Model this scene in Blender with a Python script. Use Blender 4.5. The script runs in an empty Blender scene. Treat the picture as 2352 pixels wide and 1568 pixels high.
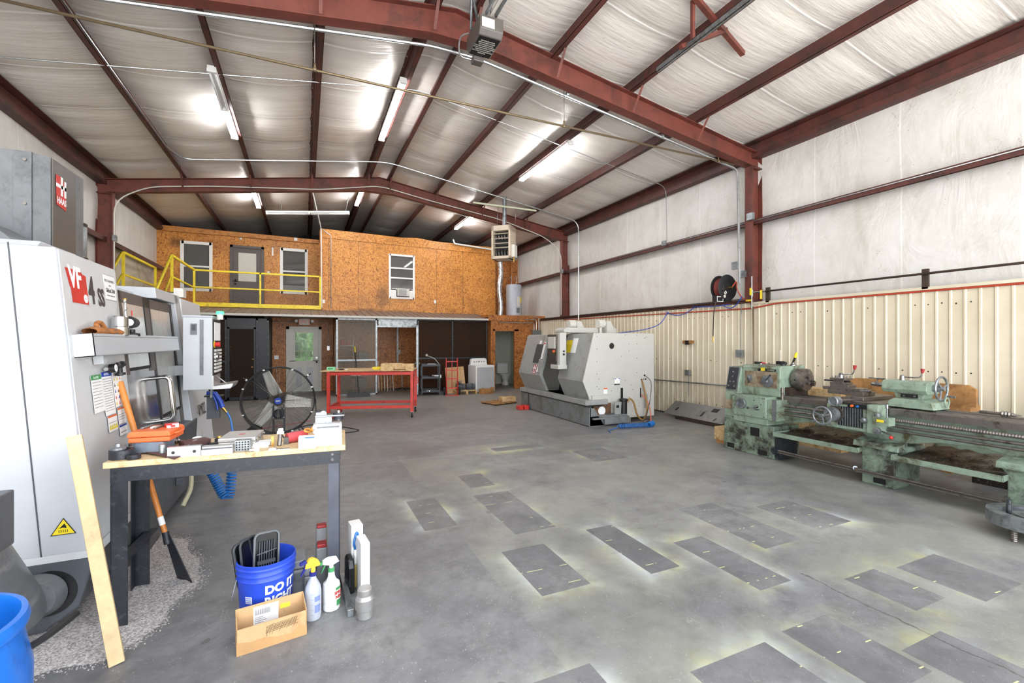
import bpy, bmesh, math, random
from mathutils import Vector, Matrix, Euler
random.seed(7)
PI = math.pi
C = bpy.context.scene.collection
SC = bpy.context.scene
# ---------------------------------------------------------------- camera
cam = bpy.data.cameras.new('camera'); camo = bpy.data.objects.new('camera', cam); C.objects.link(camo)
cam.sensor_width = 36; cam.lens = 36*1045/2352; cam.clip_start = 0.05; cam.clip_end = 200
camo.location = (0, 0, 1.65); camo.rotation_euler = (PI/2, 0, -math.radians(24.489))
SC.camera = camo
# ---------------------------------------------------------------- daylight through the open front of the shop
w = bpy.data.worlds.new('sky'); SC.world = w; w.use_nodes = True
nt = w.node_tree; bg = nt.nodes['Background']
tc = nt.nodes.new('ShaderNodeTexCoord'); sx = nt.nodes.new('ShaderNodeSeparateXYZ'); rp = nt.nodes.new('ShaderNodeValToRGB')
nt.links.new(tc.outputs['Generated'], sx.inputs[0]); nt.links.new(sx.outputs['Z'], rp.inputs[0])
rp.color_ramp.elements[0].position = 0.01; rp.color_ramp.elements[0].color = (1.0, 0.985, 0.96, 1)  # glow below the horizon, raised above the sky's to brighten the ceiling
rp.color_ramp.elements[1].position = 0.25; rp.color_ramp.elements[1].color = (0.55, 0.60, 0.66, 1)
nt.links.new(rp.outputs[0], bg.inputs[0]); bg.inputs[1].default_value = 5.2
TUBE = 60.0                       # strength of the fluorescent tubes
SC.view_settings.view_transform = 'Standard'; SC.view_settings.look = 'None'
SC.view_settings.gamma = 1; SC.view_settings.use_curve_mapping = False
SC.view_settings.exposure = 0.55
# ---------------------------------------------------------------- materials
def srgb(r, g, b):
    f = lambda c: (c/255/12.92) if c/255 <= 0.04045 else ((c/255+0.055)/1.055)**2.4
    return (f(r), f(g), f(b), 1)
class G:
    """small node-graph helper"""
    def __init__(s, name):
        s.m = bpy.data.materials.new(name); s.m.use_nodes = True; s.t = s.m.node_tree
        s.b = s.t.nodes['Principled BSDF']; s.co = s.n('TexCoord').outputs['Object']
    def n(s, typ, **k):
        nd = s.t.nodes.new('ShaderNode'+typ)
        for a, v in k.items(): setattr(nd, a, v)
        return nd
    def l(s, a, b): s.t.links.new(a, b)
    def put(s, sock, v):
        if v is None: return
        if isinstance(v, (int, float)): sock.default_value = v
        elif isinstance(v, tuple): sock.default_value = v
        else: s.l(v, sock)
    def math(s, op, a, b=None, c=None, clamp=False):
        nd = s.n('Math', operation=op, use_clamp=clamp)
        s.put(nd.inputs[0], a); s.put(nd.inputs[1], b); s.put(nd.inputs[2], c); return nd.outputs[0]
    def mapc(s, scale=(1, 1, 1), rot=(0, 0, 0), loc=(0, 0, 0), co=None):
        nd = s.n('Mapping'); nd.inputs['Scale'].default_value = scale; nd.inputs['Rotation'].default_value = rot
        nd.inputs['Location'].default_value = loc; s.l(co or s.co, nd.inputs[0]); return nd.outputs[0]
    def noise(s, scale, detail=4, rough=0.6, co=None, dist=0):
        nd = s.n('TexNoise'); nd.inputs['Scale'].default_value = scale; nd.inputs['Detail'].default_value = detail
        nd.inputs['Roughness'].default_value = rough; nd.inputs['Distortion'].default_value = dist; s.l(co or s.co, nd.inputs[0]); return nd.outputs[0]
    def vor(s, scale, co=None, out='Color', feature='F1'):
        nd = s.n('TexVoronoi', feature=feature); nd.inputs['Scale'].default_value = scale; s.l(co or s.co, nd.inputs[0]); return nd.outputs[out]
    def ramp(s, v, stops):
        nd = s.n('ValToRGB'); e = nd.color_ramp.elements
        while len(e) < len(stops): e.new(0.5)
        for i, (p, c) in enumerate(stops):
            e[i].position = p; e[i].color = c if isinstance(c, tuple) else (c, c, c, 1)
        s.put(nd.inputs[0], v); return nd.outputs[0]
    def mix(s, f, a, b, mode='MIX'):
        nd = s.n('Mix', data_type='RGBA', blend_type=mode); s.put(nd.inputs[0], f); s.put(nd.inputs[6], a); s.put(nd.inputs[7], b); return nd.outputs[2]
    def bump(s, h, strength=0.3, dist=0.01):
        nd = s.n('Bump'); nd.inputs['Strength'].default_value = strength; nd.inputs['Distance'].default_value = dist
        s.l(h, nd.inputs['Height']); s.l(nd.outputs[0], s.b.inputs['Normal'])
    def fin(s, col, rough=0.5, metal=0.0, spec=None):
        s.put(s.b.inputs['Base Color'], col); s.put(s.b.inputs['Roughness'], rough); s.put(s.b.inputs['Metallic'], metal)
        if spec is not None: s.b.inputs['Specular IOR Level'].default_value = spec
        return s.m
MATS = {}
def paint(name, rgb, rough=0.45, metal=0.0, dirt=None, amt=0.35, scale=6, var=0.06, bump=0):
    """painted or plain surface: base colour, slight variation, optional worn or dirty patches"""
    g = G(name); c = srgb(*rgb)
    n1 = g.noise(scale*1.7, 5, 0.65)
    lo = tuple(max(0, x*(1-var*2.2)) for x in c[:3])+(1,); hi = tuple(min(1, x*(1+var)) for x in c[:3])+(1,)
    col = g.ramp(n1, [(0.3, lo), (0.7, hi)])
    if dirt:
        n2 = g.noise(scale, 8, 0.75, dist=0.3)
        f = g.ramp(n2, [(max(0.05, 0.62-amt*0.5), 0.0), (min(0.95, 0.72-amt*0.3), 1.0)])
        col = g.mix(f, col, srgb(*dirt))
    if bump: g.bump(g.noise(scale*10, 3), bump, 0.003)
    MATS[name] = g.fin(col, g.ramp(n1, [(0.2, max(0, rough-0.08)), (0.8, min(1, rough+0.1))]), metal); return MATS[name]
def emit(name, rgb, strength):
    g = G(name); g.b.inputs['Emission Color'].default_value = srgb(*rgb); g.b.inputs['Emission Strength'].default_value = strength
    MATS[name] = g.fin(srgb(*rgb), 0.5); return MATS[name]
def glass(name, tint=(235, 240, 240), alpha=0.25, rough=0.05):
    """window glass or plastic film: part see-through, part glossy"""
    m = bpy.data.materials.new(name); m.use_nodes = True; t = m.node_tree; t.nodes.remove(t.nodes['Principled BSDF'])
    o = t.nodes['Material Output']; mx = t.nodes.new('ShaderNodeMixShader'); tr = t.nodes.new('ShaderNodeBsdfTransparent')
    tr.inputs[0].default_value = srgb(*tint); p = t.nodes.new('ShaderNodeBsdfPrincipled')
    p.inputs['Base Color'].default_value = srgb(*tint); p.inputs['Roughness'].default_value = rough
    mx.inputs[0].default_value = alpha; t.links.new(tr.outputs[0], mx.inputs[1]); t.links.new(p.outputs[0], mx.inputs[2]); t.links.new(mx.outputs[0], o.inputs[0])
    MATS[name] = m; return m
# ---------------------------------------------------------------- mesh builder
class MB:
    def __init__(s): s.b = bmesh.new(); s.mats = []; s.cur = 0
    def m(s, mat):
        mat = MATS[mat] if isinstance(mat, str) else mat
        if mat not in s.mats: s.mats.append(mat)
        s.cur = s.mats.index(mat); return s
    def _f(s, vs, smooth=False):
        try: f = s.b.faces.new(vs)
        except ValueError: return None
        f.material_index = s.cur; f.smooth = smooth; return f
    def box(s, x0, x1, y0, y1, z0, z1, M=None):
        v = [s.b.verts.new(Vector(p) if M is None else M @ Vector(p)) for p in
             [(x0,y0,z0),(x1,y0,z0),(x1,y1,z0),(x0,y1,z0),(x0,y0,z1),(x1,y0,z1),(x1,y1,z1),(x0,y1,z1)]]
        for q in [(0,3,2,1),(4,5,6,7),(0,1,5,4),(1,2,6,5),(2,3,7,6),(3,0,4,7)]: s._f([v[i] for i in q])
        return s
    def cbox(s, c, sz, rot=None, bev=0):
        M = Matrix.Translation(c) @ (Euler(rot).to_matrix().to_4x4() if rot else Matrix())
        x, y, z = sz[0]/2, sz[1]/2, sz[2]/2
        if not bev: return s.box(-x, x, -y, y, -z, z, M)
        pts = []
        for (a, b_, t0) in ((x-bev, y-bev, 0), (-(x-bev), y-bev, 1), (-(x-bev), -(y-bev), 2), (x-bev, -(y-bev), 3)):
            for k in range(4):
                an = t0*PI/2 + k*PI/6; pts.append((a+bev*math.cos(an), b_+bev*math.sin(an)))
        return s.prism(pts, 'z', -z, z, M)
    def prism(s, pts, ax, a, b, M=None, smooth=False):
        """polygon pts extruded along axis ax from a to b"""
        def P(p, t):
            q = {'x': (t, p[0], p[1]), 'y': (p[0], t, p[1]), 'z': (p[0], p[1], t)}[ax]
            q = Vector(q); return q if M is None else M @ q
        A = [s.b.verts.new(P(p, a)) for p in pts]; B = [s.b.verts.new(P(p, b)) for p in pts]
        s._f(A); s._f(B[::-1]); n = len(pts)
        for i in range(n): s._f([A[i], B[i], B[(i+1) % n], A[(i+1) % n]], smooth)
        return s
    def cyl(s, p0, p1, r, r2=None, n=16, smooth=True, cap=True):
        p0, p1 = Vector(p0), Vector(p1); r2 = r if r2 is None else r2
        d = (p1-p0).normalized(); u = d.orthogonal().normalized(); v = d.cross(u)
        A = [s.b.verts.new(p0+(u*math.cos(2*PI*i/n)+v*math.sin(2*PI*i/n))*r) for i in range(n)]
        B = [s.b.verts.new(p1+(u*math.cos(2*PI*i/n)+v*math.sin(2*PI*i/n))*r2) for i in range(n)]
        for i in range(n): s._f([A[i], A[(i+1) % n], B[(i+1) % n], B[i]], smooth)
        if cap: s._f(A[::-1]); s._f(B)
        return s
    def tube(s, pts, r, n=8, closed=False, rr=None):
        pts = [Vector(p) for p in pts]; N = len(pts); rings = []
        t0 = (pts[1]-pts[0]).normalized(); u = t0.orthogonal().normalized()
        for i, p in enumerate(pts):
            a = pts[i-1] if (i or closed) else pts[0]; b = pts[(i+1) % N] if (i < N-1 or closed) else pts[-1]
            t = (b-a); t = t.normalized() if t.length > 1e-9 else t0
            u = (u-t*u.dot(t)); u = u.normalized() if u.length > 1e-6 else t.orthogonal().normalized(); v = t.cross(u)
            q = rr[i] if rr else r
            rings.append([s.b.verts.new(p+(u*math.cos(2*PI*k/n)+v*math.sin(2*PI*k/n))*q) for k in range(n)])
        for i in range(N if closed else N-1):
            A, B = rings[i], rings[(i+1) % N]
            for k in range(n): s._f([A[k], A[(k+1) % n], B[(k+1) % n], B[k]], True)
        if not closed: s._f(rings[0][::-1]); s._f(rings[-1])
        return s
    def lathe(s, prof, c=(0, 0, 0), ax='z', n=28, M=None, smooth=True, seg=None):
        """prof: list of (radius, height); seg: per-span smooth flags unused"""
        c = Vector(c); rings = []
        for (r, h) in prof:
            ring = []
            for i in range(n):
                a = 2*PI*i/n; x, y = r*math.cos(a), r*math.sin(a)
                q = Vector({'z': (x, y, h), 'x': (h, x, y), 'y': (x, h, y)}[ax])
                q = q+c
                ring.append(s.b.verts.new(q if M is None else M @ q))
            rings.append(ring)
        for j in range(len(rings)-1):
            for i in range(n): s._f([rings[j][i], rings[j][(i+1) % n], rings[j+1][(i+1) % n], rings[j+1][i]], smooth)
        if prof[0][0] > 1e-5: s._f(rings[0][::-1])
        if prof[-1][0] > 1e-5: s._f(rings[-1])
        return s
    def sph(s, c, r, n=12, sc=(1, 1, 1), M=None):
        pr = [(max(1e-4, math.sin(PI*i/n)*r), -math.cos(PI*i/n)*r) for i in range(n+1)]
        T = Matrix.Translation(c) @ Matrix.Diagonal((*sc, 1)); return s.lathe(pr, n=n*2, M=T if M is None else M @ T)
    def quad(s, a, b, c, d): return s._f([s.b.verts.new(p) for p in (a, b, c, d)]) and s
    def grid(s, fn, nu, nv, smooth=True):
        V = [[s.b.verts.new(fn(i/nu, j/nv)) for j in range(nv+1)] for i in range(nu+1)]
        for i in range(nu):
            for j in range(nv): s._f([V[i][j], V[i+1][j], V[i+1][j+1], V[i][j+1]], smooth)
        return s
    def text(s, body, size, M, ext=0.0008, bold=0, align='CENTER', sx=1.0):
        """lettering: glyphs in the local XY plane of M"""
        cu = bpy.data.curves.new('t', 'FONT'); cu.body = body; cu.size = size; cu.extrude = ext; cu.offset = bold
        cu.align_x = align; cu.align_y = 'CENTER'; cu.resolution_u = 3; cu.space_line = 0.95
        o = bpy.data.objects.new('t', cu); C.objects.link(o); bpy.context.view_layer.update()
        me = bpy.data.meshes.new_from_object(o.evaluated_get(bpy.context.evaluated_depsgraph_get()))
        bpy.data.objects.remove(o); bpy.data.curves.remove(cu)
        me.transform(M @ Matrix.Diagonal((sx, 1, 1, 1)))
        n0 = len(s.b.faces); s.b.from_mesh(me); s.b.faces.ensure_lookup_table()
        for f in s.b.faces[n0:]: f.material_index = s.cur
        bpy.data.meshes.remove(me); return s
    def build(s, name, parent=None, mat=None, loc=None, rot=None, kind=None, label=None, bev=0, world=False):
        if mat: s.m(mat)
        bmesh.ops.recalc_face_normals(s.b, faces=s.b.faces)
        for e in s.b.edges:             # keep machined edges crisp
            if len(e.link_faces) == 2 and e.calc_face_angle(0) > 0.62: e.smooth = False
        me = bpy.data.meshes.new(name); s.b.to_mesh(me); s.b.free()
        if world and parent:            # mesh was laid out in room coordinates
            M, p_ = Matrix(), parent
            while p_: M = p_.matrix_basis @ M; p_ = p_.parent
            me.transform(M.inverted())
        for m_ in s.mats: me.materials.append(m_)
        o = bpy.data.objects.new(name, me); C.objects.link(o)
        if parent: o.parent = parent
        if loc: o.location = loc
        if rot: o.rotation_euler = rot
        if kind: o['kind'] = kind
        if label: o['label'] = label
        if bev:
            md = o.modifiers.new('bevel', 'BEVEL'); md.width = bev; md.segments = 2; md.limit_method = 'ANGLE'; md.angle_limit = 0.6
        return o
def thing(name, label, cat, loc=(0, 0, 0), rz=0, group=None):
    o = bpy.data.objects.new(name, None); C.objects.link(o); o.location = loc; o.rotation_euler = (0, 0, rz); o.empty_display_size = 0.1
    o['label'] = label; o['category'] = cat
    if group: o['group'] = group
    return o
def tag(o, label, cat, group=None):
    o['label'] = label; o['category'] = cat
    if group: o['group'] = group
    return o
def dup(root, loc, rz=None, label=None, group=None):
    """a copy of a thing with copies of its parts and sub-parts"""
    def cp(o, par):
        c = o.copy(); C.objects.link(c)
        if par: c.parent = par
        for ch in list(o.children): cp(ch, c)
        return c
    r = cp(root, None); r.location = loc
    if rz is not None: r.rotation_euler = (0, 0, rz)
    if label: r['label'] = label
    if group: r['group'] = group
    return r
def st(name, mb, mat=None, **k): return mb.build(name, mat=mat, kind='structure', **k)
def poly(pts, r=0.08, n=5):
    """polyline with rounded corners"""
    pts = [Vector(p) for p in pts]; out = [pts[0]]
    for i in range(1, len(pts)-1):
        a, b, c = pts[i-1], pts[i], pts[i+1]; d0 = (a-b); d1 = (c-b); rr = min(r, d0.length*0.45, d1.length*0.45)
        p0 = b+d0.normalized()*rr; p1 = b+d1.normalized()*rr
        for k in range(n+1):
            t = k/n; out.append(p0*(1-t)**2+b*2*t*(1-t)+p1*t*t)
    out.append(pts[-1]); return out
def spline(pts, n=8):
    P = [Vector(p) for p in pts]; P = [P[0]*2-P[1]]+P+[P[-1]*2-P[-2]]; out = []
    for i in range(1, len(P)-2):
        for k in range(n):
            t = k/n; a, b, c, d = P[i-1:i+3]
            out.append(0.5*((2*b)+(c-a)*t+(2*a-5*b+4*c-d)*t*t+(3*b-a-3*c+d)*t**3))
    out.append(P[-2]); return out
def face_x(x, y, z, sign=-1, tilt=0):
    """matrix for lettering on a face whose normal is sign*X; sign=+1 reads along +Y, sign=-1 reads along -Y"""
    X = Vector((0, sign, 0)); Z = Vector((sign, 0, 0)); Y = Z.cross(X)
    M = Matrix((X, Y, Z)).transposed().to_4x4(); return Matrix.Translation((x, y, z)) @ M
def face_y(x, y, z):
    """lettering on a face whose normal is -Y, reads along +X"""
    return Matrix.Translation((x, y, z)) @ Matrix.Rotation(PI/2, 4, 'X')
# ---------------------------------------------------------------- shared materials
paint('primer', (108, 54, 44), 0.55, dirt=(70, 40, 33), amt=0.25, scale=2.2, var=0.12)
paint('purlin', (92, 50, 44), 0.55, dirt=(60, 40, 36), amt=0.35, scale=2.5, var=0.12)
paint('emt', (176, 178, 180), 0.3, 0.85)
paint('galv', (150, 155, 158), 0.4, 0.75, dirt=(105, 108, 110), amt=0.3, scale=9)
paint('wht', (232, 232, 230), 0.4, var=0.02)
paint('offwht', (200, 198, 190), 0.45, var=0.03)
paint('mwhite', (178, 181, 186), 0.35, dirt=(176, 172, 164), amt=0.02, scale=2.3, var=0.03)
paint('mwhite2', (190, 189, 183), 0.4, dirt=(180, 174, 164), amt=0.02, scale=2, var=0.02)
paint('mgrey', (136, 139, 140), 0.4, dirt=(118, 116, 112), amt=0.15, scale=3, var=0.04)
paint('mdark', (78, 82, 88), 0.42, dirt=(58, 60, 64), amt=0.25, scale=3, var=0.06)
paint('hgrey', (112, 115, 118), 0.45, 0.3, dirt=(92, 94, 97), amt=0.25, scale=5, var=0.08)
paint('steel', (160, 160, 160), 0.28, 0.95)
paint('steeld', (132, 126, 120), 0.34, 0.8, dirt=(78, 68, 58), amt=0.2, scale=14)
paint('chrome', (205, 205, 205), 0.12, 1.0)
paint('alum', (190, 191, 194), 0.32, 0.8, var=0.05)
paint('blk', (24, 24, 26), 0.45, var=0.2)
paint('blkgloss', (18, 18, 20), 0.2, var=0.2)
paint('blksteel', (38, 41, 48), 0.42, dirt=(70, 72, 76), amt=0.12, scale=20, var=0.15)
paint('dkgrey', (62, 64, 68), 0.5)
paint('rubber', (28, 28, 28), 0.8)
paint('red', (196, 40, 34), 0.4, var=0.08)
paint('redp', (204, 62, 52), 0.45, dirt=(150, 50, 44), amt=0.12, scale=8, var=0.08)
paint('yel', (232, 208, 40), 0.45, dirt=(180, 158, 40), amt=0.15, scale=5)
paint('blu', (28, 70, 176), 0.4, var=0.08)
paint('hoseblu', (34, 104, 176), 0.35, var=0.05)
paint('orange', (222, 104, 52), 0.45, var=0.06)
paint('green', (70, 150, 90), 0.45)
paint('brass', (190, 150, 80), 0.3, 0.9)
paint('wood', (206, 176, 128), 0.6, dirt=(158, 120, 76), amt=0.3, scale=9, var=0.12)
paint('woodd', (176, 128, 76), 0.6, dirt=(130, 90, 52), amt=0.35, scale=6, var=0.12)
paint('card', (196, 160, 116), 0.75, dirt=(172, 134, 90), amt=0.25, scale=7, var=0.04)
paint('paper', (232, 232, 232), 0.7, var=0.01)
paint('ltgreen', (134, 152, 134), 0.42, dirt=(76, 70, 46), amt=0.22, scale=3.4, var=0.1)
paint('ltgreenw', (124, 142, 124), 0.45, dirt=(48, 44, 34), amt=0.36, scale=5, var=0.12)
paint('ways', (98, 88, 82), 0.3, 0.75, dirt=(56, 44, 34), amt=0.45, scale=8, var=0.12)
paint('brown', (58, 44, 34), 0.6, var=0.2)
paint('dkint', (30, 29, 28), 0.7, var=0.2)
emit('tube_on', (255, 255, 255), TUBE)
paint('tube_off', (225, 226, 226), 0.3, var=0.01)
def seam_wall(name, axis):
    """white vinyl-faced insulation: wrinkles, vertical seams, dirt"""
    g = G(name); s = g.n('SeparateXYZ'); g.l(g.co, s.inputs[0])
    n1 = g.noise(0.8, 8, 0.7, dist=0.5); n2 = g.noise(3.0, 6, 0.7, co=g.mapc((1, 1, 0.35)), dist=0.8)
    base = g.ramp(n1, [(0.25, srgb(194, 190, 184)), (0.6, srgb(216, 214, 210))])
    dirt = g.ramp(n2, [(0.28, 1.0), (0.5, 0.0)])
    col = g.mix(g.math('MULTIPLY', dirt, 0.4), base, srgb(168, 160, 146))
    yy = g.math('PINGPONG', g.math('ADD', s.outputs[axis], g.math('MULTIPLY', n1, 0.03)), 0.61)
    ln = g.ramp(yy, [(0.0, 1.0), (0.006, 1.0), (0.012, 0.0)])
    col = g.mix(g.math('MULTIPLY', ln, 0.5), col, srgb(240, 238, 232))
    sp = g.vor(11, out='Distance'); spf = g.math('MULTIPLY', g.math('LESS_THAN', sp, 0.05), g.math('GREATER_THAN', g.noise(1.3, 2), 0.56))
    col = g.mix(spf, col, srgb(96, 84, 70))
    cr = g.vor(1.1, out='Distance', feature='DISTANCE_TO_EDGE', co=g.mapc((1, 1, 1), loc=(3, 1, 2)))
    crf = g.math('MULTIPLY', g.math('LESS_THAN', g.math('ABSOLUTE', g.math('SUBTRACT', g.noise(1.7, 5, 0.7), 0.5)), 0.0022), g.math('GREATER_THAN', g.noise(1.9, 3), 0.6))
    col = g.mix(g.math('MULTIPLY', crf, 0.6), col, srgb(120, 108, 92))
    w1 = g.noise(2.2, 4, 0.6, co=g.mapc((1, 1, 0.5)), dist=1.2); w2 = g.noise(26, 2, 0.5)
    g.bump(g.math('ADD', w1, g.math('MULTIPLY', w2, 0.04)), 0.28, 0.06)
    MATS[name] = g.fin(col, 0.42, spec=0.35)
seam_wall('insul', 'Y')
# ceiling vinyl: finer crosswise seams
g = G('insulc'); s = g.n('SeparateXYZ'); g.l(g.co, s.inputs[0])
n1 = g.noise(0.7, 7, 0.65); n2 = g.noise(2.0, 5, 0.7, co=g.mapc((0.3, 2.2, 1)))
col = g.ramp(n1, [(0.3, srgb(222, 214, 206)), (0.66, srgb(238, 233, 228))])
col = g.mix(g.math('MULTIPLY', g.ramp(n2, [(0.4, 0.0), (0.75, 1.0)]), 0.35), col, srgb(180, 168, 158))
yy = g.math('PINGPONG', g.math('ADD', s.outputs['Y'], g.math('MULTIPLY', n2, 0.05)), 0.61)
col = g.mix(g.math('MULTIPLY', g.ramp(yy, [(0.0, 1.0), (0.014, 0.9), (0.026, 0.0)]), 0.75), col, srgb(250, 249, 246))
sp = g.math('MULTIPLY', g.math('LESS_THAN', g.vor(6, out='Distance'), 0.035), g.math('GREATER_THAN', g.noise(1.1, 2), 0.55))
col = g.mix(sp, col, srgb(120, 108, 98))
col = g.mix(g.math('MULTIPLY', g.ramp(yy, [(0.02, 0.0), (0.04, 1.0), (0.16, 0.0)]), 0.28), col, srgb(168, 156, 146))  # soft shading beside each seam, painted into the colour
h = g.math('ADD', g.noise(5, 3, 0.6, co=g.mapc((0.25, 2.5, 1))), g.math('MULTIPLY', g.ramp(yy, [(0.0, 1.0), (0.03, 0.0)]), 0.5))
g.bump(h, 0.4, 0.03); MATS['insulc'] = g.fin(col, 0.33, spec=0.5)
def osb(name, dark, mid, light, rough=0.45):
    g = G(name); cols = []
    v1 = g.vor(1.0, co=g.mapc((55, 55, 16), rot=(0.5, 0.6, 0))); v2 = g.vor(1.0, co=g.mapc((18, 40, 62), rot=(0, -0.7, 0.4)))
    f = g.math('GREATER_THAN', g.noise(14, 2), 0.5)
    m = g.mix(f, v1, v2); sp = g.n('SeparateColor'); g.l(m, sp.inputs[0])
    c = g.ramp(sp.outputs[0], [(0.02, srgb(*dark)), (0.22, srgb(*mid)), (0.8, srgb(*light))])
    big = g.noise(1.3, 6, 0.75)
    c = g.mix(g.ramp(big, [(0.30, 0.6), (0.5, 0.0)]), c, srgb(*dark))
    if name == 'osb':                # scorch mark by the air conditioner, and other dark patches
        s = g.n('SeparateXYZ'); g.l(g.co, s.inputs[0])
        for (x, z, a, b) in ((2.42, 3.2, 0.42, 0.62), (-3.6, 4.75, 0.35, 0.3), (1.9, 2.7, 0.9, 0.12), (3.0, 2.68, 1.2, 0.1)):
            d = g.math('ADD', g.math('POWER', g.math('DIVIDE', g.math('SUBTRACT', s.outputs['X'], x), a), 2), g.math('POWER', g.math('DIVIDE', g.math('SUBTRACT', s.outputs['Z'], z), b), 2))
            c = g.mix(g.math('MULTIPLY', g.ramp(g.math('ADD', d, g.math('MULTIPLY', g.noise(5, 5), 0.9)), [(0.3, 1.0), (1.0, 0.0)]), 0.75), c, srgb(62, 38, 20))
    g.bump(sp.outputs[0], 0.15, 0.004); MATS[name] = g.fin(c, rough, spec=0.4)
osb('osb', (120, 70, 28), (178, 112, 44), (208, 146, 72))
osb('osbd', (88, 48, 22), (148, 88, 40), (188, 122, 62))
# corrugated beige liner panel
g = G('liner'); n1 = g.noise(1.5, 5, 0.6); s = g.n('SeparateXYZ'); g.l(g.co, s.inputs[0])
c = g.ramp(n1, [(0.3, srgb(200, 189, 164)), (0.7, srgb(216, 206, 184))])
lo = g.math('MULTIPLY', g.ramp(g.math('MULTIPLY', s.outputs['Z'], 0.5), [(0.0, 1.0), (0.55, 0.0)]), g.ramp(g.noise(3, 7, 0.75, co=g.mapc((1, 2.5, 0.5))), [(0.42, 0.0), (0.62, 1.0)]))
c = g.mix(g.math('MULTIPLY', lo, 0.7), c, srgb(146, 124, 88)); MATS['liner'] = g.fin(c, 0.38)
paint('awn', (128, 110, 100), 0.5, var=0.08)
paint('trimwood', (196, 132, 66), 0.55, dirt=(150, 90, 40), amt=0.3, scale=7, var=0.1)
paint('wallgreen', (196, 200, 184), 0.6)
glass('wglass', (150, 150, 148), 0.35, 0.02)
glass('film', (225, 220, 212), 0.10, 0.3)
glass('meshdark', (188, 168, 150), 0.05, 0.5)
glass('clear', (235, 240, 238), 0.12, 0.03)
# ---------------------------------------------------------------- concrete floor with overspray left around sprayed boards
g = G('concrete'); s = g.n('SeparateXYZ'); g.l(g.co, s.inputs[0]); X, Y = s.outputs['X'], s.outputs['Y']
n1 = g.noise(0.55, 8, 0.65); n2 = g.noise(5, 8, 0.75); n3 = g.noise(60, 2, 0.5)
col = g.ramp(n1, [(0.28, srgb(92, 92, 95)), (0.5, srgb(120, 120, 122)), (0.72, srgb(148, 147, 145))])
col = g.mix(g.ramp(n2, [(0.34, 0.55), (0.56, 0.0)]), col, srgb(78, 77, 78))
col = g.mix(g.ramp(g.noise(1.7, 9, 0.8, dist=0.6), [(0.5, 0.0), (0.68, 0.4)]), col, srgb(156, 154, 150))
sc1 = g.noise(7, 6, 0.8, co=g.mapc((0.35, 3.2, 1), rot=(0, 0, 0.5))); sc2 = g.noise(6, 6, 0.8, co=g.mapc((3.0, 0.3, 1), rot=(0, 0, -0.35)))
col = g.mix(g.ramp(sc1, [(0.60, 0.0), (0.74, 0.4)]), col, srgb(168, 166, 162)); col = g.mix(g.ramp(sc2, [(0.60, 0.0), (0.76, 0.35)]), col, srgb(66, 65, 66))
deep = g.math('MULTIPLY', g.math('SUBTRACT', Y, 6.5), 0.16, clamp=True)
col = g.mix(g.math('MULTIPLY', deep, 0.55), col, srgb(134, 128, 118))  # warm reflected light towards the back, put into the floor colour
chips = g.math('MULTIPLY', g.math('LESS_THAN', g.vor(17, out='Distance', co=g.mapc((2.4, 1, 1), rot=(0, 0, 0.6))), g.math('MULTIPLY', g.noise(30, 2), 0.22)), g.math('GREATER_THAN', g.noise(2.4, 3), 0.5))
chips = g.math('MULTIPLY', chips, g.math('LESS_THAN', n3, 0.55))
col = g.mix(g.math('MULTIPLY', chips, 0.55), col, srgb(186, 184, 180))
chips2 = g.math('MULTIPLY', g.math('LESS_THAN', g.vor(42, out='Distance', co=g.mapc((1, 1.9, 1), rot=(0, 0, 0.4))), g.math('MULTIPLY', g.noise(50, 2), 0.24)), g.math('GREATER_THAN', g.noise(3.1, 3), 0.52))
col = g.mix(g.math('MULTIPLY', chips2, 0.5), col, srgb(196, 194, 190))
spot = g.math('MULTIPLY', g.math('LESS_THAN', g.vor(3.1, out='Distance'), 0.09), g.math('GREATER_THAN', g.noise(1.7, 3), 0.57))
col = g.mix(g.math('MULTIPLY', spot, 0.5), col, srgb(64, 62, 62))
rects = [(2.24,2.51,2.53,3.36,.9,.6),(2.75,3.06,2.06,2.85,.8,.4),(3.34,3.79,2.46,3.40,.5,.9),(4.1,4.57,2.51,3.13,.8,.8),(1.40,1.775,2.6,3.28,.8,.25),
 (0.95,1.25,3.92,4.72,.7,.4),(1.64,2.04,3.53,4.6,.6,.5),(3.93,4.45,1.38,1.86,.6,1.),(3.41,3.76,1.51,1.92,.2,.9),(2.6,3.43,6.29,6.53,.6,.9),
 (2.47,2.86,1.2,1.72,.3,.4),(0.9,1.33,1.45,1.96,1.,.5),(1.7,2.0,4.85,5.36,.4,.7),(3.65,4.2,5.2,5.86,.3,.6),(1.75,2.3,1.1,1.7,.7,.5),(2.9,3.3,0.8,1.35,.2,.7)]
tone = g.noise(0.9, 2, co=g.mapc((1, 1, 1), loc=(4, 9, 0))); soft = g.noise(2.6, 4, 0.6)
inside = None; halo = None; yel = None
side = g.ramp(g.noise(1.5, 1, co=g.mapc((1, 1, 1), loc=(2, 2, 5))), [(0.42, 0.12), (0.56, 1.0)])
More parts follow.
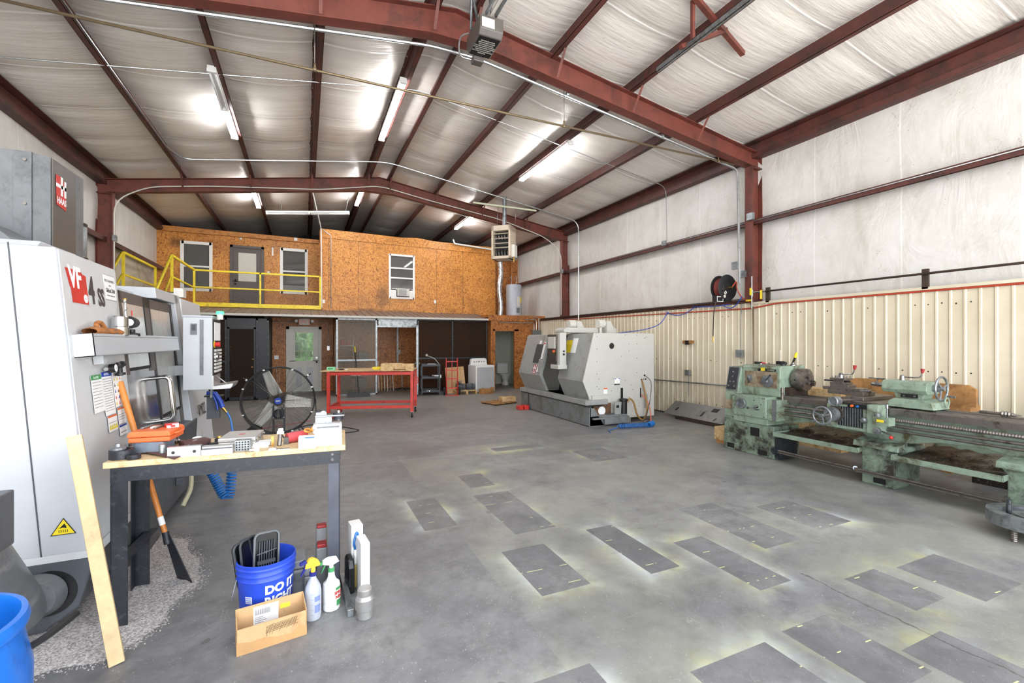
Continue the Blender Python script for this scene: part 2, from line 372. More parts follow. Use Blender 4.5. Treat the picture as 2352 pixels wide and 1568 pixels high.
for (x0, x1, y0, y1, aw, ay) in rects:
    dx = g.math('SUBTRACT', g.math('ABSOLUTE', g.math('SUBTRACT', X, (x0+x1)/2)), (x1-x0)/2)
    dy = g.math('SUBTRACT', g.math('ABSOLUTE', g.math('SUBTRACT', Y, (y0+y1)/2)), (y1-y0)/2)
    d = g.math('MAXIMUM', dx, dy)
    a = g.math('POWER', g.math('SUBTRACT', 1.0, g.math('MULTIPLY', d, 3.0), clamp=True), 3.5)
    o = g.math('GREATER_THAN', d, 0.0); h = g.math('MULTIPLY', a, o)
    inn = g.math('SUBTRACT', 1.0, o)
    inside = inn if inside is None else g.math('MAXIMUM', inside, inn)
    h = g.math('MULTIPLY', h, side)
    hh = g.math('MULTIPLY', h, aw); hy = g.math('MULTIPLY', h, ay)
    halo = hh if halo is None else g.math('MAXIMUM', halo, hh); yel = hy if yel is None else g.math('MAXIMUM', yel, hy)
keep = g.math('SUBTRACT', 1.0, inside)
hz = g.ramp(soft, [(0.36, 0.0), (0.6, 1.0)]); hy_ = g.ramp(g.noise(2.1, 3, co=g.mapc((1, 1, 1), loc=(7, 3, 0))), [(0.42, 0.0), (0.62, 1.0)])
area = g.math('MULTIPLY', g.ramp(g.noise(0.8, 3, co=g.mapc((1, 1, 1), loc=(1, 5, 0))), [(0.4, 0.0), (0.62, 1.0)]), g.math('MULTIPLY', g.math('GREATER_THAN', X, 1.2), g.math('LESS_THAN', Y, 6.8)))
col = g.mix(g.math('MULTIPLY', g.math('MULTIPLY', area, keep), 0.36), col, srgb(158, 158, 140))
col = g.mix(g.math('MULTIPLY', inside, g.ramp(g.noise(1.4, 3), [(0.38, 0.05), (0.64, 0.42)])), col, srgb(74, 72, 75))
col = g.mix(g.math('MULTIPLY', g.math('MULTIPLY', halo, g.math('MULTIPLY', hz, keep)), 0.7), col, srgb(206, 212, 214))
col = g.mix(g.math('MULTIPLY', g.math('MULTIPLY', yel, g.math('MULTIPLY', hy_, keep)), 0.7), col, srgb(206, 206, 96))
# short streaks of paint inside the boards' outlines
st_ = g.math('MULTIPLY', g.math('LESS_THAN', g.math('PINGPONG', g.math('ADD', Y, g.math('MULTIPLY', X, 0.05)), 0.115), 0.0035), g.math('GREATER_THAN', g.noise(9, 1, co=g.mapc((1, 0.4, 1))), 0.58))
col = g.mix(g.math('MULTIPLY', g.math('MULTIPLY', st_, inside), 0.9), col, srgb(214, 216, 150))
# crack and saw joints
cx = g.math('ABSOLUTE', g.math('SUBTRACT', g.math('ADD', X, g.math('MULTIPLY', g.math('SUBTRACT', g.noise(3, 6, 0.7), 0.5), 0.14)), 3.21))
col = g.mix(g.math('MULTIPLY', g.math('MULTIPLY', g.math('LESS_THAN', cx, 0.005), g.math('LESS_THAN', Y, 2.1)), 0.7), col, srgb(60, 58, 54))
jy = g.math('ABSOLUTE', g.math('SUBTRACT', g.math('ADD', Y, g.math('MULTIPLY', X, 0.02)), 6.4))
col = g.mix(g.math('MULTIPLY', g.math('LESS_THAN', jy, 0.006), 0.6), col, srgb(176, 172, 164))
ck = g.vor(0.45, out='Distance', feature='DISTANCE_TO_EDGE', co=g.mapc((1, 1, 1), loc=(0.3, 0.8, 0)))
nd = g.math('ADD', ck, g.math('MULTIPLY', g.math('SUBTRACT', g.noise(5, 7, 0.75), 0.5), 0.12))
col = g.mix(g.math('MULTIPLY', g.math('MULTIPLY', g.math('LESS_THAN', g.math('ABSOLUTE', nd), 0.0012), g.math('GREATER_THAN', g.noise(1.6, 3), 0.56)), 0.5), col, srgb(170, 168, 162))
g.bump(g.math('ADD', n2, g.math('MULTIPLY', n3, 0.3)), 0.12, 0.01)
MATS['concrete'] = g.fin(col, g.ramp(n1, [(0.3, 0.36), (0.7, 0.6)]), spec=0.45)
# ---------------------------------------------------------------- shell
XL, XR, XC = -4.15, 7.85, 1.85
YF, YB = -1.0, 20.6
def roofz(x): return 6.31-0.15*abs(x-XC)
PX = [-2.55, -1.19, 0.17, 1.55, 2.12, 3.4, 4.8, 6.2]
st('floor', MB().m('concrete').box(XL-0.3, XR+0.3, YF-0.6, 17.7, -0.12, 0))
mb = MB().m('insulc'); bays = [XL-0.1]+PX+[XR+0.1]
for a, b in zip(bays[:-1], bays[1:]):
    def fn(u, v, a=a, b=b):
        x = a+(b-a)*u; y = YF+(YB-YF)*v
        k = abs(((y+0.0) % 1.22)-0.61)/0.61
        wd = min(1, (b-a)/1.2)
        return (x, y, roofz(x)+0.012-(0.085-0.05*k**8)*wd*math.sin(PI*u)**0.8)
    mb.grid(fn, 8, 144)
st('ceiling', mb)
def Zp(x, z0, z1, fl, sgn, t=0.006):
    """C/Z purlin section at x (web at x), lower flange towards sgn, upper flange the other way"""
    return [(x-t/2, z0), (x-t/2, z1-t), (x-sgn*fl if sgn > 0 else x-t/2, z1-t), (x-sgn*fl if sgn > 0 else x-t/2, z1),
            (x+t/2 if sgn > 0 else x-sgn*fl, z1), (x+t/2 if sgn > 0 else x-sgn*fl, z1-t), (x+t/2, z1-t), (x+t/2, z0)]
for i, x in enumerate(PX):
    z1 = roofz(x)-0.005; z0 = z1-0.215; m_ = MB().m('purlin'); sg = 1 if x < XC else -1
    m_.box(x-0.004, x+0.004, YF, YB-0.1, z0, z1)
    m_.box(min(x, x+sg*0.075), max(x, x+sg*0.075), YF, YB-0.1, z0, z0+0.006)
    m_.box(min(x, x+sg*0.075)+(0 if sg < 0 else 0.069), max(x, x+sg*0.075)-(0 if sg > 0 else 0.069), YF, YB-0.1, z0, z0+0.022)
    m_.box(min(x, x-sg*0.075), max(x, x-sg*0.075), YF, YB-0.1, z1-0.006, z1)
    m_.m('offwht')
    for k in range(60): m_.cyl((x-sg*0.05, YF+0.15+k*0.305, z1-0.02), (x-sg*0.05, YF+0.15+k*0.305, z1-0.004), 0.005, n=5)
    st('trim_%d' % (i+1), m_)
ZE = 5.09
for sd, xx in ((-1, -3.95), (1, 7.65)):   # eave struts
    m_ = MB().m('purlin'); xo = XL if sd < 0 else XR
    m_.box(min(xx, xo), max(xx, xo), YF, YB-0.1, ZE, ZE+0.008).box(xx-0.004, xx+0.004, YF, YB-0.1, ZE, ZE+0.075).box(xx+sd*0.06-0.004, xx+sd*0.06+0.004, YF, YB-0.1, ZE, ZE+0.27)
    m_.box(xo-0.01, xo+0.01, YF, YB-0.1, ZE, ZE+0.3).box(min(xx+0.08*(-sd), xo), max(xx+0.08*(-sd), xo), YF, YB-0.1, ZE+0.28, ZE+0.286)
    m_.m('offwht')
    for k in range(90): m_.cyl((xo-sd*0.012, YF+0.1+k*0.2, ZE+0.2), (xo-sd*0.018, YF+0.1+k*0.2, ZE+0.2), 0.006, n=5)
    st('trim_%d' % (10+sd), m_)
def ins_wall(x, sgn, y0, y1, z0, z1, bul=0.045):
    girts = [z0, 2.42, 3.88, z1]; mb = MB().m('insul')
    for a, b in zip(girts[:-1], girts[1:]):
        if b-a < 0.2: continue
        def fn(u, v, a=a, b=b):
            y = y0+(y1-y0)*u; z = a+(b-a)*v
            return (x-sgn*(bul*math.sin(PI*v)**0.6*(0.7+0.3*math.sin(y*2.1+z*1.3))), y, z)
        mb.grid(fn, 90, 10)
    mb.box(min(x, x+sgn*0.1)+0.001*sgn, max(x, x+sgn*0.1)+0.001*sgn, y0, y1, z0, z1)
    return mb
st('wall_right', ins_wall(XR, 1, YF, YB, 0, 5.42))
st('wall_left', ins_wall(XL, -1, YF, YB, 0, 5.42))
for sd, xo, xi, nm in ((1, XR, 7.65, 'trim_12'), (-1, XL, -3.95, 'trim_13')):    # girts
    m_ = MB().m('purlin'); 
    m_.box(min(xi, xo), max(xi, xo), YF, YB-0.1, 3.9, 3.906).box(xi-0.004, xi+0.004, YF, YB-0.1, 3.83, 3.935)
    m_.box(xi-0.004, xi+sd*0.02, YF, YB-0.1, 3.83, 3.836)
    st(nm, m_)
m_ = MB().m('purlin').box(7.6, 7.85, 5.9, 14.4, 2.385, 2.43); st('trim_14', m_)
# beige liner panel, lower right wall
pts = []; y = YF; pitch = 0.1445
x0 = 7.65
while y < 14.4:
    pts += [(x0, y), (x0, y+pitch-0.040), (x0-0.012, y+pitch-0.030), (x0-0.012, y+pitch-0.010), (x0+0.004, y+pitch-0.006)]; y += pitch
pts += [(x0+0.03, y), (x0+0.03, YF)]
st('wall_right', MB().m('liner').prism(pts, 'z', 0.02, 2.375).box(7.62, 7.72, YF, 5.9, 2.345, 2.385))
mb = MB().m('rubber')
for k in range(110):
    for zz in (0.35, 1.25, 2.15):
        if random.random() < 0.5: yy = YF+pitch*(k+0.45); mb.cyl((7.645, yy, zz+random.uniform(-.02, .02)), (7.652, yy, zz), 0.008, n=6)
st('trim_15', mb)
# rigid frames
def frame(yc, n):
    m_ = MB().m('primer'); W = 0.085; t = 0.008
    top = [(-4.12, 5.17), (XC, roofz(XC)-0.215), (7.83, 5.17)]
    dep = [0.33, 0.36, 0.33]
    bot = [(-4.12, 5.17-0.28), (0.95, roofz(0.95)-0.2-0.36), (XC-0.35, roofz(XC)-0.2-0.42), (XC+0.35, roofz(XC)-0.2-0.42), (2.75, roofz(2.75)-0.2-0.36), (7.83, 5.17-0.28)]
    m_.prism(top+bot[::-1], 'y', yc-t/2, yc+t/2)
    def flange(pl):
        for (xa, za), (xb, zb) in zip(pl[:-1], pl[1:]):
            m_.prism([(xa, za-0.006), (xb, zb-0.006), (xb, zb+0.006), (xa, za+0.006)], 'y', yc-W, yc+W)
    flange(top); flange(bot)
    for sd, xi, xo in ((-1, -3.84, -4.12), (1, 7.58, 7.83)):
        a, b = min(xi, xo), max(xi, xo)
        z0 = 0.01 if sd < 0 else 2.39
        m_.box(a, b, yc-t/2, yc+t/2, z0, 4.9)
        m_.box(xi-0.006, xi+0.006, yc-W, yc+W, z0, 4.93); m_.box(xo-0.006, xo+0.006, yc-W, yc+W, z0, 5.2)
        m_.box(a, b, yc-W, yc+W, 4.88, 4.9)
        if sd < 0: m_.box(a-0.02, b, yc-W-0.02, yc+W+0.02, 0.0, 0.015)
    for x in PX:     # flange braces
        if n == 1 and x < -1: continue
        zt = roofz(x)-0.06; zb = roofz(x)-0.2-0.33
        for sy in (-1,):
            m_.prism([(x-0.02, 0), (x+0.02, 0), (x+0.02, 0.004), (x-0.02, 0.004)], 'z', 0, 1, Matrix.Translation((0, yc+sy*0.42, zt)) @ Matrix(((1, 0, 0, 0), (0, 1, -sy*0.34, 0), (0, 0, zb-zt, 0), (0, 0, 0, 1))))
    st('trim_%d' % (20+n), m_)
frame(5.92, 1); frame(12.77, 2)
# ---------------------------------------------------------------- back of the shop: loft facades, offices, cage, bathroom
# far end wall with an opening behind the exterior door; shade put into its dark colour
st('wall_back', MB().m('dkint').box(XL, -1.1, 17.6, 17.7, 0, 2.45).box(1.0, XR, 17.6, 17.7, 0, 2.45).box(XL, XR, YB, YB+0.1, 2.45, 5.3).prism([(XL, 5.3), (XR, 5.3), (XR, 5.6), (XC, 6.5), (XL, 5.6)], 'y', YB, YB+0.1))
def wall_holes(mb, x0, x1, z0, z1, y0, y1, holes):
    """wall in the XZ plane with rectangular holes (x0,x1,z0,z1)"""
    xs = sorted({x0, x1, *[h[0] for h in holes], *[h[1] for h in holes]})
    for a, b in zip(xs[:-1], xs[1:]):
        hs = sorted([h for h in holes if h[0] <= a+1e-6 and h[1] >= b-1e-6], key=lambda h: h[2]); z = z0
        for h in hs:
            if h[2] > z+1e-6: mb.box(a, b, y0, y1, z, h[2])
            z = h[3]
        if z < z1-1e-6: mb.box(a, b, y0, y1, z, z1)
    return mb
# left loft facade (Y 17.2) and right loft facade (Y 16)
mb = MB().m('osb'); wall_holes(mb, XL, 0.47, 2.6, 5.08, 17.2, 17.3, [(-3.50, -2.71, 3.27, 4.77), (-2.2, -1.23, 2.6, 4.78), (-0.73, 0.065, 3.3, 4.78)])
st('wall_loft', mb)
mb = MB().m('osb'); wall_holes(mb, 0.45, 6.6, 2.6, 5.2, 16.0, 16.1, [(2.66, 3.49, 3.16, 4.64)])
mb.prism([(0.45, 5.02), (6.6, 4.94), (6.6, 5.21), (4.2, 5.235), (3.6, 5.3), (3.1, 5.26), (0.45, 5.31)], 'y', 15.975, 16.0).prism([(0.45, 5.19), (6.6, 5.19), (6.6, 5.2), (0.45, 5.3)], 'y', 16.0, 16.1)
mb.m('dkint')
for xx in (0.72, 1.65, 2.66, 4.3, 5.3): mb.box(xx-0.004, xx+0.004, 15.996, 16.0, 2.7 if xx != 2.66 else 2.7, 5.0 if xx != 2.66 else 3.1)
mb.m('osb').box(6.6, 6.5, 16.1, 17.2, 2.57, 5.2)
st('wall_loft', mb)
st('wall_loft', MB().m('osbd').box(6.6, XR, 16.6, 16.7, 2.57, 4.95).box(7.45, 7.52, 16.45, 16.6, 2.57, 5.0))
st('trim_30', MB().m('trimwood').prism([(-3.98, 5.06), (0.44, 5.04), (0.44, 5.17), (-3.98, 5.22)], 'y', 17.12, 17.2))
st('trim_31', MB().m('trimwood').box(0.44, 0.53, 15.96, 16.0, 2.7, 5.22))
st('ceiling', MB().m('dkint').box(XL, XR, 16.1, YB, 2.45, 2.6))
st('floor', MB().m('woodd').box(XL, 0.45, 16.0, 17.2, 2.6, 2.68))
def window(n, x0, x1, z0, z1, y, mull, fr=0.06, gl='wglass', sash=True):
    f = MB().m('wht')
    f.box(x0-0.03, x0+fr, y-0.03, y+0.05, z0-0.03, z1+0.03).box(x1-fr, x1+0.03, y-0.03, y+0.05, z0-0.03, z1+0.03)
    f.box(x0, x1, y-0.03, y+0.05, z1-fr, z1+0.03).box(x0, x1, y-0.03, y+0.05, z0-0.03, z0+fr)
    for m_ in mull: f.box(x0+fr, x1-fr, y-0.02, y+0.04, m_-0.025, m_+0.025)
    o = st('window_%d' % n, f)
    MB().m(gl).box(x0+fr, x1-fr, y+0.02, y+0.026, z0+fr, z1-fr).build('pane', o)
    return o
paint('blind', (130, 118, 106), 0.6)
window(1, -3.50, -2.71, 3.27, 4.77, 17.2, [4.02])
w2 = window(2, -0.73, 0.065, 3.3, 4.78, 17.2, [4.03])
window(3, 2.66, 3.49, 3.16, 4.64, 16.0, [3.46, 3.85, 4.19], 0.035)
# dim rooms behind the loft windows
st('wall_loft_room', MB().m('brown').box(XL, 0.45, 19.0, 19.01, 2.62, 5.06))
st('wall_loft_room', MB().m('brown').box(0.5, 6.4, 17.2, 17.21, 2.6, 5.1).m('awn').box(1.5, 4.5, 16.9, 16.95, 2.7, 3.3))
mb = MB().m('blind')
for k in range(14): mb.box(-0.66, 0.0, 17.26, 17.275, 4.1+k*0.045, 4.138+k*0.045)
mb.build('blind', w2)
# window air conditioner
ac = thing('air_conditioner', 'small beige window air conditioner in the loft window over the brown awning', 'air conditioner', (3.11, 15.99, 3.22))
MB().m('offwht').box(-0.2, 0.2, -0.13, 0.12, 0, 0.26).build('body', ac, bev=0.01)
mb = MB().m('hgrey')
for k in range(8): mb.box(-0.17, 0.1, -0.137, -0.128, 0.03+k*0.026, 0.042+k*0.026)
mb.build('grille', ac)
st('trim_32', MB().m('wht').box(2.7, 2.88, 15.98, 16.02, 3.2, 3.47).box(3.33, 3.45, 15.98, 16.02, 3.2, 3.47))
# upper door
d = MB().m('dkgrey2' if 'dkgrey2' in MATS else paint('dkgrey2', (84, 76, 72), 0.5)); d.box(-2.2, -2.12, 17.14, 17.24, 2.68, 4.78).box(-1.31, -1.23, 17.14, 17.24, 2.68, 4.78).box(-2.2, -1.23, 17.14, 17.24, 4.7, 4.78)
d.box(-2.12, -1.31, 17.19, 17.23, 2.68, 3.62).box(-2.12, -1.97, 17.19, 17.23, 3.6, 4.7).box(-1.46, -1.31, 17.19, 17.23, 3.6, 4.7).box(-1.97, -1.46, 17.19, 17.23, 4.55, 4.7)
for xx in (-2.04, -1.66): d.box(xx, xx+0.28, 17.18, 17.19, 2.85, 3.45)
dr = st('door_1', d)
MB().m('offwht').box(-1.97, -1.46, 17.2, 17.21, 3.62, 4.55).build('door_pane', dr)
MB().m('blkgloss').sph((-2.05, 17.15, 3.52), 0.03, 6).sph((-2.05, 17.16, 3.65), 0.025, 6).build('door_knob', dr)
def smallbox(name, label, cat, x, y, z, sx, sz, mat='wht', d=0.02, group=None):
    return tag(MB().m(mat).box(x-sx/2, x+sx/2, y-d, y, z-sz/2, z+sz/2).build(name, bev=0.004), label, cat, group)
smallbox('thermometer', 'white upright thermometer strip between dark loft door and right loft window', 'thermometer', -0.98, 17.2, 4.66, 0.05, 0.28)
smallbox('light_switch', 'white switch plate right of the dark upper loft door', 'switch', -1.1, 17.2, 3.93, 0.075, 0.12)
smallbox('junction_box', 'white square box on the wooden beam above right loft window', 'junction box', -0.28, 17.12, 5.12, 0.1, 0.1)
smallbox('outlet', 'white outlet on the loft wall beside white vertical pipe', 'outlet', 0.56, 15.99, 2.95, 0.07, 0.12)
smallbox('outlet', 'white outlet on orange loft wall right of air conditioner window', 'outlet', 4.25, 15.99, 3.07, 0.07, 0.12)
sp = thing('wall_sconce', 'small round white light fitting above the dark loft door', 'light', (-1.9, 17.2, 5.0))
MB().m('wht').lathe([(0.04, 0), (0.04, -0.02), (0.02, -0.05)], ax='y').build('socket', sp)
# brown corrugated awning
pts = []; x = XL+0.02
mb = MB().m('awn')
def aw(u, v):
    X_ = XL+0.05+(5.72-XL-0.05)*u; return (X_, 14.38+(16.0-14.38)*v, 2.415+0.25*v)
N = 46; xs = []
for k in range(N):
    a = XL+0.05+(5.72-XL)*k/N; xs += [(a, 0), (a+0.19, 0), (a+0.195, 0.022), (a+0.21, 0.022)]
prof = [(xx, 2.42+zz) for xx, zz in xs]
for (xa, za), (xb, zb) in zip(prof[:-1], prof[1:]):
    mb.quad((xa, 14.38, za), (xb, 14.38, zb), (xb, 16.0, zb+0.25), (xa, 16.0, za+0.25))
mb.box(XL+0.05, 5.72, 14.4, 16.0, 2.395, 2.405, Matrix())
mb.m('offwht').box(XL+0.05, 5.9, 14.35, 14.385, 2.36, 2.42)
st('ceiling', mb)
# door wall, lower floor
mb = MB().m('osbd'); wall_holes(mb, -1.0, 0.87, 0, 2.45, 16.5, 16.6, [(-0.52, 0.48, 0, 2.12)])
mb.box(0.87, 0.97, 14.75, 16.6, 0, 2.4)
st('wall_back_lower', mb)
dmb = MB().m('offwht')
dmb.box(-0.55, -0.46, 16.45, 16.6, 0, 2.14).box(0.42, 0.51, 16.45, 16.6, 0, 2.14).box(-0.55, 0.51, 16.45, 16.6, 2.05, 2.14)
dmb.box(-0.46, 0.42, 16.5, 16.54, 0.03, 1.02).box(-0.46, -0.29, 16.5, 16.54, 1.0, 2.05).box(0.25, 0.42, 16.5, 16.54, 1.0, 2.05).box(-0.3, 0.26, 16.5, 16.54, 1.94, 2.05)
for xx in (-0.3, 0.03): dmb.box(xx, xx+0.25, 16.49, 16.5, 0.12, 0.85).m('mwhite').box(xx+0.04, xx+0.21, 16.485, 16.49, 0.17, 0.8).m('offwht')
for k in (1, 2): dmb.box(-0.3+k*0.183-0.008, -0.3+k*0.183+0.008, 16.49, 16.53, 1.02, 1.94); dmb.box(-0.3, 0.26, 16.49, 16.53, 1.02+k*0.307-0.008, 1.02+k*0.307+0.008)
do = st('door_2', dmb)
MB().m('clear').box(-0.29, 0.25, 16.515, 16.52, 1.02, 1.94).build('pane', do)
MB().m('blkgloss').sph((0.36, 16.46, 0.97), 0.03, 6).build('door_knob', do)
MB().m('steel').lathe([(0.03, 0), (0.03, -0.02)], c=(0.36, 16.5, 1.11), ax='y').build('deadbolt', do)
# greenery beyond the exterior door
g = G('lawn'); MATS['lawn'] = g.fin(g.ramp(g.noise(2, 5), [(0.3, srgb(110, 136, 70)), (0.7, srgb(176, 192, 130))]), 0.9)
g = G('leaf'); MATS['leaf'] = g.fin(g.ramp(g.noise(3, 6, 0.8), [(0.35, srgb(34, 58, 24)), (0.6, srgb(104, 140, 72))]), 0.9)
MB().m('lawn').box(-12, 12, 17.72, 60, -0.15, -0.1).build('lawn', kind='stuff')
def tree(x, y, h, r, lab):
    t = thing('tree', lab, 'tree', (x, y, -0.1)); MB().m('brown').cyl((0, 0, 0), (0, 0, h*0.5), 0.18, 0.1).build('trunk', t)
    f = MB().m('leaf')
    for k in range(60):
        a = random.uniform(0, 6.28); q = random.uniform(0, r); f.sph((q*math.cos(a), q*math.sin(a), h*0.12+random.uniform(0, h*0.8)), random.uniform(.25, .55), 4)
    f.build('foliage', t)
tree(-1.3, 23, 4.2, 1.5, 'leafy green tree outdoors, left in the white door\'s panes'); tree(0.9, 27, 4.5, 1.8, 'leafy green tree outdoors, right in the white door\'s panes')
# EXIT sign
paint('exitred', (236, 150, 140), 0.5)
ex = thing('exit_sign', 'white EXIT sign with two lamp heads hanging over the white door', 'exit sign', (-0.01, 16.0, 2.28))
MB().m('offwht').box(-0.16, 0.16, -0.03, 0.03, -0.1, 0.1).build('housing', ex, bev=0.008)
MB().m('exitred').text('EXIT', 0.17, face_y(0, -0.032, 0), 0.002, 0.003).build('lettering', ex)
for sx_ in (-1, 1): MB().m('wht').lathe([(0.03, -0.03), (0.05, 0.03), (0.045, 0.05)], c=(0, 0, 0), ax='y').build('lamp_head', ex, loc=(sx_*0.22, 0, 0.02), rot=(0, 0, PI+sx_*0.3))
MB().m('emt').cyl((0, 0, 0.1), (0, 0, 0.14), 0.008).build('hanger', ex)
smallbox('light_switch', 'white double switch plate left of the white exterior door', 'switch', -0.83, 16.5, 1.14, 0.13, 0.12)
tag(MB().m('emt').tube(poly([(-0.95, 16.46, 2.3), (0.72, 16.46, 2.3), (0.72, 16.46, 1.5)], 0.03), 0.009).box(0.68, 0.76, 16.42, 16.49, 1.35, 1.5).build('conduit'), 'thin conduit with drop box on the lower wall right of the white door', 'conduit')
# lower back wall of the cage area
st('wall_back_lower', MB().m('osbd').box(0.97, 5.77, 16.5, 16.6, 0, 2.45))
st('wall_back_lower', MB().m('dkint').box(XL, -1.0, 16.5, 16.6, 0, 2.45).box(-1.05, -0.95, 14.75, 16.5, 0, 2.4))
# bathroom block
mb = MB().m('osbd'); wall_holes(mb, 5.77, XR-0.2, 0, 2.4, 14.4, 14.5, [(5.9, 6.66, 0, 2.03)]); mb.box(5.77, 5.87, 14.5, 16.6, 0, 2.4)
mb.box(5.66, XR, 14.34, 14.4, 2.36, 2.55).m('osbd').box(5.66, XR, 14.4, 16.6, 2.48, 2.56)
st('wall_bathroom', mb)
st('trim_33', MB().m('osbd').box(5.84, 5.92, 14.37, 14.5, 0, 2.07).box(6.64, 6.8, 14.37, 14.42, 0, 2.07).box(5.84, 6.8, 14.37, 14.5, 2.01, 2.09))
st('wall_bathroom', MB().m('wallgreen').box(5.87, 7.65, 16.4, 16.45, 0, 2.4).box(7.4, 7.45, 14.5, 16.4, 0, 2.4).box(5.87, 5.9, 14.5, 16.4, 0, 2.4))
tl = thing('toilet', 'white toilet seen through the bathroom doorway', 'toilet', (6.95, 16.1, 0), 0)
MB().m('wht').box(-0.22, 0.22, 0.02, 0.22, 0.42, 0.78).box(-0.24, 0.24, 0.0, 0.24, 0.78, 0.82).build('tank', tl, bev=0.015)
mb = MB().m('wht'); mb.lathe([(0.12, 0), (0.12, 0.05), (0.09, 0.15), (0.17, 0.36), (0.19, 0.4), (0.15, 0.4), (0.06, 0.3)], M=Matrix.Translation((0, -0.22, 0)) @ Matrix.Diagonal((1, 1.3, 1, 1)), n=24)
mb.build('bowl', tl); MB().m('wht').lathe([(0.11, 0.4), (0.19, 0.4), (0.19, 0.425), (0.11, 0.425)], M=Matrix.Translation((0, -0.22, 0)) @ Matrix.Diagonal((1, 1.3, 1, 1)), n=24).build('seat', tl)
va = thing('vanity', 'small wooden vanity cabinet beside the toilet in the bathroom', 'cabinet', (6.24, 16.13, 0))
MB().m('woodd').box(-0.3, 0.3, -0.2, 0.24, 0.08, 0.78).build('body', va); MB().m('wht').box(-0.33, 0.33, -0.24, 0.25, 0.78, 0.82).build('countertop', va)
MB().m('trimwood').box(-0.26, 0.26, -0.21, -0.2, 0.12, 0.56).build('door', va); MB().m('trimwood').box(-0.26, 0.26, -0.21, -0.2, 0.6, 0.74).build('drawer', va)
sd = thing('dispenser', 'clear and grey wall dispenser inside the bathroom by its doorway', 'dispenser', (6.2, 16.39, 1.45))
MB().m('hgrey').box(-0.1, 0.1, -0.1, 0, 0, 0.33).build('case', sd, bev=0.02); MB().m('blk').box(-0.1, 0.1, -0.11, 0, -0.1, 0.02).build('outlet', sd)
# screened cage
def cage(x0, x1, y, z0, z1, mat, posts, mid=None, nm='cage', lab='', film='film'):
    t = thing('screen_wall', lab, 'screen', (x0, y, 0)); L = x1-x0
    fr = MB().m(mat)
    for p in posts: fr.box(p-x0-0.025, p-x0+0.025, -0.025, 0.025, z0, z1)
    fr.box(0, L, -0.025, 0.025, z1-0.05, z1).box(0, L, -0.025, 0.025, z0, z0+0.05)
    if mid: fr.box(0, L, -0.022, 0.022, mid-0.025, mid+0.025)
    fr.build('frame', t)
    MB().m(film).box(0.02, L-0.02, -0.003, 0.003, z0+0.04, z1-0.04).build('screen', t)
    bl = MB().m('galv')
    for p in posts:
        for k in range(10): bl.cyl((p-x0, -0.025, z0+0.12+k*(z1-z0-0.2)/9), (p-x0, -0.032, z0+0.12+k*(z1-z0-0.2)/9), 0.009, n=6)
    bl.build('bolts', t); return t
cage(0.86, 2.06, 14.7, 0.0, 2.36, 'galv', [0.885, 2.035], 1.08, lab='grey framed screen panel with hazy film left of the cage doorway')
cage(3.32, 5.74, 14.7, 0.0, 2.38, 'blksteel', [3.345, 4.5, 5.715], 1.1, lab='dark framed screen wall behind the red hand truck and dryer', film='meshdark')
cage(-3.0, -1.95, 14.7, 0.0, 2.3, 'blksteel', [-2.97, -1.98], 1.1, lab='dark screen panel at the left under the awning', film='meshdark')
cage(-1.25, -0.93, 14.7, 0.0, 2.3, 'blksteel', [-1.225, -0.955], None, lab='narrow dark steel panel left of the white exterior door', film='blksteel')
tag(MB().m('galv').box(2.06, 3.32, 14.68, 14.72, 2.1, 2.15).box(2.06, 3.32, 14.68, 14.72, 2.33, 2.38).box(2.1, 3.3, 14.695, 14.705, 2.15, 2.33).build('door_header'), 'grey steel header over the open cage doorway', 'frame')
dd = thing('cage_door', 'open cage door leaf seen edge-on beside the black tool cart', 'door', (3.32, 14.68, 0), math.radians(-103))
MB().m('galv').box(0, 0.05, -0.03, 0.03, 0.03, 2.15).box(0.95, 1.0, -0.03, 0.03, 0.03, 2.15).box(0, 1, -0.03, 0.03, 0.03, 0.08).box(0, 1, -0.03, 0.03, 2.1, 2.15).box(0, 1, -0.02, 0.02, 1.05, 1.1).build('frame', dd)
MB().m('meshdark').box(0.03, 0.97, -0.003, 0.003, 0.06, 2.12).build('screen', dd)
MB().m('steel').sph((0.92, -0.06, 0.98), 0.03, 6).sph((0.92, 0.06, 0.98), 0.03, 6).build('door_knob', dd)
bd = thing('cage_door', 'dark steel cage door with pale knob left of the white exterior door', 'door', (-1.95, 14.72, 0))
MB().m('blksteel').box(0, 0.05, -0.02, 0.02, 0.02, 2.05).box(0.64, 0.69, -0.02, 0.02, 0.02, 2.05).box(0, 0.69, -0.02, 0.02, 2.0, 2.3).box(0, 0.69, -0.02, 0.02, 0.02, 0.1).build('frame', bd)
MB().m('meshdark').box(0.03, 0.66, -0.003, 0.003, 0.1, 2.0).build('screen', bd)
MB().m('brass').sph((0.6, -0.05, 0.93), 0.03, 6).sph((0.62, -0.05, 1.15), 0.025, 6).build('door_knob', bd)
tc_ = thing('tool_chest', 'black tool chest with stacked drawers inside the dark left cage', 'tool chest', (-2.2, 15.1, 0))
MB().m('blkgloss').box(-0.35, 0.35, 0, 0.45, 0.12, 1.62).box(-0.33, 0.33, 0, 0.42, 1.62, 1.95).build('body', tc_)
for k, zz in enumerate([0.3, 0.52, 0.68, 0.84, 0.97, 1.12, 1.2, 1.28, 1.36, 1.44, 1.52]):
    MB().m('dkgrey').box(-0.31, 0.31, -0.015, 0, zz-0.055 if zz > .9 else zz-0.1, zz-0.008).m('alum').box(-0.31, 0.31, -0.025, -0.01, zz-0.012, zz-0.002).build('drawer', tc_)
for sx_ in (-0.28, 0.28): MB().m('rubber').cyl((sx_-0.02, 0.1, 0.06), (sx_+0.02, 0.1, 0.06), 0.06).build('caster', tc_)
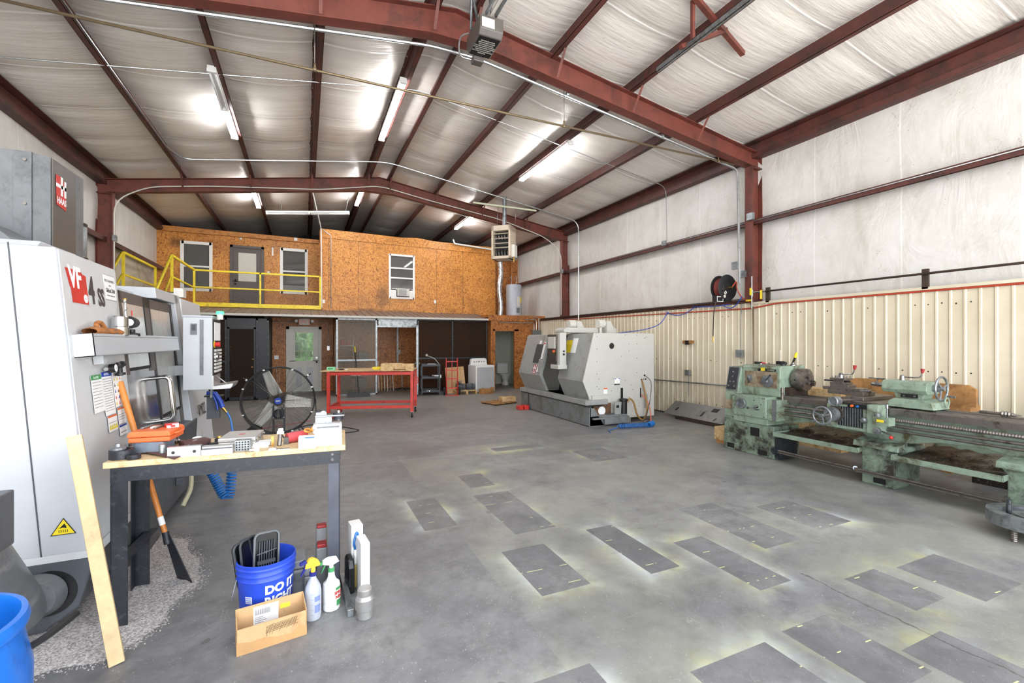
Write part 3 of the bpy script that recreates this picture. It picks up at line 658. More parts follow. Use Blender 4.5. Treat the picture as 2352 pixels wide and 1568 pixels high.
# things behind the hazy film
def shelfbin(x, z, w_, h, mat, lab, cat='bin', y=15.2):
    return tag(MB().m(mat).box(x-w_/2, x+w_/2, y, y+0.2, z, z+h).build('storage_bin', bev=0.01), lab, cat)
sh = thing('wall_shelf', 'row of grey shelf brackets behind the hazy screen panel', 'shelf', (1.15, 15.3, 0))
for zz in (1.5, 1.02, 0.78, 0.66): MB().m('galv').box(-0.18, 0.78 if zz == 1.02 else 0.3, 0, 0.25, zz, zz+0.03).build('shelf_board', sh)
MB().m('galv').box(-0.18, -0.15, 0.22, 0.25, 0, 1.8).box(0.27, 0.3, 0.22, 0.25, 0, 1.8).build('upright', sh)
shelfbin(1.1, 1.53, 0.12, 0.16, 'red', 'red bottle-like bin on top shelf behind hazy screen', y=15.35); shelfbin(1.26, 1.53, 0.1, 0.14, 'redp', 'second red container on top shelf behind hazy screen', y=15.35)
shelfbin(1.72, 1.05, 0.3, 0.26, 'hgrey', 'grey square tray hanging behind the hazy screen', y=15.3)
gm = thing('bench_grinder', 'dim grey machine standing behind the lower hazy screen panel', 'machine', (1.62, 15.05, 0))
MB().m('mdark').box(-0.16, 0.16, -0.1, 0.1, 0.2, 0.5).box(-0.25, 0.25, -0.16, 0.16, 0, 0.03).box(-0.05, 0.05, -0.05, 0.05, 0.03, 0.2).build('body', gm); MB().m('steel').cyl((-0.3, 0, 0.58), (0.0, 0, 0.58), 0.09).build('motor', gm)
# steel bars leaning in the cage doorway
for k in range(7):
    xx = 2.15+k*0.095; h_ = random.uniform(0.62, 1.0)
    tag(MB().m(random.choice(['galv', 'offwht', 'wood'])).cyl((xx, 15.6, 0), (xx+0.01, 15.9, 0.0+h_), 0.014).build('metal_bar'), 'slim upright bar leaning in the cage doorway behind the red bench', 'bar', 'bars leaning in the cage doorway')
so = thing('shop_stool', 'black swivel stool inside the cage doorway', 'stool', (2.95, 15.3, 0))
MB().m('blk').lathe([(0.17, 0.62), (0.18, 0.65), (0.17, 0.7), (0.02, 0.71)]).build('seat', so); MB().m('steel').cyl((0, 0, 0.08), (0, 0, 0.62), 0.02).build('post', so)
mb = MB().m('blk')
for k in range(5): a = k*2*PI/5; mb.tube([(0, 0, 0.12), (0.25*math.cos(a), 0.25*math.sin(a), 0.05)], 0.015)
mb.build('base', so)
tag(MB().m('galv').box(3.0-0.02, 3.04, 16.44, 16.5, 0.9, 2.3).box(2.96, 3.1, 16.38, 16.5, 1.2, 1.35).build('conduit'), 'upright grey conduit and outlet box inside cage doorway', 'conduit')
# ---------------------------------------------------------------- overhead: lights, conduits, heater, opener
def light(x, y, z, L, lit, label, rz=0, tilt=0, group='fluorescent strip lights under the roof'):
    t = thing('strip_light', label, 'ceiling light', (x, y, z), rz, group)
    M = Matrix.Rotation(tilt, 4, 'X')
    mb = MB().m('wht'); mb.prism([(-0.055, 0), (0.055, 0), (0.055, 0.05), (-0.055, 0.05)], 'y', 0, L, M)
    for a in (0, L/2-0.02, L-0.04): mb.prism([(-0.06, -0.045), (0.06, -0.045), (0.06, 0.0), (-0.06, 0.0)], 'y', a, a+0.04, M)
    mb.build('housing', t)
    for h in (0, 1):
        for sx_ in (-0.035, 0.035):
            q = MB().m('tube_on' if lit[h] else 'tube_off'); a = 0.04+h*(L/2); q.cyl(M @ Vector((sx_, a, -0.025)), M @ Vector((sx_, a+L/2-0.06, -0.025)), 0.0165, n=10); q.build('tube', t)
    return t
def pz(x): return roofz(x)-0.2-0.055
light(-1.23, 7.8, pz(-1.2), 2.44, (0, 1), 'strip light with its near half dark, on the second purlin from the left')
light(1.5, 7.65, pz(1.5), 2.44, (1, 1), 'lit strip light near the roof ridge, second from left in the nearer row')
light(4.82, 7.75, pz(4.82), 2.3, (1, 1), 'lit strip light on the right roof slope in front of the far frame')
light(-1.23, 13.05, pz(-1.2), 2.2, (1, 1), 'lit strip light behind the far frame above the dark loft door')
light(1.5, 13.05, pz(1.5), 2.2, (1, 1), 'lit strip light behind the far frame near its peak')
light(4.82, 13.15, pz(4.82), 2.2, (1, 1), 'lit strip light behind the far frame, left of the unit heater')
light(-0.98, 14.35, 5.22, 2.2, (0, 0), 'unlit strip light hanging crosswise over the left loft', -PI/2-0.02, 0.11)
tag(MB().m('emt').tube([(-0.6, 14.35, 5.36), (-0.6, 14.35, 5.62)], 0.004).tube([(1.1, 14.3, 5.5), (1.2, 14.4, 5.98)], 0.004).build('hanger_wire'), 'thin wires holding the crosswise unlit strip light', 'wire')
def conduit(name, pts, r, lab, mat='emt', rad=0.12, cat='conduit', clips=()):
    mb = MB().m(mat).tube(poly(pts, rad), r)
    for c in clips: mb.m('galv').cyl((c[0]-0.02, c[1], c[2]), (c[0]+0.02, c[1], c[2]), r*1.5, n=10)
    return tag(mb.build(name), lab, cat)
def rz_(x, o=0.0): return roofz(x)-0.2-o
conduit('conduit', [(-2.5, -0.9, rz_(-2.5, -0.05)), (-2.5, 11.1, rz_(-2.5, -0.05)), (-2.3, 11.5, rz_(-2.3, .03)), (XC, 11.5, rz_(XC, .03)), (7.45, 11.55, rz_(7.5, .03)), (7.45, 11.56, 2.3)], 0.018, 'long silver conduit crossing the roof then dropping to the white lathe machine', rad=0.3)
conduit('conduit', [(-4.0, 6.06, 4.93), (0.9, 6.06, roofz(0.9)-0.6), (XC-.3, 6.06, roofz(XC)-0.66), (XC+.35, 6.06, roofz(XC)-0.66), (2.8, 6.06, roofz(2.8)-0.6), (7.45, 6.06, 4.9), (7.5, 6.06, 2.75)], 0.022, 'bright silver conduit running along the near roof beam and down beside the hose reel', rad=0.15,
        clips=[(-1.9, 6.06, 5.22), (3.7, 6.06, 5.48), (5.6, 6.06, 5.18)])
mb = MB().m('brass2' if 'brass2' in MATS else paint('brass2', (128, 112, 88), 0.45, 0.6)).tube([(-3.9, 6.02, 4.93), (7.3, 6.02, 4.96)], 0.016, n=8)
for xx in (0.11, 3.62, 6.9): mb.m('steeld').tube([(xx, 6.02, 4.95), (xx, 6.02, rz_(xx)-0.1)], 0.006, n=5).m('brass2').cyl((xx-0.02, 6.02, 4.95), (xx+0.02, 6.02, 4.95), 0.026, n=10).cyl((xx, 6.02, 4.95), (xx, 6.02, 5.03), 0.012, n=8)
tag(mb.build('pipe'), 'thin tan pipe hung on rods level across the shop below the near beam', 'pipe')
conduit('conduit', [(-4.0, 8.0, rz_(-4.0, .02)), (XC, 8.0, rz_(XC, .02)), (7.6, 8.1, rz_(7.6, .02)), (7.68, 8.15, 4.0)], 0.0095, 'thin conduit feeding the nearer row of strip lights and dropping down the right wall', rad=0.2)
conduit('conduit', [(-1.15, 13.9, rz_(-1.15, .02)), (XC, 13.9, rz_(XC, .02)), (5.6, 13.9, rz_(5.6, .02))], 0.0095, 'thin conduit feeding the far row of strip lights', rad=0.2)
conduit('conduit', [(-3.8, 12.68, 2.5), (-3.8, 12.68, 4.75), (-3.2, 12.66, 5.12), (-2.0, 12.66, 5.3), (0.4, 12.66, 5.55), (XC, 12.66, 5.85), (3.0, 12.66, 5.66), (5.4, 12.66, 5.33), (6.9, 12.66, 4.95), (7.5, 12.66, 4.55), (7.5, 12.66, 2.5)], 0.014, 'grey conduit curving along the far roof beam between the columns', 'offwht', 0.3)
conduit('conduit', [(0.2, 13.9, 5.85), (0.48, 15.9, 5.28), (0.5, 15.93, 2.75)], 0.016, 'white vertical pipe at the left end of the right loft wall', 'wht', 0.05)
conduit('conduit', [(0.48, 15.92, 5.3), (0.78, 15.95, 5.1), (0.78, 15.95, 2.75)], 0.011, 'thin grey conduit right of the white vertical pipe on the loft wall', 'emt', 0.05)
conduit('conduit', [(7.62, 5.85, 4.2), (7.62, -0.9, 4.2)], 0.012, 'unused', 'emt') if False else None
conduit('conduit', [(7.635, 17.0, 3.905), (7.635, -0.9, 3.905)], 0.009, 'pale conduit lying along the right wall girt', 'emt')
def jbox(x, y, z, s, lab, mat='galv'):
    return tag(MB().m(mat).box(x-0.06, x, y-s/2, y+s/2, z-s/2, z+s/2).cyl((x-0.065, y, z), (x-0.06, y, z), s*0.2).build('junction_box', bev=0.006), lab, 'junction box')
jbox(7.57, 5.86, 3.97, 0.13, 'grey junction box on the near right column at the girt')
jbox(7.62, 8.15, 3.93, 0.11, 'grey junction box on the right wall girt under the thin conduit')
jbox(7.52, 6.14, 3.1, 0.14, 'grey junction box above the hose reel on the silver conduit')
jbox(7.56, 6.02, 2.92, 0.13, 'grey box between hose reel and the near column')
jbox(-3.74, 12.62, 3.9, 0.12, 'small grey box on the far left column')
jbox(7.52, 12.6, 3.9, 0.12, 'small grey box on the far right column')
jbox(7.62, 6.13, 1.42, 0.14, 'round-cornered grey outlet box on beige panel above the green lathe')
conduit('cable', [(7.61, 6.1, 2.4), (7.6, 6.12, 1.9), (7.62, 6.13, 1.5)], 0.006, 'thin grey cable down the beige panel to the outlet box', 'galv')
conduit('conduit', [(7.6, 5.85, 2.3), (7.61, 5.84, 0.1)], 0.014, 'tan upright conduit on beige panel behind the green lathe', 'brass2')
jbox(7.63, 7.44, 0.97, 0.12, 'grey wall outlet above the low conduit on the beige panel')
conduit('conduit', [(7.615, 8.9, 0.73), (7.615, 5.3, 0.8)], 0.013, 'low grey conduit along the beige panel', 'galv')
conduit('conduit', [(7.615, 7.44, 0.92), (7.615, 7.44, 0.76), (7.615, 7.44, 0.45)], 0.008, 'short upright conduit under the wall outlet', 'galv')
wb = thing('wood_block', 'small wooden block with a black hook on the beige panel', 'bracket', (7.6, 7.43, 1.64))
MB().m('woodd').box(-0.02, 0.03, -0.14, 0.14, -0.035, 0.035).build('board', wb); MB().m('blk').box(-0.06, 0, -0.035, 0.035, -0.06, 0.03).build('hook', wb)
# air lines on the right wall
conduit('pipe', [(7.6, 5.75, 2.56), (7.6, -0.9, 2.57)], 0.016, 'dark iron pipe above the beige panel right of near column', 'brown', cat='pipe')
for yy, lab in ((5.58, 'short brown angle bracket on beige panel nearest the column'), (3.28, 'short brown angle bracket under the iron pipe farther right')):
    tag(MB().m('brown').box(7.62, 7.66, yy-0.035, yy+0.035, 2.36, 2.63).build('pipe_bracket'), lab, 'bracket')
conduit('air_hose', [(7.63, -0.9, 2.33), (7.63, 5.4, 2.33), (7.63, 5.9, 2.27), (7.63, 12.7, 2.35)], 0.014, 'long red air line along the top of the beige panel', 'redhose' if 'redhose' in MATS else paint('redhose', (172, 62, 40), 0.45), cat='hose')
conduit('pipe', [(7.57, 14.2, 2.44), (7.57, 6.0, 2.44)], 0.02, 'brown pipe along the girt above the far beige panel', 'brown', cat='pipe')
for k, (a, b, sag) in enumerate([((7.6, 7.3, 2.4), (7.6, 6.35, 2.38), 0.02), ((7.6, 8.1, 2.33), (7.6, 7.25, 2.38), 0.12), ((7.6, 6.5, 2.36), (7.55, 6.05, 2.5), 0.12)]):
    a, b = Vector(a), Vector(b); tag(MB().m('blu').tube([a.lerp(b, t/12)-Vector((0, 0, sag*math.sin(PI*t/12))) for t in range(13)], 0.009).build('air_hose'), ['blue air hose run along the red line left of the reel', 'blue hose looped near the middle of the red line', 'short blue hose loop just under the reel'][k], 'hose')
tag(MB().m('blu').tube(spline([(7.58, 8.0, 2.33), (7.45, 8.15, 2.05), (7.2, 8.35, 1.93), (6.9, 8.5, 1.88), (6.6, 8.6, 1.84)]), 0.009).build('air_hose'), 'blue hose swooping from the wall to the white machine top', 'hose')
# hose reel
hr = thing('hose_reel', 'black hose reel of red hose mounted high beside the near right column', 'hose reel', (7.36, 6.3, 2.68))
for s_, nm in ((-0.09, 'front_flange'), (0.09, 'rear_flange')):
    MB().m('blk').lathe([(0.03, -0.006), (0.12, -0.006), (0.125, -0.02), (0.135, -0.006), (0.235, -0.006), (0.25, 0), (0.235, 0.008), (0.03, 0.008)], c=(0, s_, 0), ax='y', n=40).build(nm, hr)
mb = MB().m('redhose2' if 'redhose2' in MATS else paint('redhose2', (120, 52, 44), 0.5))
for k in range(7): mb.lathe([(0.185+0.011*math.cos(a*PI/4), -0.07+k*0.0225+0.011*math.sin(a*PI/4)) for a in range(9)], ax='y', n=36)
mb.build('hose_coil', hr)
MB().m('blk').box(-0.03, 0.24, -0.02, 0.05, -0.03, 0.03).box(-0.28, -0.1, -0.08, 0.02, -0.28, -0.16).box(-0.22, 0.2, -0.02, 0.0, -0.26, -0.22).build('bracket', hr)
mb = MB().m('wht'); 
for (a, b, c, d) in ((-0.27, -0.11, -0.275, -0.265), (-0.27, -0.11, -0.185, -0.175), (-0.27, -0.26, -0.265, -0.185), (-0.12, -0.11, -0.265, -0.185)): mb.box(a, b, -0.084, -0.081, c, d)
mb.build('roller_guide', hr)
MB().m('brass').cyl((0, -0.1, 0), (0, -0.2, 0), 0.015).build('swivel', hr)
MB().m('redhose').tube(spline([(0, -0.19, 0), (0.1, -0.2, 0.1), (0.17, -0.16, -0.02), (0.2, -0.25, -0.2), (0.22, -0.45, -0.33)]), 0.011).build('feed_hose', hr)
MB().m('offwht').lathe([(0.035, 0), (0.035, -0.002)], c=(-0.07, -0.1, -0.1), ax='y', n=16).lathe([(0.03, 0), (0.03, -0.002)], c=(-0.09, -0.1, -0.17), ax='y', n=16).build('stickers', hr)
conduit('air_hose', [(7.12, 6.28, 2.4), (7.1, 6.3, 2.2), (7.11, 6.33, 1.75)], 0.01, 'dark hose end hanging down from the reel with brass fitting', 'brown', cat='hose', rad=0.1)
tag(MB().m('brass').cyl((7.11, 6.33, 1.75), (7.11, 6.33, 1.64), 0.014).build('hose_fitting'), 'brass fitting at the end of the hanging hose', 'fitting')
vl = thing('ball_valve', 'yellow handled valves on the air drop beside the reel', 'valve', (7.55, 5.84, 2.56))
MB().m('steel').cyl((0, 0, 0.3), (0, 0, -0.3), 0.014).cyl((0, 0, 0), (0.03, -0.25, 0), 0.014).cyl((-0.0, 0, 0.05), (0, 0, -0.08), 0.025).build('body', vl)
MB().m('yel').box(-0.035, -0.02, -0.02, 0.02, -0.05, 0.08).build('handle', vl); MB().m('yel').box(-0.03, -0.015, -0.22, -0.19, -0.14, 0.02).build('handle', vl); MB().m('yel').box(-0.03, -0.015, 0.0, 0.1, -0.16, -0.13).build('handle', vl)
# electrical panel by the bathroom
tag(MB().m('hgrey').box(7.3, 7.62, 14.24, 14.34, 1.5, 2.05).box(7.32, 7.6, 14.235, 14.245, 1.52, 2.03).build('breaker_panel', bev=0.005), 'grey breaker panel on the right corner beside the bathroom wall', 'electrical panel')
for k, (a, b, c) in enumerate([(7.36, 2.3, 6.1), (7.45, 2.42, 7.0), (7.55, 2.5, 7.3)]):
    conduit('conduit', [(a, 14.28, 2.05), (a, 14.28, b), (c if k else 6.0, 14.28, b)], 0.014, ['conduit running left over the bathroom door from the breaker panel', 'middle conduit rising from the breaker panel', 'right conduit rising from the breaker panel'][k], 'emt', 0.1)
# unit heater
uh = thing('unit_heater', 'beige gas unit heater hung from the roof with open louvres', 'heater', (4.98, 11.5, 3.9), math.radians(-43))
mb = MB().m('beige' if 'beige' in MATS else paint('beige', (196, 182, 162), 0.45))
mb.box(-0.27, -0.22, -0.22, 0.3, 0, 0.9).box(0.22, 0.27, -0.22, 0.3, 0, 0.9).box(-0.27, 0.27, -0.22, 0.3, 0.76, 0.9).box(-0.27, 0.27, -0.22, 0.3, 0, 0.07).box(-0.27, 0.27, 0.25, 0.3, 0, 0.9).build('cabinet', uh)
MB().m('blk').box(-0.22, 0.22, -0.05, -0.04, 0.07, 0.76).build('back_panel', uh)
for zz in (0.3, 0.42, 0.55, 0.68): MB().m('beige').cbox((0, -0.2, zz), (0.44, 0.09, 0.006), (0.45, 0, 0)).build('louver', uh)
mb = MB().m('steel')
for k in range(5):
    for zz in (0.18, 0.62): mb.tube([(-0.17+k*0.085, -0.1, zz-0.07), (-0.17+k*0.085, -0.14, zz), (-0.17+k*0.085, -0.1, zz+0.07)], 0.022)
mb.build('heat_tubes', uh)
MB().m('offwht').box(0.27, 0.36, -0.1, 0.12, 0.05, 0.38).build('control_box', uh); MB().m('brass').cyl((0.3, 0, 0.05), (0.3, 0, -0.08), 0.02).build('gas_valve', uh)
MB().m('galv').cyl((0, 0.08, 0.9), (0, 0.08, 1.75), 0.055).cyl((0, 0.08, 1.1), (0, 0.08, 1.12), 0.062).build('flue', uh)
tag(MB().m('ltgreen2' if 'ltgreen2' in MATS else paint('ltgreen2', (180, 184, 160), 0.5)).cbox((4.95, 11.3, 5.3), (1.8, 0.04, 0.04), (0, 0.03, -0.1)).m('steel').cyl((4.75, 11.4, 4.8), (4.75, 11.35, 5.3), 0.005, n=5).cyl((5.25, 11.35, 4.8), (5.25, 11.25, 5.3), 0.005, n=5).build('heater_strut'), 'pale strut rail with rods that carries the unit heater', 'strut')
# water heater and duct on the bathroom roof
wh = thing('water_heater', 'grey cylindrical water heater standing on the bathroom roof', 'water heater', (6.95, 15.1, 2.56))
paint('whgrey', (168, 172, 182), 0.35)
MB().m('whgrey').lathe([(0.27, 0), (0.28, 0.01), (0.28, 1.12), (0.265, 1.15), (0.05, 1.17)], n=32).build('tank', wh)
MB().m('offwht').prism([(0.281*math.cos(a), 0.281*math.sin(a)) for a in [math.radians(-90+k*8) for k in range(5)]]+[(0.27*math.cos(a), 0.27*math.sin(a)) for a in [math.radians(-58-k*8) for k in range(5)]], 'z', 0.35, 0.7).build('label', wh)
MB().m('yel').prism([(0.283*math.cos(a), 0.283*math.sin(a)) for a in [math.radians(-60+k*6) for k in range(4)]]+[(0.27*math.cos(a), 0.27*math.sin(a)) for a in [math.radians(-42-k*6) for k in range(4)]], 'z', 0.5, 0.72).build('label', wh)
MB().m('hgrey').box(-0.02, 0.1, -0.29, -0.25, 0.12, 0.3).build('access_panel', wh)
MB().m('steel').cyl((-0.1, 0, 1.15), (-0.1, 0, 1.5), 0.012).cyl((0.1, 0, 1.15), (0.1, 0, 1.5), 0.012).tube([(0.1, 0, 1.5), (0.02, -0.05, 1.4), (-0.02, -0.08, 1.35)], 0.01).tube([(-0.1, 0, 1.45), (-0.2, -0.05, 1.38)], 0.01).sph((-0.22, -0.05, 1.36), 0.02, 5).build('pipes', wh)
mb = MB().m('foil' if 'foil' in MATS else paint('foil', (200, 200, 204), 0.25, 0.9)); pf = []
random.seed(3)
mb.tube([(6.36+0.03*math.sin(k*0.35), 15.0, 2.56+k*0.07) for k in range(31)], 0.09, n=14, rr=[0.088+random.uniform(-.006, .006) for k in range(31)])
o = tag(mb.build('duct'), 'silver foil flexible duct standing on the bathroom roof', 'duct')
conduit('pipe', [(4.9, 15.9, 5.35), (4.95, 15.9, 5.2), (6.6, 15.9, 5.1)], 0.03, 'white elbow pipe on top of the right loft wall', 'wht', 0.05, cat='pipe')
tag(MB().m('galv').lathe([(0.1+0.012*(k % 2), k*0.03) for k in range(30)], M=Matrix.Translation((5.75, 16.2, 5.12)) @ Matrix.Rotation(PI/2, 4, 'Y')).build('duct'), 'ribbed metal duct lying behind the top of the right loft wall', 'duct')
# door opener and track
op = thing('door_opener', 'dark grey overhead door opener with a white lettered warning plate', 'door opener', (2.03, 5.28, 5.3))
paint('opgrey', (84, 80, 76), 0.4)
MB().m('opgrey').prism([(-0.2, 0), (0.2, 0), (0.25, 0.09), (0.25, 0.22), (-0.25, 0.22), (-0.25, 0.06)], 'x', -0.15, 0.15).build('housing', op, bev=0.01)
MB().m('blk').box(-0.13, 0.13, -0.19, 0.19, -0.004, 0.0).build('plate', op, label='black warning plate')
mb = MB().m('offwht')
words = ['WARNING', 'CAUTION TO REDUCE RISK', 'KEEP DOOR IN SIGHT', 'UNTIL COMPLETELY CLOSED', 'DO NOT PERMIT CHILDREN', 'TO OPERATE DOOR', 'DISCONNECT POWER', 'BEFORE SERVICING']
for k, wd in enumerate(words): mb.text(wd, 0.021, Matrix.Translation((0, 0.12-k*0.034, -0.005)) @ Matrix.Rotation(PI, 4, 'X') @ Matrix.Rotation(PI, 4, 'Z') @ Matrix.Rotation(PI, 4, 'Z'), 0.0005, 0.0006)
mb.build('lettering', op)
MB().m('offwht').box(-0.13, 0.03, -0.26, -0.25, 0.07, 0.18).build('label', op)
MB().m('opgrey').box(-0.07, 0.07, 0.2, 0.32, -0.06, 0.02).build('junction', op, bev=0.01)
MB().m('galv').box(-0.07, -0.05, -6.2, -0.2, 0.24, 0.29).box(0.05, 0.07, -6.2, -0.2, 0.24, 0.29).m('offwht').box(-0.012, 0.012, -6.2, -0.2, 0.25, 0.27).build('rail', op)
mb = MB().m('galv')
for (a, b) in (((-0.16, 0.05, 0.2), (-0.2, -0.1, 0.85)), ((-0.08, 0.0, 0.22), (-0.35, -0.3, 0.8)), ((0.16, 0.1, 0.2), (0.1, 0.1, 0.85))):
    a, b = Vector(a), Vector(b); mb.tube([a, b], 0.018, n=4)
mb.build('hanger_straps', op)
MB().m('emt').tube(spline([(-0.2, 0.0, 0.12), (-0.28, 0.1, 0.1), (-0.24, 0.24, -0.02), (-0.08, 0.26, -0.03)]), 0.01).build('cable', op)
tr = thing('door_track', 'galvanised overhead door track below the purlins at the upper right', 'door track', (4.32, 4.75, 5.3))
MB().m('galv').box(-0.03, -0.024, -5.6, 0, -0.04, 0.03).box(-0.03, 0.03, -5.6, 0, 0.024, 0.03).box(0.024, 0.03, -5.6, 0, -0.02, 0.03).box(-0.03, 0.0, -5.6, 0, -0.04, -0.034).build('track', tr)
MB().m('primer').box(-0.02, 0.02, -0.62, -0.58, 0.03, 0.52).build('post', tr)
MB().m('primer').cbox((0.3, -0.5, 0.2), (0.9, 0.05, 0.05), (0, -0.5, 0)).cbox((0.45, -0.55, 0.42), (1.5, 0.06, 0.06), (0, 0.15, 0.25)).build('brace', tr)
# ---------------------------------------------------------------- yellow loft railing and stair
rl = thing('loft_railing', 'yellow steel railing with mesh infill along the loft edge over the awning', 'railing', (-2.93, 15.9, 2.68))
L = 3.38; 
mb = MB().m('yel')
for xx in (0, 1.69, L): mb.box(xx-0.025, xx+0.025, -0.025, 0.025, 0.0, 1.07)
mb.build('posts', rl)
MB().m('yel').box(0, L, -0.025, 0.025, 1.03, 1.08).build('top_rail', rl); MB().m('yel').box(0, L, -0.02, 0.02, 0.54, 0.58).build('middle_rail', rl); MB().m('yel').box(0, L, -0.01, 0.01, 0.0, 0.12).build('kick_plate', rl)
mb = MB().m('galv')
for k in range(78):
    a = k*0.0433; 
    for s_ in (-1, 1):
        p0 = Vector((a, 0, 0.12)); n_ = 7; pts = []
        x_ = a
        if s_ > 0: mb.tube([(a+(0.0216 if q % 2 else 0), 0, 0.12+q*0.06) for q in range(8)], 0.0028, n=3)
        else: mb.tube([(a+0.0433-(0.0216 if q % 2 else 0), 0, 0.12+q*0.06) for q in range(8)], 0.0028, n=3)
o = mb.build('mesh_infill', rl)
for xx, y0_, y1_, nm, lab in ((-2.93, 13.45, 15.85, 'walkway_railing', 'yellow railing returning toward the camera beside the left loft window'), (-3.86, 13.45, 15.95, 'wall_railing', 'yellow railing against the white left wall by the loft stair')):
    t = thing(nm, lab, 'railing', (xx, y0_, 2.68)); L = y1_-y0_
    mb = MB().m('yel')
    for yy in ((0, L) if xx < -3 else (0,)): mb.box(-0.025, 0.025, yy-0.025, yy+0.025, 0, 1.07)
    mb.build('posts', t); MB().m('yel').box(-0.025, 0.025, 0, L, 1.03, 1.08).build('top_rail', t); MB().m('yel').box(-0.02, 0.02, 0, L, 0.52, 0.56).build('middle_rail', t)
tag(MB().m('yel').box(-3.9, -2.88, 13.4, 16.0, 2.6, 2.68).build('walkway'), 'yellow edged walkway deck at the top of the loft stair', 'walkway')
stt = thing('loft_stair', 'yellow steel stair descending toward the white milling machine', 'stairs', (-3.4, 13.4, 0))
mb = MB().m('yel')
for xx in (-0.45, 0.45):
    mb.prism([(0, 2.68), (-3.4, 0.0), (-3.15, 0.0), (0, 2.48)], 'x', xx-0.02, xx+0.02)
mb.build('stringer', stt)
for k in range(11): MB().m('galv').box(-0.43, 0.43, -0.05-k*0.29-0.25, -0.05-k*0.29, 2.42-k*0.23, 2.45-k*0.23).build('step', stt)
for xx in (-0.46, 0.47):
    q = MB().m('yel'); q.tube([(xx, 0, 3.73), (xx, -3.3, 1.12)], 0.03, n=4).tube([(xx, 0, 3.22), (xx, -3.3, 0.62)], 0.025, n=4).box(xx-0.02, xx+0.02, -3.3, -3.26, 0.1, 1.15); q.build('handrail', stt)
st('wall_left', MB().m('insul2' if 'insul2' in MATS else paint('insul2', (188, 182, 170), 0.5, dirt=(140, 130, 112), amt=0.25, scale=2)).box(-4.16, -4.1, 12.9, 16.9, 2.5, 3.83))
# ---------------------------------------------------------------- large milling machine at the left
def fx(z): return -1.10-(z-0.42)*0.0966
_n = math.hypot(1, 0.0966)
def SL(y, z, off=0.0):
    """frame on the machine's leaning front: local x along the shop, y up the face, z outward"""
    c, s_ = 1/_n, 0.0966/_n
    M = Matrix(((0, -s_, c), (1, 0, 0), (0, c, s_))).to_4x4()
    return Matrix.Translation((fx(z)+off, y, z)) @ M
MM = thing('milling_machine', 'large white and grey enclosed milling machine filling the left side', 'milling machine', (-2.5, 5.2, 0))
def B(mb, name, par=MM, **k): return mb.build(name, par, world=True, **k)
paint('stainless', (150, 148, 146), 0.13, 0.9, var=0.04)
paint('mwin', (206, 208, 206), 0.15, 0.35, dirt=(214, 214, 206), amt=0.2, scale=3)
paint('mfront', (196, 198, 200), 0.38, dirt=(172, 168, 160), amt=0.02, scale=3, var=0.03)
# base
mb = MB().m('mdark'); mb.prism([(-3.9, 0.03), (-1.32, 0.03), (-1.17, 0.14), (-1.095, 0.42), (-3.9, 0.42)], 'y', 3.38, 4.25)
mb.prism([(-3.9, 0.03), (-1.3, 0.03), (-1.17, 0.14), (-1.13, 0.42), (-3.9, 0.42)], 'y', 6.06, 7.05)
mb.prism([(-3.9, 0.43), (-3.9, 0.03), (-1.22, 0.03), (-1.12, 0.12), (-1.085, 0.8), (-1.3, 0.83), (-3.9, 0.83)], 'y', 4.25, 6.06).build('base', MM, world=True, bev=0.012)
B(MB().m('mfront').prism([(-2.0, 0.415), (-1.095, 0.415), (-1.11, 0.455), (-2.0, 0.455)], 'y', 3.375, 4.25), 'lower_lip')
# chip auger opening on the near end
mb = MB().m('blk'); mb.lathe([(0.0001, 3.378), (0.125, 3.378), (0.125, 3.374), (0.0001, 3.372)], c=(-1.30, 0, 0.245), ax='y', n=32); B(mb, 'auger_opening')
B(MB().m('hgrey').lathe([(0.115, 3.37), (0.12, 3.36), (0.118, 3.35), (0.09, 3.30), (0.0001, 3.28)], c=(-1.33, 0, 0.25), ax='y', n=32), 'auger_cap')
mb = MB().m('mdark2' if 'mdark2' in MATS else paint('mdark2', (104, 106, 110), 0.35, dirt=(134, 134, 134), amt=0.2, scale=6, var=0.1))
mb.cyl((-1.40, 3.30, 0.20), (-1.33, 2.66, 0.84), 0.125, 0.13, n=28).m('mdark').box(-1.6, -1.165, 2.42, 2.74, 0.76, 1.0)
B(mb, 'chip_chute', bev=0.008)
# body
mb = MB().m('mwhite'); mb.prism([(-3.9, 0.45), (-1.118, 0.45), (-1.272, 2.18), (-3.9, 2.2)], 'y', 3.38, 4.25)
mb.prism([(-3.9, 0.83), (-1.36, 0.83), (-1.42, 2.1), (-3.9, 2.1)], 'y', 4.25, 6.0)
B(mb, 'enclosure', bev=0.01)
B(MB().m('mfront').prism([(-1.13, 0.46), (-1.114, 0.46), (-1.266, 2.17), (-1.29, 2.17)], 'y', 3.40, 4.24), 'front_panel')
mb = MB().m('mwhite'); mb.prism([(-3.9, 0.3), (-1.10, 0.8), (-1.262, 2.15), (-3.9, 2.15)], 'y', 5.87, 6.09)
mb.prism([(-1.3, 2.05), (-1.25, 2.05), (-1.262, 2.15), (-3.0, 2.17)], 'y', 5.2, 6.0); B(mb, 'door_frame', bev=0.006)
B(MB().m('mfront').prism([(-3.9, 0.3), (-1.09, 0.33), (-1.25, 2.13), (-3.9, 2.15)], 'y', 6.09, 7.10), 'far_panel', bev=0.012)
mb = MB().m('dkgrey'); mb.box(-1.345, -1.335, 3.376, 3.381, 0.45, 2.18, Matrix.Shear('XY', 4, (0, 0)) if False else None)
mb = MB().m('dkgrey').prism([(-1.332, 0.45), (-1.327, 0.45), (-1.462, 2.19), (-1.468, 2.19)], 'y', 3.376, 3.381); B(mb, 'panel_seam')
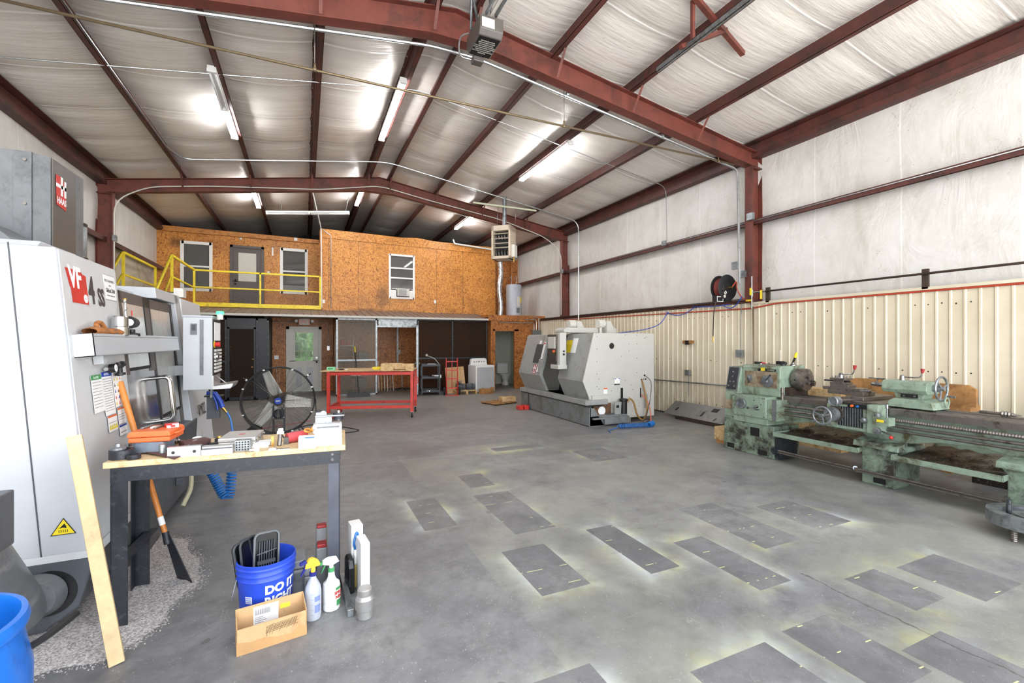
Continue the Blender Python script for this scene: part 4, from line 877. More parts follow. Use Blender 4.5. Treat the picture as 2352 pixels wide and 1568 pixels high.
# sliding doors
for k, (ya, yb, wy0, wy1, wz0, wz1) in enumerate([(4.26, 5.02, 4.36, 4.86, 1.45, 1.95), (5.02, 5.86, 5.12, 5.76, 0.98, 1.95)]):
    off = -0.02 if k == 0 else -0.035
    M = SL((ya+yb)/2, 0.8, off); hw = (yb-ya)/2; H = 1.24
    mb = MB().m('stainless').box(-hw, hw, 0, H, -0.03, 0, M); d = B(mb, 'door', label='brushed steel sliding door')
    c0 = wy0-(ya+yb)/2; c1 = wy1-(ya+yb)/2
    B(MB().m('dkgrey2').box(-hw, hw, wz1-0.8, H, 0, 0.006, M).box(-hw, c0, wz0-0.85, H, 0, 0.006, M).box(c1, hw, 0.0 if k else wz0-0.85, H, 0, 0.006, M), 'door_trim', d)
    B(MB().m('mwin').box(c0, c1, wz0-0.8, wz1-0.8, 0.001, 0.005, M), 'window', d)
    B(MB().m('rubber').box(c1, c1+0.02, wz0-0.82, wz1-0.78, 0.001, 0.009, M).box(c0, c1, wz0-0.825, wz0-0.8, 0.001, 0.009, M), 'gasket', d)
    hx = hw-0.09 if k == 0 else -hw+0.02
    pts = poly([(hx, 0.15, 0), (hx, 0.15, 0.115), (hx, 0.53, 0.115), (hx, 0.53, 0)], 0.1, 7)
    B(MB().m('chrome').tube([M @ p for p in pts], 0.016, n=12), 'handle', d)
B(MB().m('blk').box(-0.003, 0.003, 0, 1.24, -0.02, 0.008, SL(5.02, 0.8, -0.02)), 'door_gap')
# tray with shelf lip
M = SL(4.42, 1.555, 0.005)
mb = MB().m('mwhite').box(-0.98, 0.98, 0, 0.135, 0.085, 0.09, M).box(-0.98, 0.98, 0, 0.005, -0.01, 0.09, M).box(-0.98, -0.975, 0, 0.135, -0.01, 0.09, M).box(0.975, 0.98, 0, 0.135, -0.01, 0.09, M).box(-0.97, 0.97, 0.115, 0.12, 0, 0.09, M).box(-0.75, -0.69, -0.05, 0, 0, 0.05, M)
B(mb, 'tool_tray')
# regulator
M = SL(3.86, 1.475) @ Matrix.Diagonal((0.72, 0.72, 0.72, 1))
mb = MB().m('blk').cyl(M @ Vector((0.14, 0.04, 0.06)), M @ Vector((0.14, -0.09, 0.06)), 0.016).cyl(M @ Vector((0.14, -0.06, 0.06)), M @ Vector((0.14, -0.085, 0.06)), 0.03).cyl(M @ Vector((0.05, 0, 0.06)), M @ Vector((0.2, 0.0, 0.06)), 0.014).cyl(M @ Vector((0.2, 0.02, 0.06)), M @ Vector((0.24, 0.02, 0.06)), 0.02).cyl(M @ Vector((0.14, 0.0, 0)), M @ Vector((0.14, 0, 0.05)), 0.02)
B(mb, 'pressure_regulator')
B(MB().m('blk').cyl(M @ Vector((0, -0.01, 0.03)), M @ Vector((0, -0.01, 0.075)), 0.03, n=24).m('paper').cyl(M @ Vector((0, -0.01, 0.0755)), M @ Vector((0, -0.01, 0.078)), 0.025, n=24).m('blk').box(-0.002, 0.02, -0.012, -0.008, 0.078, 0.079, M), 'pressure_gauge')
B(MB().m('steel').cyl(M @ Vector((-0.12, -0.01, 0.04)), M @ Vector((-0.03, -0.01, 0.04)), 0.012), 'air_fitting')
# labels
def label(y, z, w_, h, band, body, lines, name='label', par=MM, head=None, off=0.004, tiles=None):
    M = SL(y, z, off); mb = MB().m(body).box(-w_/2, w_/2, -h, 0, 0, 0.001, M); mb.m(band).box(-w_/2, w_/2, -0.03 if head != '' else -0.012, 0, 0.001, 0.0014, M)
    mb.m('dkgrey')
    for k in range(lines):
        zz = -0.045-k*(h-0.06)/max(1, lines)
        if tiles: continue
        mb.box(-w_/2+0.01, w_/2-0.012-0.03*((k*7) % 3)/2*w_*4*0.2, zz-0.0025, zz, 0.001, 0.0014, M)
    if tiles:
        nx, ny = tiles
        for i in range(nx):
            for j in range(ny):
                mb.m(['yel', 'blu', 'yel', 'dkgrey', 'red'][(i*2+j*3) % 5]); cx_, cy_ = -w_/2+(i+0.5)*w_/nx, -0.045-(j+0.5)*(h-0.05)/ny; s_ = 0.012
                mb.prism([(cx_-s_, cy_-s_), (cx_+s_, cy_-s_), (cx_, cy_+s_)], 'z', 0.001, 0.0015, M)
    if head: mb.m('paper').text(head, 0.022, M @ Matrix.Translation((0, -0.016, 0.0016)), 0.0003)
    return B(mb, name, par)
label(3.68, 1.44, 0.155, 0.235, 'green', 'paper', 9, head='EcoCNC')
label(3.845, 1.45, 0.165, 0.285, 'blu', 'paper', 14, head='NOTICE')
label(4.02, 1.46, 0.16, 0.26, 'red', 'paper', 0, tiles=(3, 5), head='')
label(3.86, 1.16, 0.155, 0.105, 'orange', 'paper', 2, head='')
mb = MB(); M = SL(3.86, 1.085, 0.006)
for i in range(4): mb.m('yel').prism([(-0.07+i*0.036, -0.015), (-0.038+i*0.036, -0.015), (-0.054+i*0.036, 0.018)], 'z', 0, 0.001, M)
B(mb, 'label')
label(4.03, 1.19, 0.14, 0.11, 'orange', 'paper', 3, head=''); label(4.03, 1.07, 0.14, 0.07, 'blu', 'paper', 2, head='')
# VF 4SS lettering
M = SL(3.60, 1.99, 0.003)
mb = MB().m('red').prism([(-0.10, -0.11), (0.115, -0.11), (0.115, 0.07), (0.07, 0.075), (0.055, 0.09), (-0.15, 0.09), (-0.115, -0.02), (-0.105, -0.02)], 'z', 0, 0.001, M)
B(mb, 'badge')
B(MB().m('paper').text('VF', 0.175, M @ Matrix.Translation((-0.035, 0.038, 0.0015)), 0.0005, 0.006, sx=0.85).lathe([(0.022, 0.001), (0.027, 0.001), (0.027, 0.002), (0.022, 0.002)], M=M @ Matrix.Translation((0.08, -0.075, 0)), n=20).box(0.062, 0.098, -0.078, -0.072, 0.001, 0.002, M @ Matrix.Translation((0.0, 0, 0))), 'badge_lettering')
B(MB().m('blk2' if 'blk2' in MATS else paint('blk2', (60, 54, 54), 0.5)).text('4', 0.24, M @ Matrix.Translation((0.18, -0.02, 0.001)), 0.0005, 0.007, sx=0.72).text('SS', 0.16, M @ Matrix.Translation((0.325, -0.052, 0.001)), 0.0005, 0.005, sx=0.72), 'lettering')
M = SL(4.10, 2.06, 0.003)
B(MB().m('paper').box(-0.1, 0.1, -0.12, 0.055, 0, 0.001, M).m('dkgrey').box(-0.1, 0.1, 0.053, 0.055, 0.001, 0.0012, M).box(-0.1, 0.1, -0.12, -0.118, 0.001, 0.0012, M)
  .text('PROGRAMMED', 0.026, M @ Matrix.Translation((0, 0.012, 0.0015)), 0.0003).text('WITH', 0.014, M @ Matrix.Translation((0, -0.02, 0.0015)), 0.0003).text('GibbsCAM', 0.04, M @ Matrix.Translation((0, -0.055, 0.0015)), 0.0004, 0.0008, sx=0.9).text('THE FIRST CHOICE IN CAM', 0.012, M @ Matrix.Translation((0, -0.09, 0.0015)), 0.0003), 'sign')
Mv = Matrix.Translation((fx(0.8)+0.013, 6.6, 0.81)) @ face_x(0, 0, 0, 1)
B(MB().m('blk').text('VM02', 0.2, SL(6.52, 0.83, 0.016), 0.0006, 0, sx=0.9), 'lettering')
# hand-hazard triangle on the end panel
Mt = face_y(-1.236, 3.377, 0.598)
mb = MB().m('blk').prism([(-0.056, -0.035), (0.056, -0.035), (0, 0.06)], 'z', -0.0, 0.001, Mt).m('yel').prism([(-0.049, -0.031), (0.049, -0.031), (0, 0.052)], 'z', 0.001, 0.0015, Mt).m('blk').prism([(-0.018, 0.002), (0.0, 0.006), (0.014, 0.0), (0.012, 0.012), (0.004, 0.028)], 'z', 0.0015, 0.002, Mt)
for k in range(5): mb.box(-0.02+k*0.009, -0.017+k*0.009, -0.022, -0.006, 0.0015, 0.002, Mt)
B(mb, 'warning_triangle')
# top cover lid, head cover, tool changer, perforated can
B(MB().m('mwhite').prism([(3.5, 2.19), (4.1, 2.19), (4.0, 2.235), (3.55, 2.235)], 'x', -1.9, -1.40), 'top_lid', bev=0.006)
HC = MB().m('hgrey').prism([(-3.2, 4.9), (-2.08, 4.92), (-1.99, 4.93), (-1.91, 5.0), (-1.89, 5.55), (-3.2, 5.55)], 'z', 2.2, 3.17)
hc = B(HC, 'head_cover')
B(MB().m('hgrey').box(-2.0, -1.99, 4.905, 4.925, 2.2, 3.17).box(-2.10, -2.0, 4.912, 4.925, 2.2, 3.17), 'seam_strip', hc)
mb = MB().m('steeld')
for zz in (2.45, 2.75, 3.1): mb.cyl((-2.03, 4.9, zz), (-2.03, 4.92, zz), 0.012, n=8)
B(mb, 'rivets', hc)
B(MB().m('opgrey').box(-1.905, -1.895, 5.0, 5.5, 2.2, 3.16), 'side_plate', hc)
Mh = face_x(-1.892, 5.13, 2.93, 1)
B(MB().m('red').prism([(-0.08, -0.13), (0.085, -0.15), (0.08, 0.03), (0.02, 0.12), (-0.09, 0.12)], 'z', 0, 0.002, Mh).m('paper').box(-0.01, 0.02, -0.04, 0.12, 0.002, 0.004, Mh).box(0.05, 0.08, -0.04, 0.1, 0.002, 0.004, Mh).box(-0.09, 0.08, 0.02, 0.05, 0.002, 0.004, Mh).text('HAAS', 0.075, Mh @ Matrix.Translation((0, -0.09, 0.004)), 0.0005, 0.002, sx=0.85), 'logo', hc)
# side-mounted tool changer drum
mb = MB().m('hgrey'); cx_, cy_, cz_, R_ = -2.33, 4.55, 1.95, 0.62
arc = [(cx_+R_*math.cos(a), cz_+R_*math.sin(a)) for a in [math.radians(12+k*8.5) for k in range(19)]]
mb.prism(arc+[(cx_-R_, 2.2), (cx_-R_, 2.15), (cx_+R_, 2.15)], 'y', 4.35, 4.75); B(mb, 'tool_changer_cover')
mb = MB().m('blk')
arc = [(cx_-0.12+0.5*math.cos(a), cz_+0.55*math.sin(a)) for a in [math.radians(20+k*8) for k in range(19)]]
mb.prism(arc, 'y', 4.33, 4.352); B(mb, 'tool_changer_recess')
for k in range(6):
    a = math.radians(28+k*18); c0 = Vector((cx_-0.12+0.42*math.cos(a), 4.3, cz_+0.46*math.sin(a)))
    B(MB().m('steeld').cyl(c0, c0+Vector((0, 0.05, 0)), 0.05, n=18).m('chrome').lathe([(0.03, -0.004), (0.045, -0.004), (0.045, 0.0)], c=tuple(c0), ax='y', n=18), 'tool_holder')
B(MB().m('galv').lathe([(0.1, 2.48), (0.1, 2.82), (0.09, 2.84)], c=(-2.1, 5.95, 0), n=28).m('blk').lathe([(0.104, 2.80), (0.104, 2.83)], c=(-2.1, 5.95, 0), n=28).lathe([(0.108, 2.16), (0.108, 2.49)], c=(-2.1, 5.95, 0), n=28), 'mist_filter')
B(MB().m('offwht').box(-1.34, -1.25, 6.22, 6.36, 2.15, 2.25).m('steel').cyl((-1.34, 6.3, 2.19), (-1.42, 6.3, 2.19), 0.022), 'top_motor')
# control pendant
pd = B(MB().m('mwhite').box(-1.11, -0.86, 5.5, 5.95, 1.16, 1.90).box(-1.115, -0.855, 5.49, 5.96, 1.895, 1.915), 'control_pendant', bev=0.006)
B(MB().m('hgrey').box(-0.965, -0.935, 5.492, 5.5, 1.31, 1.87), 'hinge_strip', pd)
B(MB().m('mdark2').box(-1.045, -0.99, 5.492, 5.5, 1.72, 1.83).m('dkgrey').box(-1.035, -1.0, 5.488, 5.492, 1.76, 1.82), 'latch', pd)
B(MB().m('blk').box(-0.862, -0.852, 5.51, 5.95, 1.30, 1.88), 'keypad_panel', pd)
B(MB().m('paper').box(-0.852, -0.848, 5.56, 5.9, 1.66, 1.85), 'screen', pd)
mb = MB().m('offwht')
for i in range(8):
    for j in range(7): mb.box(-0.852, -0.838, 5.56+i*0.048, 5.59+i*0.048, 1.33+j*0.036, 1.352+j*0.036)
B(mb, 'keys', pd)
B(MB().m('yel').cyl((-0.852, 5.56, 1.62), (-0.846, 5.56, 1.62), 0.035).m('red').cyl((-0.846, 5.56, 1.62), (-0.8, 5.56, 1.62), 0.022, 0.026), 'emergency_stop', pd)
B(MB().m('steel').cyl((-0.852, 5.6, 1.49), (-0.82, 5.6, 1.49), 0.04), 'jog_dial', pd)
emit('beacon_on', (60, 230, 120), 2.2)
B(MB().m('beacon_on').cyl((-0.81, 5.62, 1.935), (-0.81, 5.62, 1.965), 0.035).m('offwht').cyl((-0.81, 5.62, 1.88), (-0.81, 5.62, 1.935), 0.03), 'beacon', pd, label='glowing green beacon')
B(MB().m('alum').prism([(-0.86, 1.16), (-0.86, 1.30), (-0.85, 1.30), (-0.85, 1.19), (-0.68, 1.215), (-0.68, 1.2), (-0.7, 1.165)], 'y', 5.5, 5.92), 'fold_shelf', pd)
B(MB().m('alum').cyl((-0.83, 5.52, 1.30), (-0.72, 5.52, 1.2), 0.006, n=6), 'shelf_stay', pd)
B(MB().m('mwhite').box(-1.4, -1.1, 5.7, 5.82, 1.3, 1.4), 'pendant_arm')
# things on the tray
gl = tag(MB().m('glove' if 'glove' in MATS else paint('glove', (168, 108, 56), 0.85, dirt=(120, 70, 36), amt=0.3, scale=30)).grid(lambda u, v: Vector((-1.165+0.035*math.sin(2*PI*v)*(0.9+0.3*math.sin(9*u)), 3.5+0.44*u+0.02*math.sin(6*v), 1.70+(0.016+0.018*abs(math.sin(5.5*u))*(1-u*0.5))*math.cos(2*PI*v)+0.012)), 26, 12).build('work_glove'), 'brown leather work gloves crumpled on the milling machine tray', 'gloves')
tag(MB().m('glove').tube(spline([(-1.16, 3.6, 1.72), (-1.17, 3.62, 1.76), (-1.165, 3.67, 1.765), (-1.16, 3.72, 1.73)]), 0.014).build('work_glove'), 'folded brown glove cuff standing on the tray near its left end', 'gloves')
def puck(y, z, r, h, mat, name, lab, cat, x=-1.165):
    return tag(MB().m(mat).lathe([(r*0.9, 0), (r, 0.004), (r, h*0.45), (r*0.9, h*0.48), (r*0.9, h*0.96), (r*0.82, h)], n=28).build(name, loc=(x, y, z)), lab, cat)
puck(3.84, 1.69, 0.034, 0.04, 'steeld', 'machine_part', 'small dark steel part beside the gloves on the tray', 'part')
puck(3.99, 1.69, 0.052, 0.135, 'chrome', 'steel_puck', 'shiny stepped steel cylinder on the milling machine tray', 'part')
dbt = thing('drill_bit', 'long silver twist drill standing upright on the tray', 'drill bit', (-1.175, 4.15, 1.69))
mb = MB().m('chrome'); mb.cyl((0, 0, 0), (-0.01, 0.01, 0.26), 0.009); mb.tube([(0.008*math.cos(k*0.9)-k*0.0003, 0.008*math.sin(k*0.9)+k*0.0003, 0.02+k*0.0085) for k in range(28)], 0.004, n=5); mb.build('flutes', dbt)
MB().m('brass').cyl((-0.01, 0.01, 0.26), (-0.011, 0.011, 0.27), 0.012).build('tip', dbt)
fm = thing('tool_probe', 'black round tool setter with white dial on the tray', 'tool setter', (-1.17, 4.25, 1.69))
MB().m('blk').lathe([(0.05, 0), (0.05, 0.02), (0.02, 0.025), (0.02, 0.05)]).cyl((0, -0.05, 0.1), (0, 0.05, 0.1), 0.046, 0.036, n=24).build('body', fm, bev=0.003); MB().m('paper').cyl((0, -0.053, 0.1), (0, -0.05, 0.1), 0.026).build('dial', fm); MB().m('red').cyl((0, 0, 0.15), (0, 0, 0.19), 0.004).build('stylus', fm)
# blue air gun on its holder under the pendant, with coiled hoses
ag = thing('air_gun', 'blue air gun hanging below the pendant with a brass fitting', 'air gun', (-0.93, 6.0, 0.98))
MB().m('blu').tube([(-0.06, 0, 0.1), (0.02, 0, 0.09), (0.07, 0, 0.0), (0.09, 0, -0.07)], 0.024, n=10).tube([(0.0, 0, 0.07), (0.035, 0, -0.03), (0.04, 0, -0.09)], 0.01).build('body', ag)
MB().m('brass').cyl((0.09, 0, -0.07), (0.13, 0, -0.13), 0.018, 0.012).build('fitting', ag)
tag(MB().m('blk').box(-1.02, -0.84, 6.02, 6.12, 1.03, 1.045).m('mdark').box(-1.0, -0.88, 6.05, 6.15, 0.78, 1.03).m('galv').box(-0.95, -0.93, 5.95, 6.02, 1.03, 1.16).build('holster'), 'black bracket and box holding the blue air gun', 'holder')
tag(MB().m('hoseblu').tube(spline([(-0.8, 6.0, 0.86), (-0.76, 6.0, 0.75), (-0.74, 5.98, 0.55), (-0.76, 5.9, 0.4)]), 0.011).build('air_hose'), 'pale blue hose falling from the blue air gun', 'hose')
def coil(p0, p1, turns, r, wr, ends=()):
    p0, p1 = Vector(p0), Vector(p1); d = (p1-p0).normalized(); u = d.orthogonal().normalized(); v = d.cross(u); N = turns*12
    return [p0.lerp(p1, k/N)+(u*math.cos(2*PI*k/12)+v*math.sin(2*PI*k/12))*r for k in range(N+1)]
tag(MB().m('hoseblu').tube(coil((-0.90, 5.5, 0.40), (-0.74, 5.4, 0.08), 15, 0.042, .008)+coil((-0.70, 5.42, 0.06), (-0.68, 5.55, 0.42), 12, 0.042, .008), 0.009, n=6).build('air_hose'), 'blue coiled air hose hanging in a loop by the milling machine', 'hose')
tag(MB().m('mdark').box(-1.1, -1.04, 5.2, 5.26, 0.3, 0.36).m('hosegr' if 'hosegr' in MATS else paint('hosegr', (170, 166, 140), 0.4)).tube(spline([(-1.0, 5.3, 0.38), (-0.98, 5.15, 0.26), (-1.02, 5.05, 0.14)]), 0.02).build('coolant_nozzle'), 'grey coolant nozzle with clear tip low on the milling machine', 'nozzle')
# ---------------------------------------------------------------- white and grey CNC turning machine
TM = thing('turning_machine', 'white and grey CNC turning machine with angled doors at right', 'lathe', (6.0, 8.9, 0))
def B(mb, name, par=TM, **k): return mb.build(name, par, world=True, **k)
paint('tgrey', (150, 152, 150), 0.42, dirt=(128, 124, 114), amt=0.2, scale=2.5, var=0.04)
paint('tbase', (116, 120, 122), 0.45, dirt=(90, 86, 76), amt=0.3, scale=3, var=0.05)
YN = 7.55; YFAR = 10.42
prof = [(5.12, 0.52), (4.97, 0.86), (5.23, 1.82), (6.76, 1.82), (6.76, 0.08), (5.7, 0.08), (5.12, 0.4)]
B(MB().m('mwhite2').prism(prof, 'y', YN, YN+0.03), 'end_panel', bev=0.006)
front = [(5.14, 0.5), (4.98, 0.86), (5.24, 1.81), (5.5, 1.81), (5.28, 0.9), (5.4, 0.5)]
B(MB().m('tgrey').prism(front, 'y', YN+0.03, 8.55), 'right_cover', bev=0.006)
ld = B(MB().m('tgrey').prism([(5.10, 0.5), (4.93, 0.87), (5.19, 1.80), (5.24, 1.82), (5.27, 1.79), (5.01, 0.88), (5.17, 0.5)], 'y', 9.28, YFAR), 'door', bev=0.008)
ang = math.atan2(5.19-4.93, 1.80-0.87)
def DF(y, s, off=0.0):
    """frame on the sloping upper door face: local x towards the camera, y up the slope, z outward"""
    c, q = math.cos(ang), math.sin(ang)
    M = Matrix(((0, q, -c), (-1, 0, 0), (0, c, q))).to_4x4(); return Matrix.Translation((4.93+q*s-off*c, y, 0.87+c*s)) @ M
B(MB().m('dkgrey').box(-0.17, 0.17, 0, 0.46, 0, 0.004, DF(9.62, 0.28)), 'window', ld)
B(MB().m('paper').box(0.18, 0.26, 0.1, 0.52, 0, 0.003, DF(9.62, 0.28)).box(-0.05, 0.05, 0.47, 0.55, 0, 0.003, DF(9.62, 0.28)).m('red').box(0.19, 0.25, 0.46, 0.5, 0.003, 0.004, DF(9.62, 0.28)), 'label', ld)
M = DF(9.6, 0.02, 0.002)
B(MB().m('maroon' if 'maroon' in MATS else paint('maroon', (150, 38, 40), 0.45)).box(-0.09, 0.09, 0, 0.22, 0, 0.003, M).m('paper').box(-0.05, -0.02, 0.06, 0.2, 0.003, 0.005, M).box(0.03, 0.06, 0.06, 0.22, 0.003, 0.005, M).box(-0.08, 0.08, 0.12, 0.15, 0.003, 0.005, M).text('HAAS', 0.06, M @ Matrix.Translation((0, 0.03, 0.005)), 0.0005, 0.002), 'logo', ld)
M = DF(9.38, 0.05); B(MB().m('chrome').tube([M @ p for p in poly([(0.04, 0, 0), (0.04, 0, 0.07), (0.04, 0.32, 0.07), (0.04, 0.32, 0)], 0.05)], 0.012), 'handle', ld)
B(MB().m('offwht').prism([(5.4, 0.5), (5.4, 1.8), (6.7, 1.8), (6.7, 0.2), (5.6, 0.2)], 'y', YFAR-0.02, YFAR), 'far_panel')
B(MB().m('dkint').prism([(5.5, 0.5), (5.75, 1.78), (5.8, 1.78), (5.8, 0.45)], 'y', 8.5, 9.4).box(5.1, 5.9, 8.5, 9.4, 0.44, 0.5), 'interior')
B(MB().m('hgrey').cyl((5.6, 9.25, 1.12), (5.6, 9.0, 1.12), 0.16, n=24).cyl((5.4, 8.75, 1.35), (5.4, 8.65, 1.35), 0.09, n=6), 'chuck')
B(MB().m('mwhite2').box(5.3, 6.7, 7.58, YFAR-0.02, 1.79, 1.815), 'roof')
B(MB().m('mwhite2').box(6.72, 6.76, YN+0.03, YFAR, 0.1, 1.8), 'rear_panel')
# base
B(MB().m('tbase').prism([(5.0, 0.0), (5.0, 0.36), (5.1, 0.36), (5.35, 0.0)], 'y', 7.36, 7.37).prism([(4.99, 0.01), (4.99, 0.38), (5.6, 0.38), (5.6, 0.01)], 'y', 7.6, 10.4).box(4.99, 5.03, 7.36, 7.6, 0.01, 0.36).box(5.0, 5.9, 7.36, 7.62, 0.01, 0.2), 'base', bev=0.008)
B(MB().m('tgrey').box(4.96, 5.5, 7.45, 10.42, 0.4, 0.5), 'chip_rail', bev=0.01)
B(MB().m('blk').box(4.985, 5.4, 7.45, 10.4, 0.38, 0.4), 'rail_gap')
B(MB().m('tbase').box(5.3, 5.92, 7.28, 7.36, 0.04, 0.14).box(5.05, 5.9, 7.3, 7.4, 0.14, 0.17), 'drip_tray')
B(MB().m('mwhite2').box(5.16, 5.62, YN-0.05, YN, 0.42, 0.58), 'end_box', bev=0.008)
B(MB().m('rustp' if 'rustp' in MATS else paint('rustp', (110, 78, 52), 0.7, dirt=(70, 50, 36), amt=0.4, scale=8)).box(5.2, 5.62, YN-0.03, YN+0.02, 0.16, 0.42), 'sump_face')
B(MB().m('paper').lathe([(0.0001, YN-0.04), (0.085, YN-0.04), (0.085, YN-0.025)], c=(5.39, 0, 0.27), ax='y', n=28), 'sight_cover')
B(MB().m('tgrey').prism([(5.62, 0.16), (5.62, 0.45), (5.78, 0.44), (5.76, 0.12)], 'y', YN-0.16, YN-0.13).m('blk').box(5.65, 5.71, YN-0.17, YN-0.16, 0.33, 0.38), 'switch_bracket')
pm = B(MB().m('blk').lathe([(0.07, 0.17), (0.07, 0.45), (0.085, 0.46), (0.085, 0.49), (0.06, 0.5)], c=(5.86, YN-0.12, 0), n=28), 'coolant_pump')
B(MB().m('blk').lathe([(0.0001, YN-0.003), (0.058, YN-0.003), (0.062, YN)], c=(5.66, 0, 1.56), ax='y', n=28), 'port')
mb = MB().m('blk'); mb.box(5.88, 5.94, YN-0.003, YN, 0.42, 0.7).box(6.38, 6.41, YN-0.003, YN, 0.48, 0.68); mb.box(5.72, 5.86, YN-0.003, YN, 0.765, 0.785)
for (xx, zz, r) in ((6.42, 0.85, .02), (6.48, 0.86, .012), (6.53, 0.86, .018), (6.5, 0.94, .02)): mb.lathe([(0.0001, YN-0.003), (r, YN-0.003), (r, YN)], c=(xx, 0, zz), ax='y', n=14)
random.seed(5)
for (xx, zz) in [(5.3, 1.75), (5.3, 1.5), (5.3, 1.25), (5.3, 1.0), (5.3, 0.75), (5.35, 0.9), (5.35, .7), (5.65, .65), (5.7, .9), (6.1, 1.6), (6.3, 1.6), (6.5, 1.72), (6.3, 1.78), (6.0, 1.78), (6.3, 1.3), (6.3, 1.0), (5.9, 1.35), (6.0, .85), (6.15, .75), (6.2, .65), (6.1, .5), (6.35, .3), (6.55, 1.74), (6.1, 1.45)]: mb.cyl((xx, YN-0.003, zz), (xx, YN, zz), 0.008, n=6)
B(mb, 'ports_and_screws')
B(MB().m('tgrey').box(6.49, 6.58, YN-0.004, YN, 0.26, 0.54), 'side_cover')
B(MB().m('paper').box(5.73, 5.86, YN-0.003, YN, 0.8, 0.9).m('blu').box(5.73, 5.76, YN-0.004, YN-.003, 0.885, 0.9).box(5.83, 5.86, YN-0.004, YN-.003, 0.885, 0.9), 'label')
B(MB().m('paper').box(5.46, 5.55, YN-0.003, YN, 0.6, 0.69).m('orange').box(5.46, 5.55, YN-0.004, YN-.003, 0.69, 0.715), 'label')
M = Matrix.Translation((5.245, 8.1, 1.35)) @ Matrix(((0, math.sin(0.26), -math.cos(0.26)), (-1, 0, 0), (0, math.cos(0.26), math.sin(0.26)))).to_4x4()
B(MB().m('yel').box(-0.42, -0.18, -0.02, 0.34, 0, 0.012, Matrix.Translation((-0.118, 0, 0)) @ M).m('paper').box(-0.18, 0.02, -0.12, 0.38, 0, 0.012, Matrix.Translation((-0.118, 0, 0)) @ M), 'label')
# top slide, pendant and roof gear
B(MB().m('mwhite2').box(5.1, 6.4, 8.35, 8.75, 1.84, 1.95).prism([(5.1, 1.84), (5.1, 1.95), (5.02, 1.9), (5.02, 1.85)], 'y', 8.35, 8.75), 'pendant_beam', bev=0.01)
pd = B(MB().m('mwhite2').box(4.86, 5.02, 8.25, 8.36, 1.15, 1.84).box(4.8, 5.02, 8.22, 8.55, 1.07, 1.16), 'control_pendant', bev=0.01)
B(MB().m('steeld').box(4.84, 4.86, 8.36, 8.75, 1.18, 1.80).box(4.86, 5.0, 8.36, 8.75, 1.18, 1.80), 'keypad', pd)
B(MB().m('offwht').box(4.82, 4.84, 8.4, 8.7, 1.5, 1.75), 'screen', pd); B(MB().m('orange').cyl((4.84, 8.45, 1.44), (4.8, 8.45, 1.44), 0.025), 'emergency_stop', pd)
B(MB().m('blk').box(4.93, 4.97, 8.235, 8.25, 1.36, 1.40).box(4.93, 4.97, 8.235, 8.25, 1.43, 1.46), 'switch', pd)
for k, (xx, yy) in enumerate(((5.4, 8.7), (5.9, 8.3))):
    B(MB().m('mwhite2').prism([(xx+0.1, 1.82), (xx+0.1, 2.1), (xx+0.2, 2.1), (xx+0.36, 1.82)], 'y', yy-0.12, yy+0.12).m('offwht').cyl((xx-0.06, yy, 2.04), (xx+0.1, yy, 2.04), 0.09, n=20).cyl((xx+0.02, yy, 1.82), (xx+0.02, yy, 2.0), 0.03), 'roof_motor')
tag(MB().m('brass3' if 'brass3' in MATS else paint('brass3', (150, 116, 66), 0.4)).tube(spline([(5.95, 7.42, 0.42), (6.0, 7.4, 0.49), (6.08, 7.38, 0.4), (6.15, 7.36, 0.16), (6.3, 7.36, 0.05), (6.43, 7.4, 0.2), (6.45, 7.45, 0.5), (6.43, 7.52, 0.78), (6.42, 7.54, 0.85)]), 0.018).build('coolant_hose'), 'tan coolant hose looping from black pump up the white end panel', 'hose')
tag(MB().m('salmon' if 'salmon' in MATS else paint('salmon', (206, 108, 84), 0.45)).tube(spline([(6.38, 7.5, 0.55), (6.47, 7.42, 0.4), (6.48, 7.35, 0.2), (6.35, 7.2, 0.03), (6.15, 7.1, 0.014)]), 0.012).build('air_hose'), 'salmon air hose dropping from white end panel to blue coil', 'hose')
tag(MB().m('blk').tube(spline([(6.5, 7.53, 0.94), (6.54, 7.4, 0.8), (6.5, 7.38, 0.45), (6.38, 7.35, 0.15), (6.25, 7.3, 0.01), (6.5, 7.4, 0.01), (6.6, 7.6, 0.01), (6.1, 7.5, 0.01)]), 0.006).build('cable'), 'black cable hanging beside the tan hose on the white end panel', 'cable')
tag(MB().m('hoseblu' ).tube([(5.0, 6.7, 0.01), (5.1, 6.9, 0.012), (5.35, 7.0, 0.015)]+coil((5.42, 7.0, 0.045), (6.02, 6.9, 0.045), 20, 0.036, 0)+coil((6.02, 6.88, 0.045), (6.22, 6.98, 0.05), 9, 0.045, 0), 0.008, n=6).build('air_hose'), 'bright blue coiled hose lying on the floor before the turning machine', 'hose')
fs = thing('foot_switch', 'small red foot pedal on the floor at the turning machine corner', 'foot switch', (4.83, 9.98, 0))
MB().m('red').box(-0.13, -0.02, -0.1, 0.1, 0, 0.09).build('guard', fs, bev=0.01); MB().m('red').box(0.0, 0.12, -0.12, 0.1, 0, 0.1).build('pedal', fs, bev=0.01)
tag(MB().m('blk').tube(spline([(4.93, 9.95, 0.05), (4.96, 9.93, 0.15), (4.97, 9.94, 0.25), (4.96, 9.93, 0.38)]), 0.012).build('cable'), 'black coiled lead from red foot pedal up the machine base', 'cable')
pl = thing('pallet', 'broken wooden pallet boards lying left of the turning machine', 'pallet', (4.75, 11.2, 0), 0.3)
for k in range(4): MB().m('woodd').box(-0.4+k*0.2, -0.28+k*0.2, -0.3, 0.35, 0.03, 0.05).build('slat', pl)
for yy in (-0.25, 0.25): MB().m('brown').box(-0.4, 0.35, yy-0.03, yy+0.03, 0, 0.03).build('runner', pl)
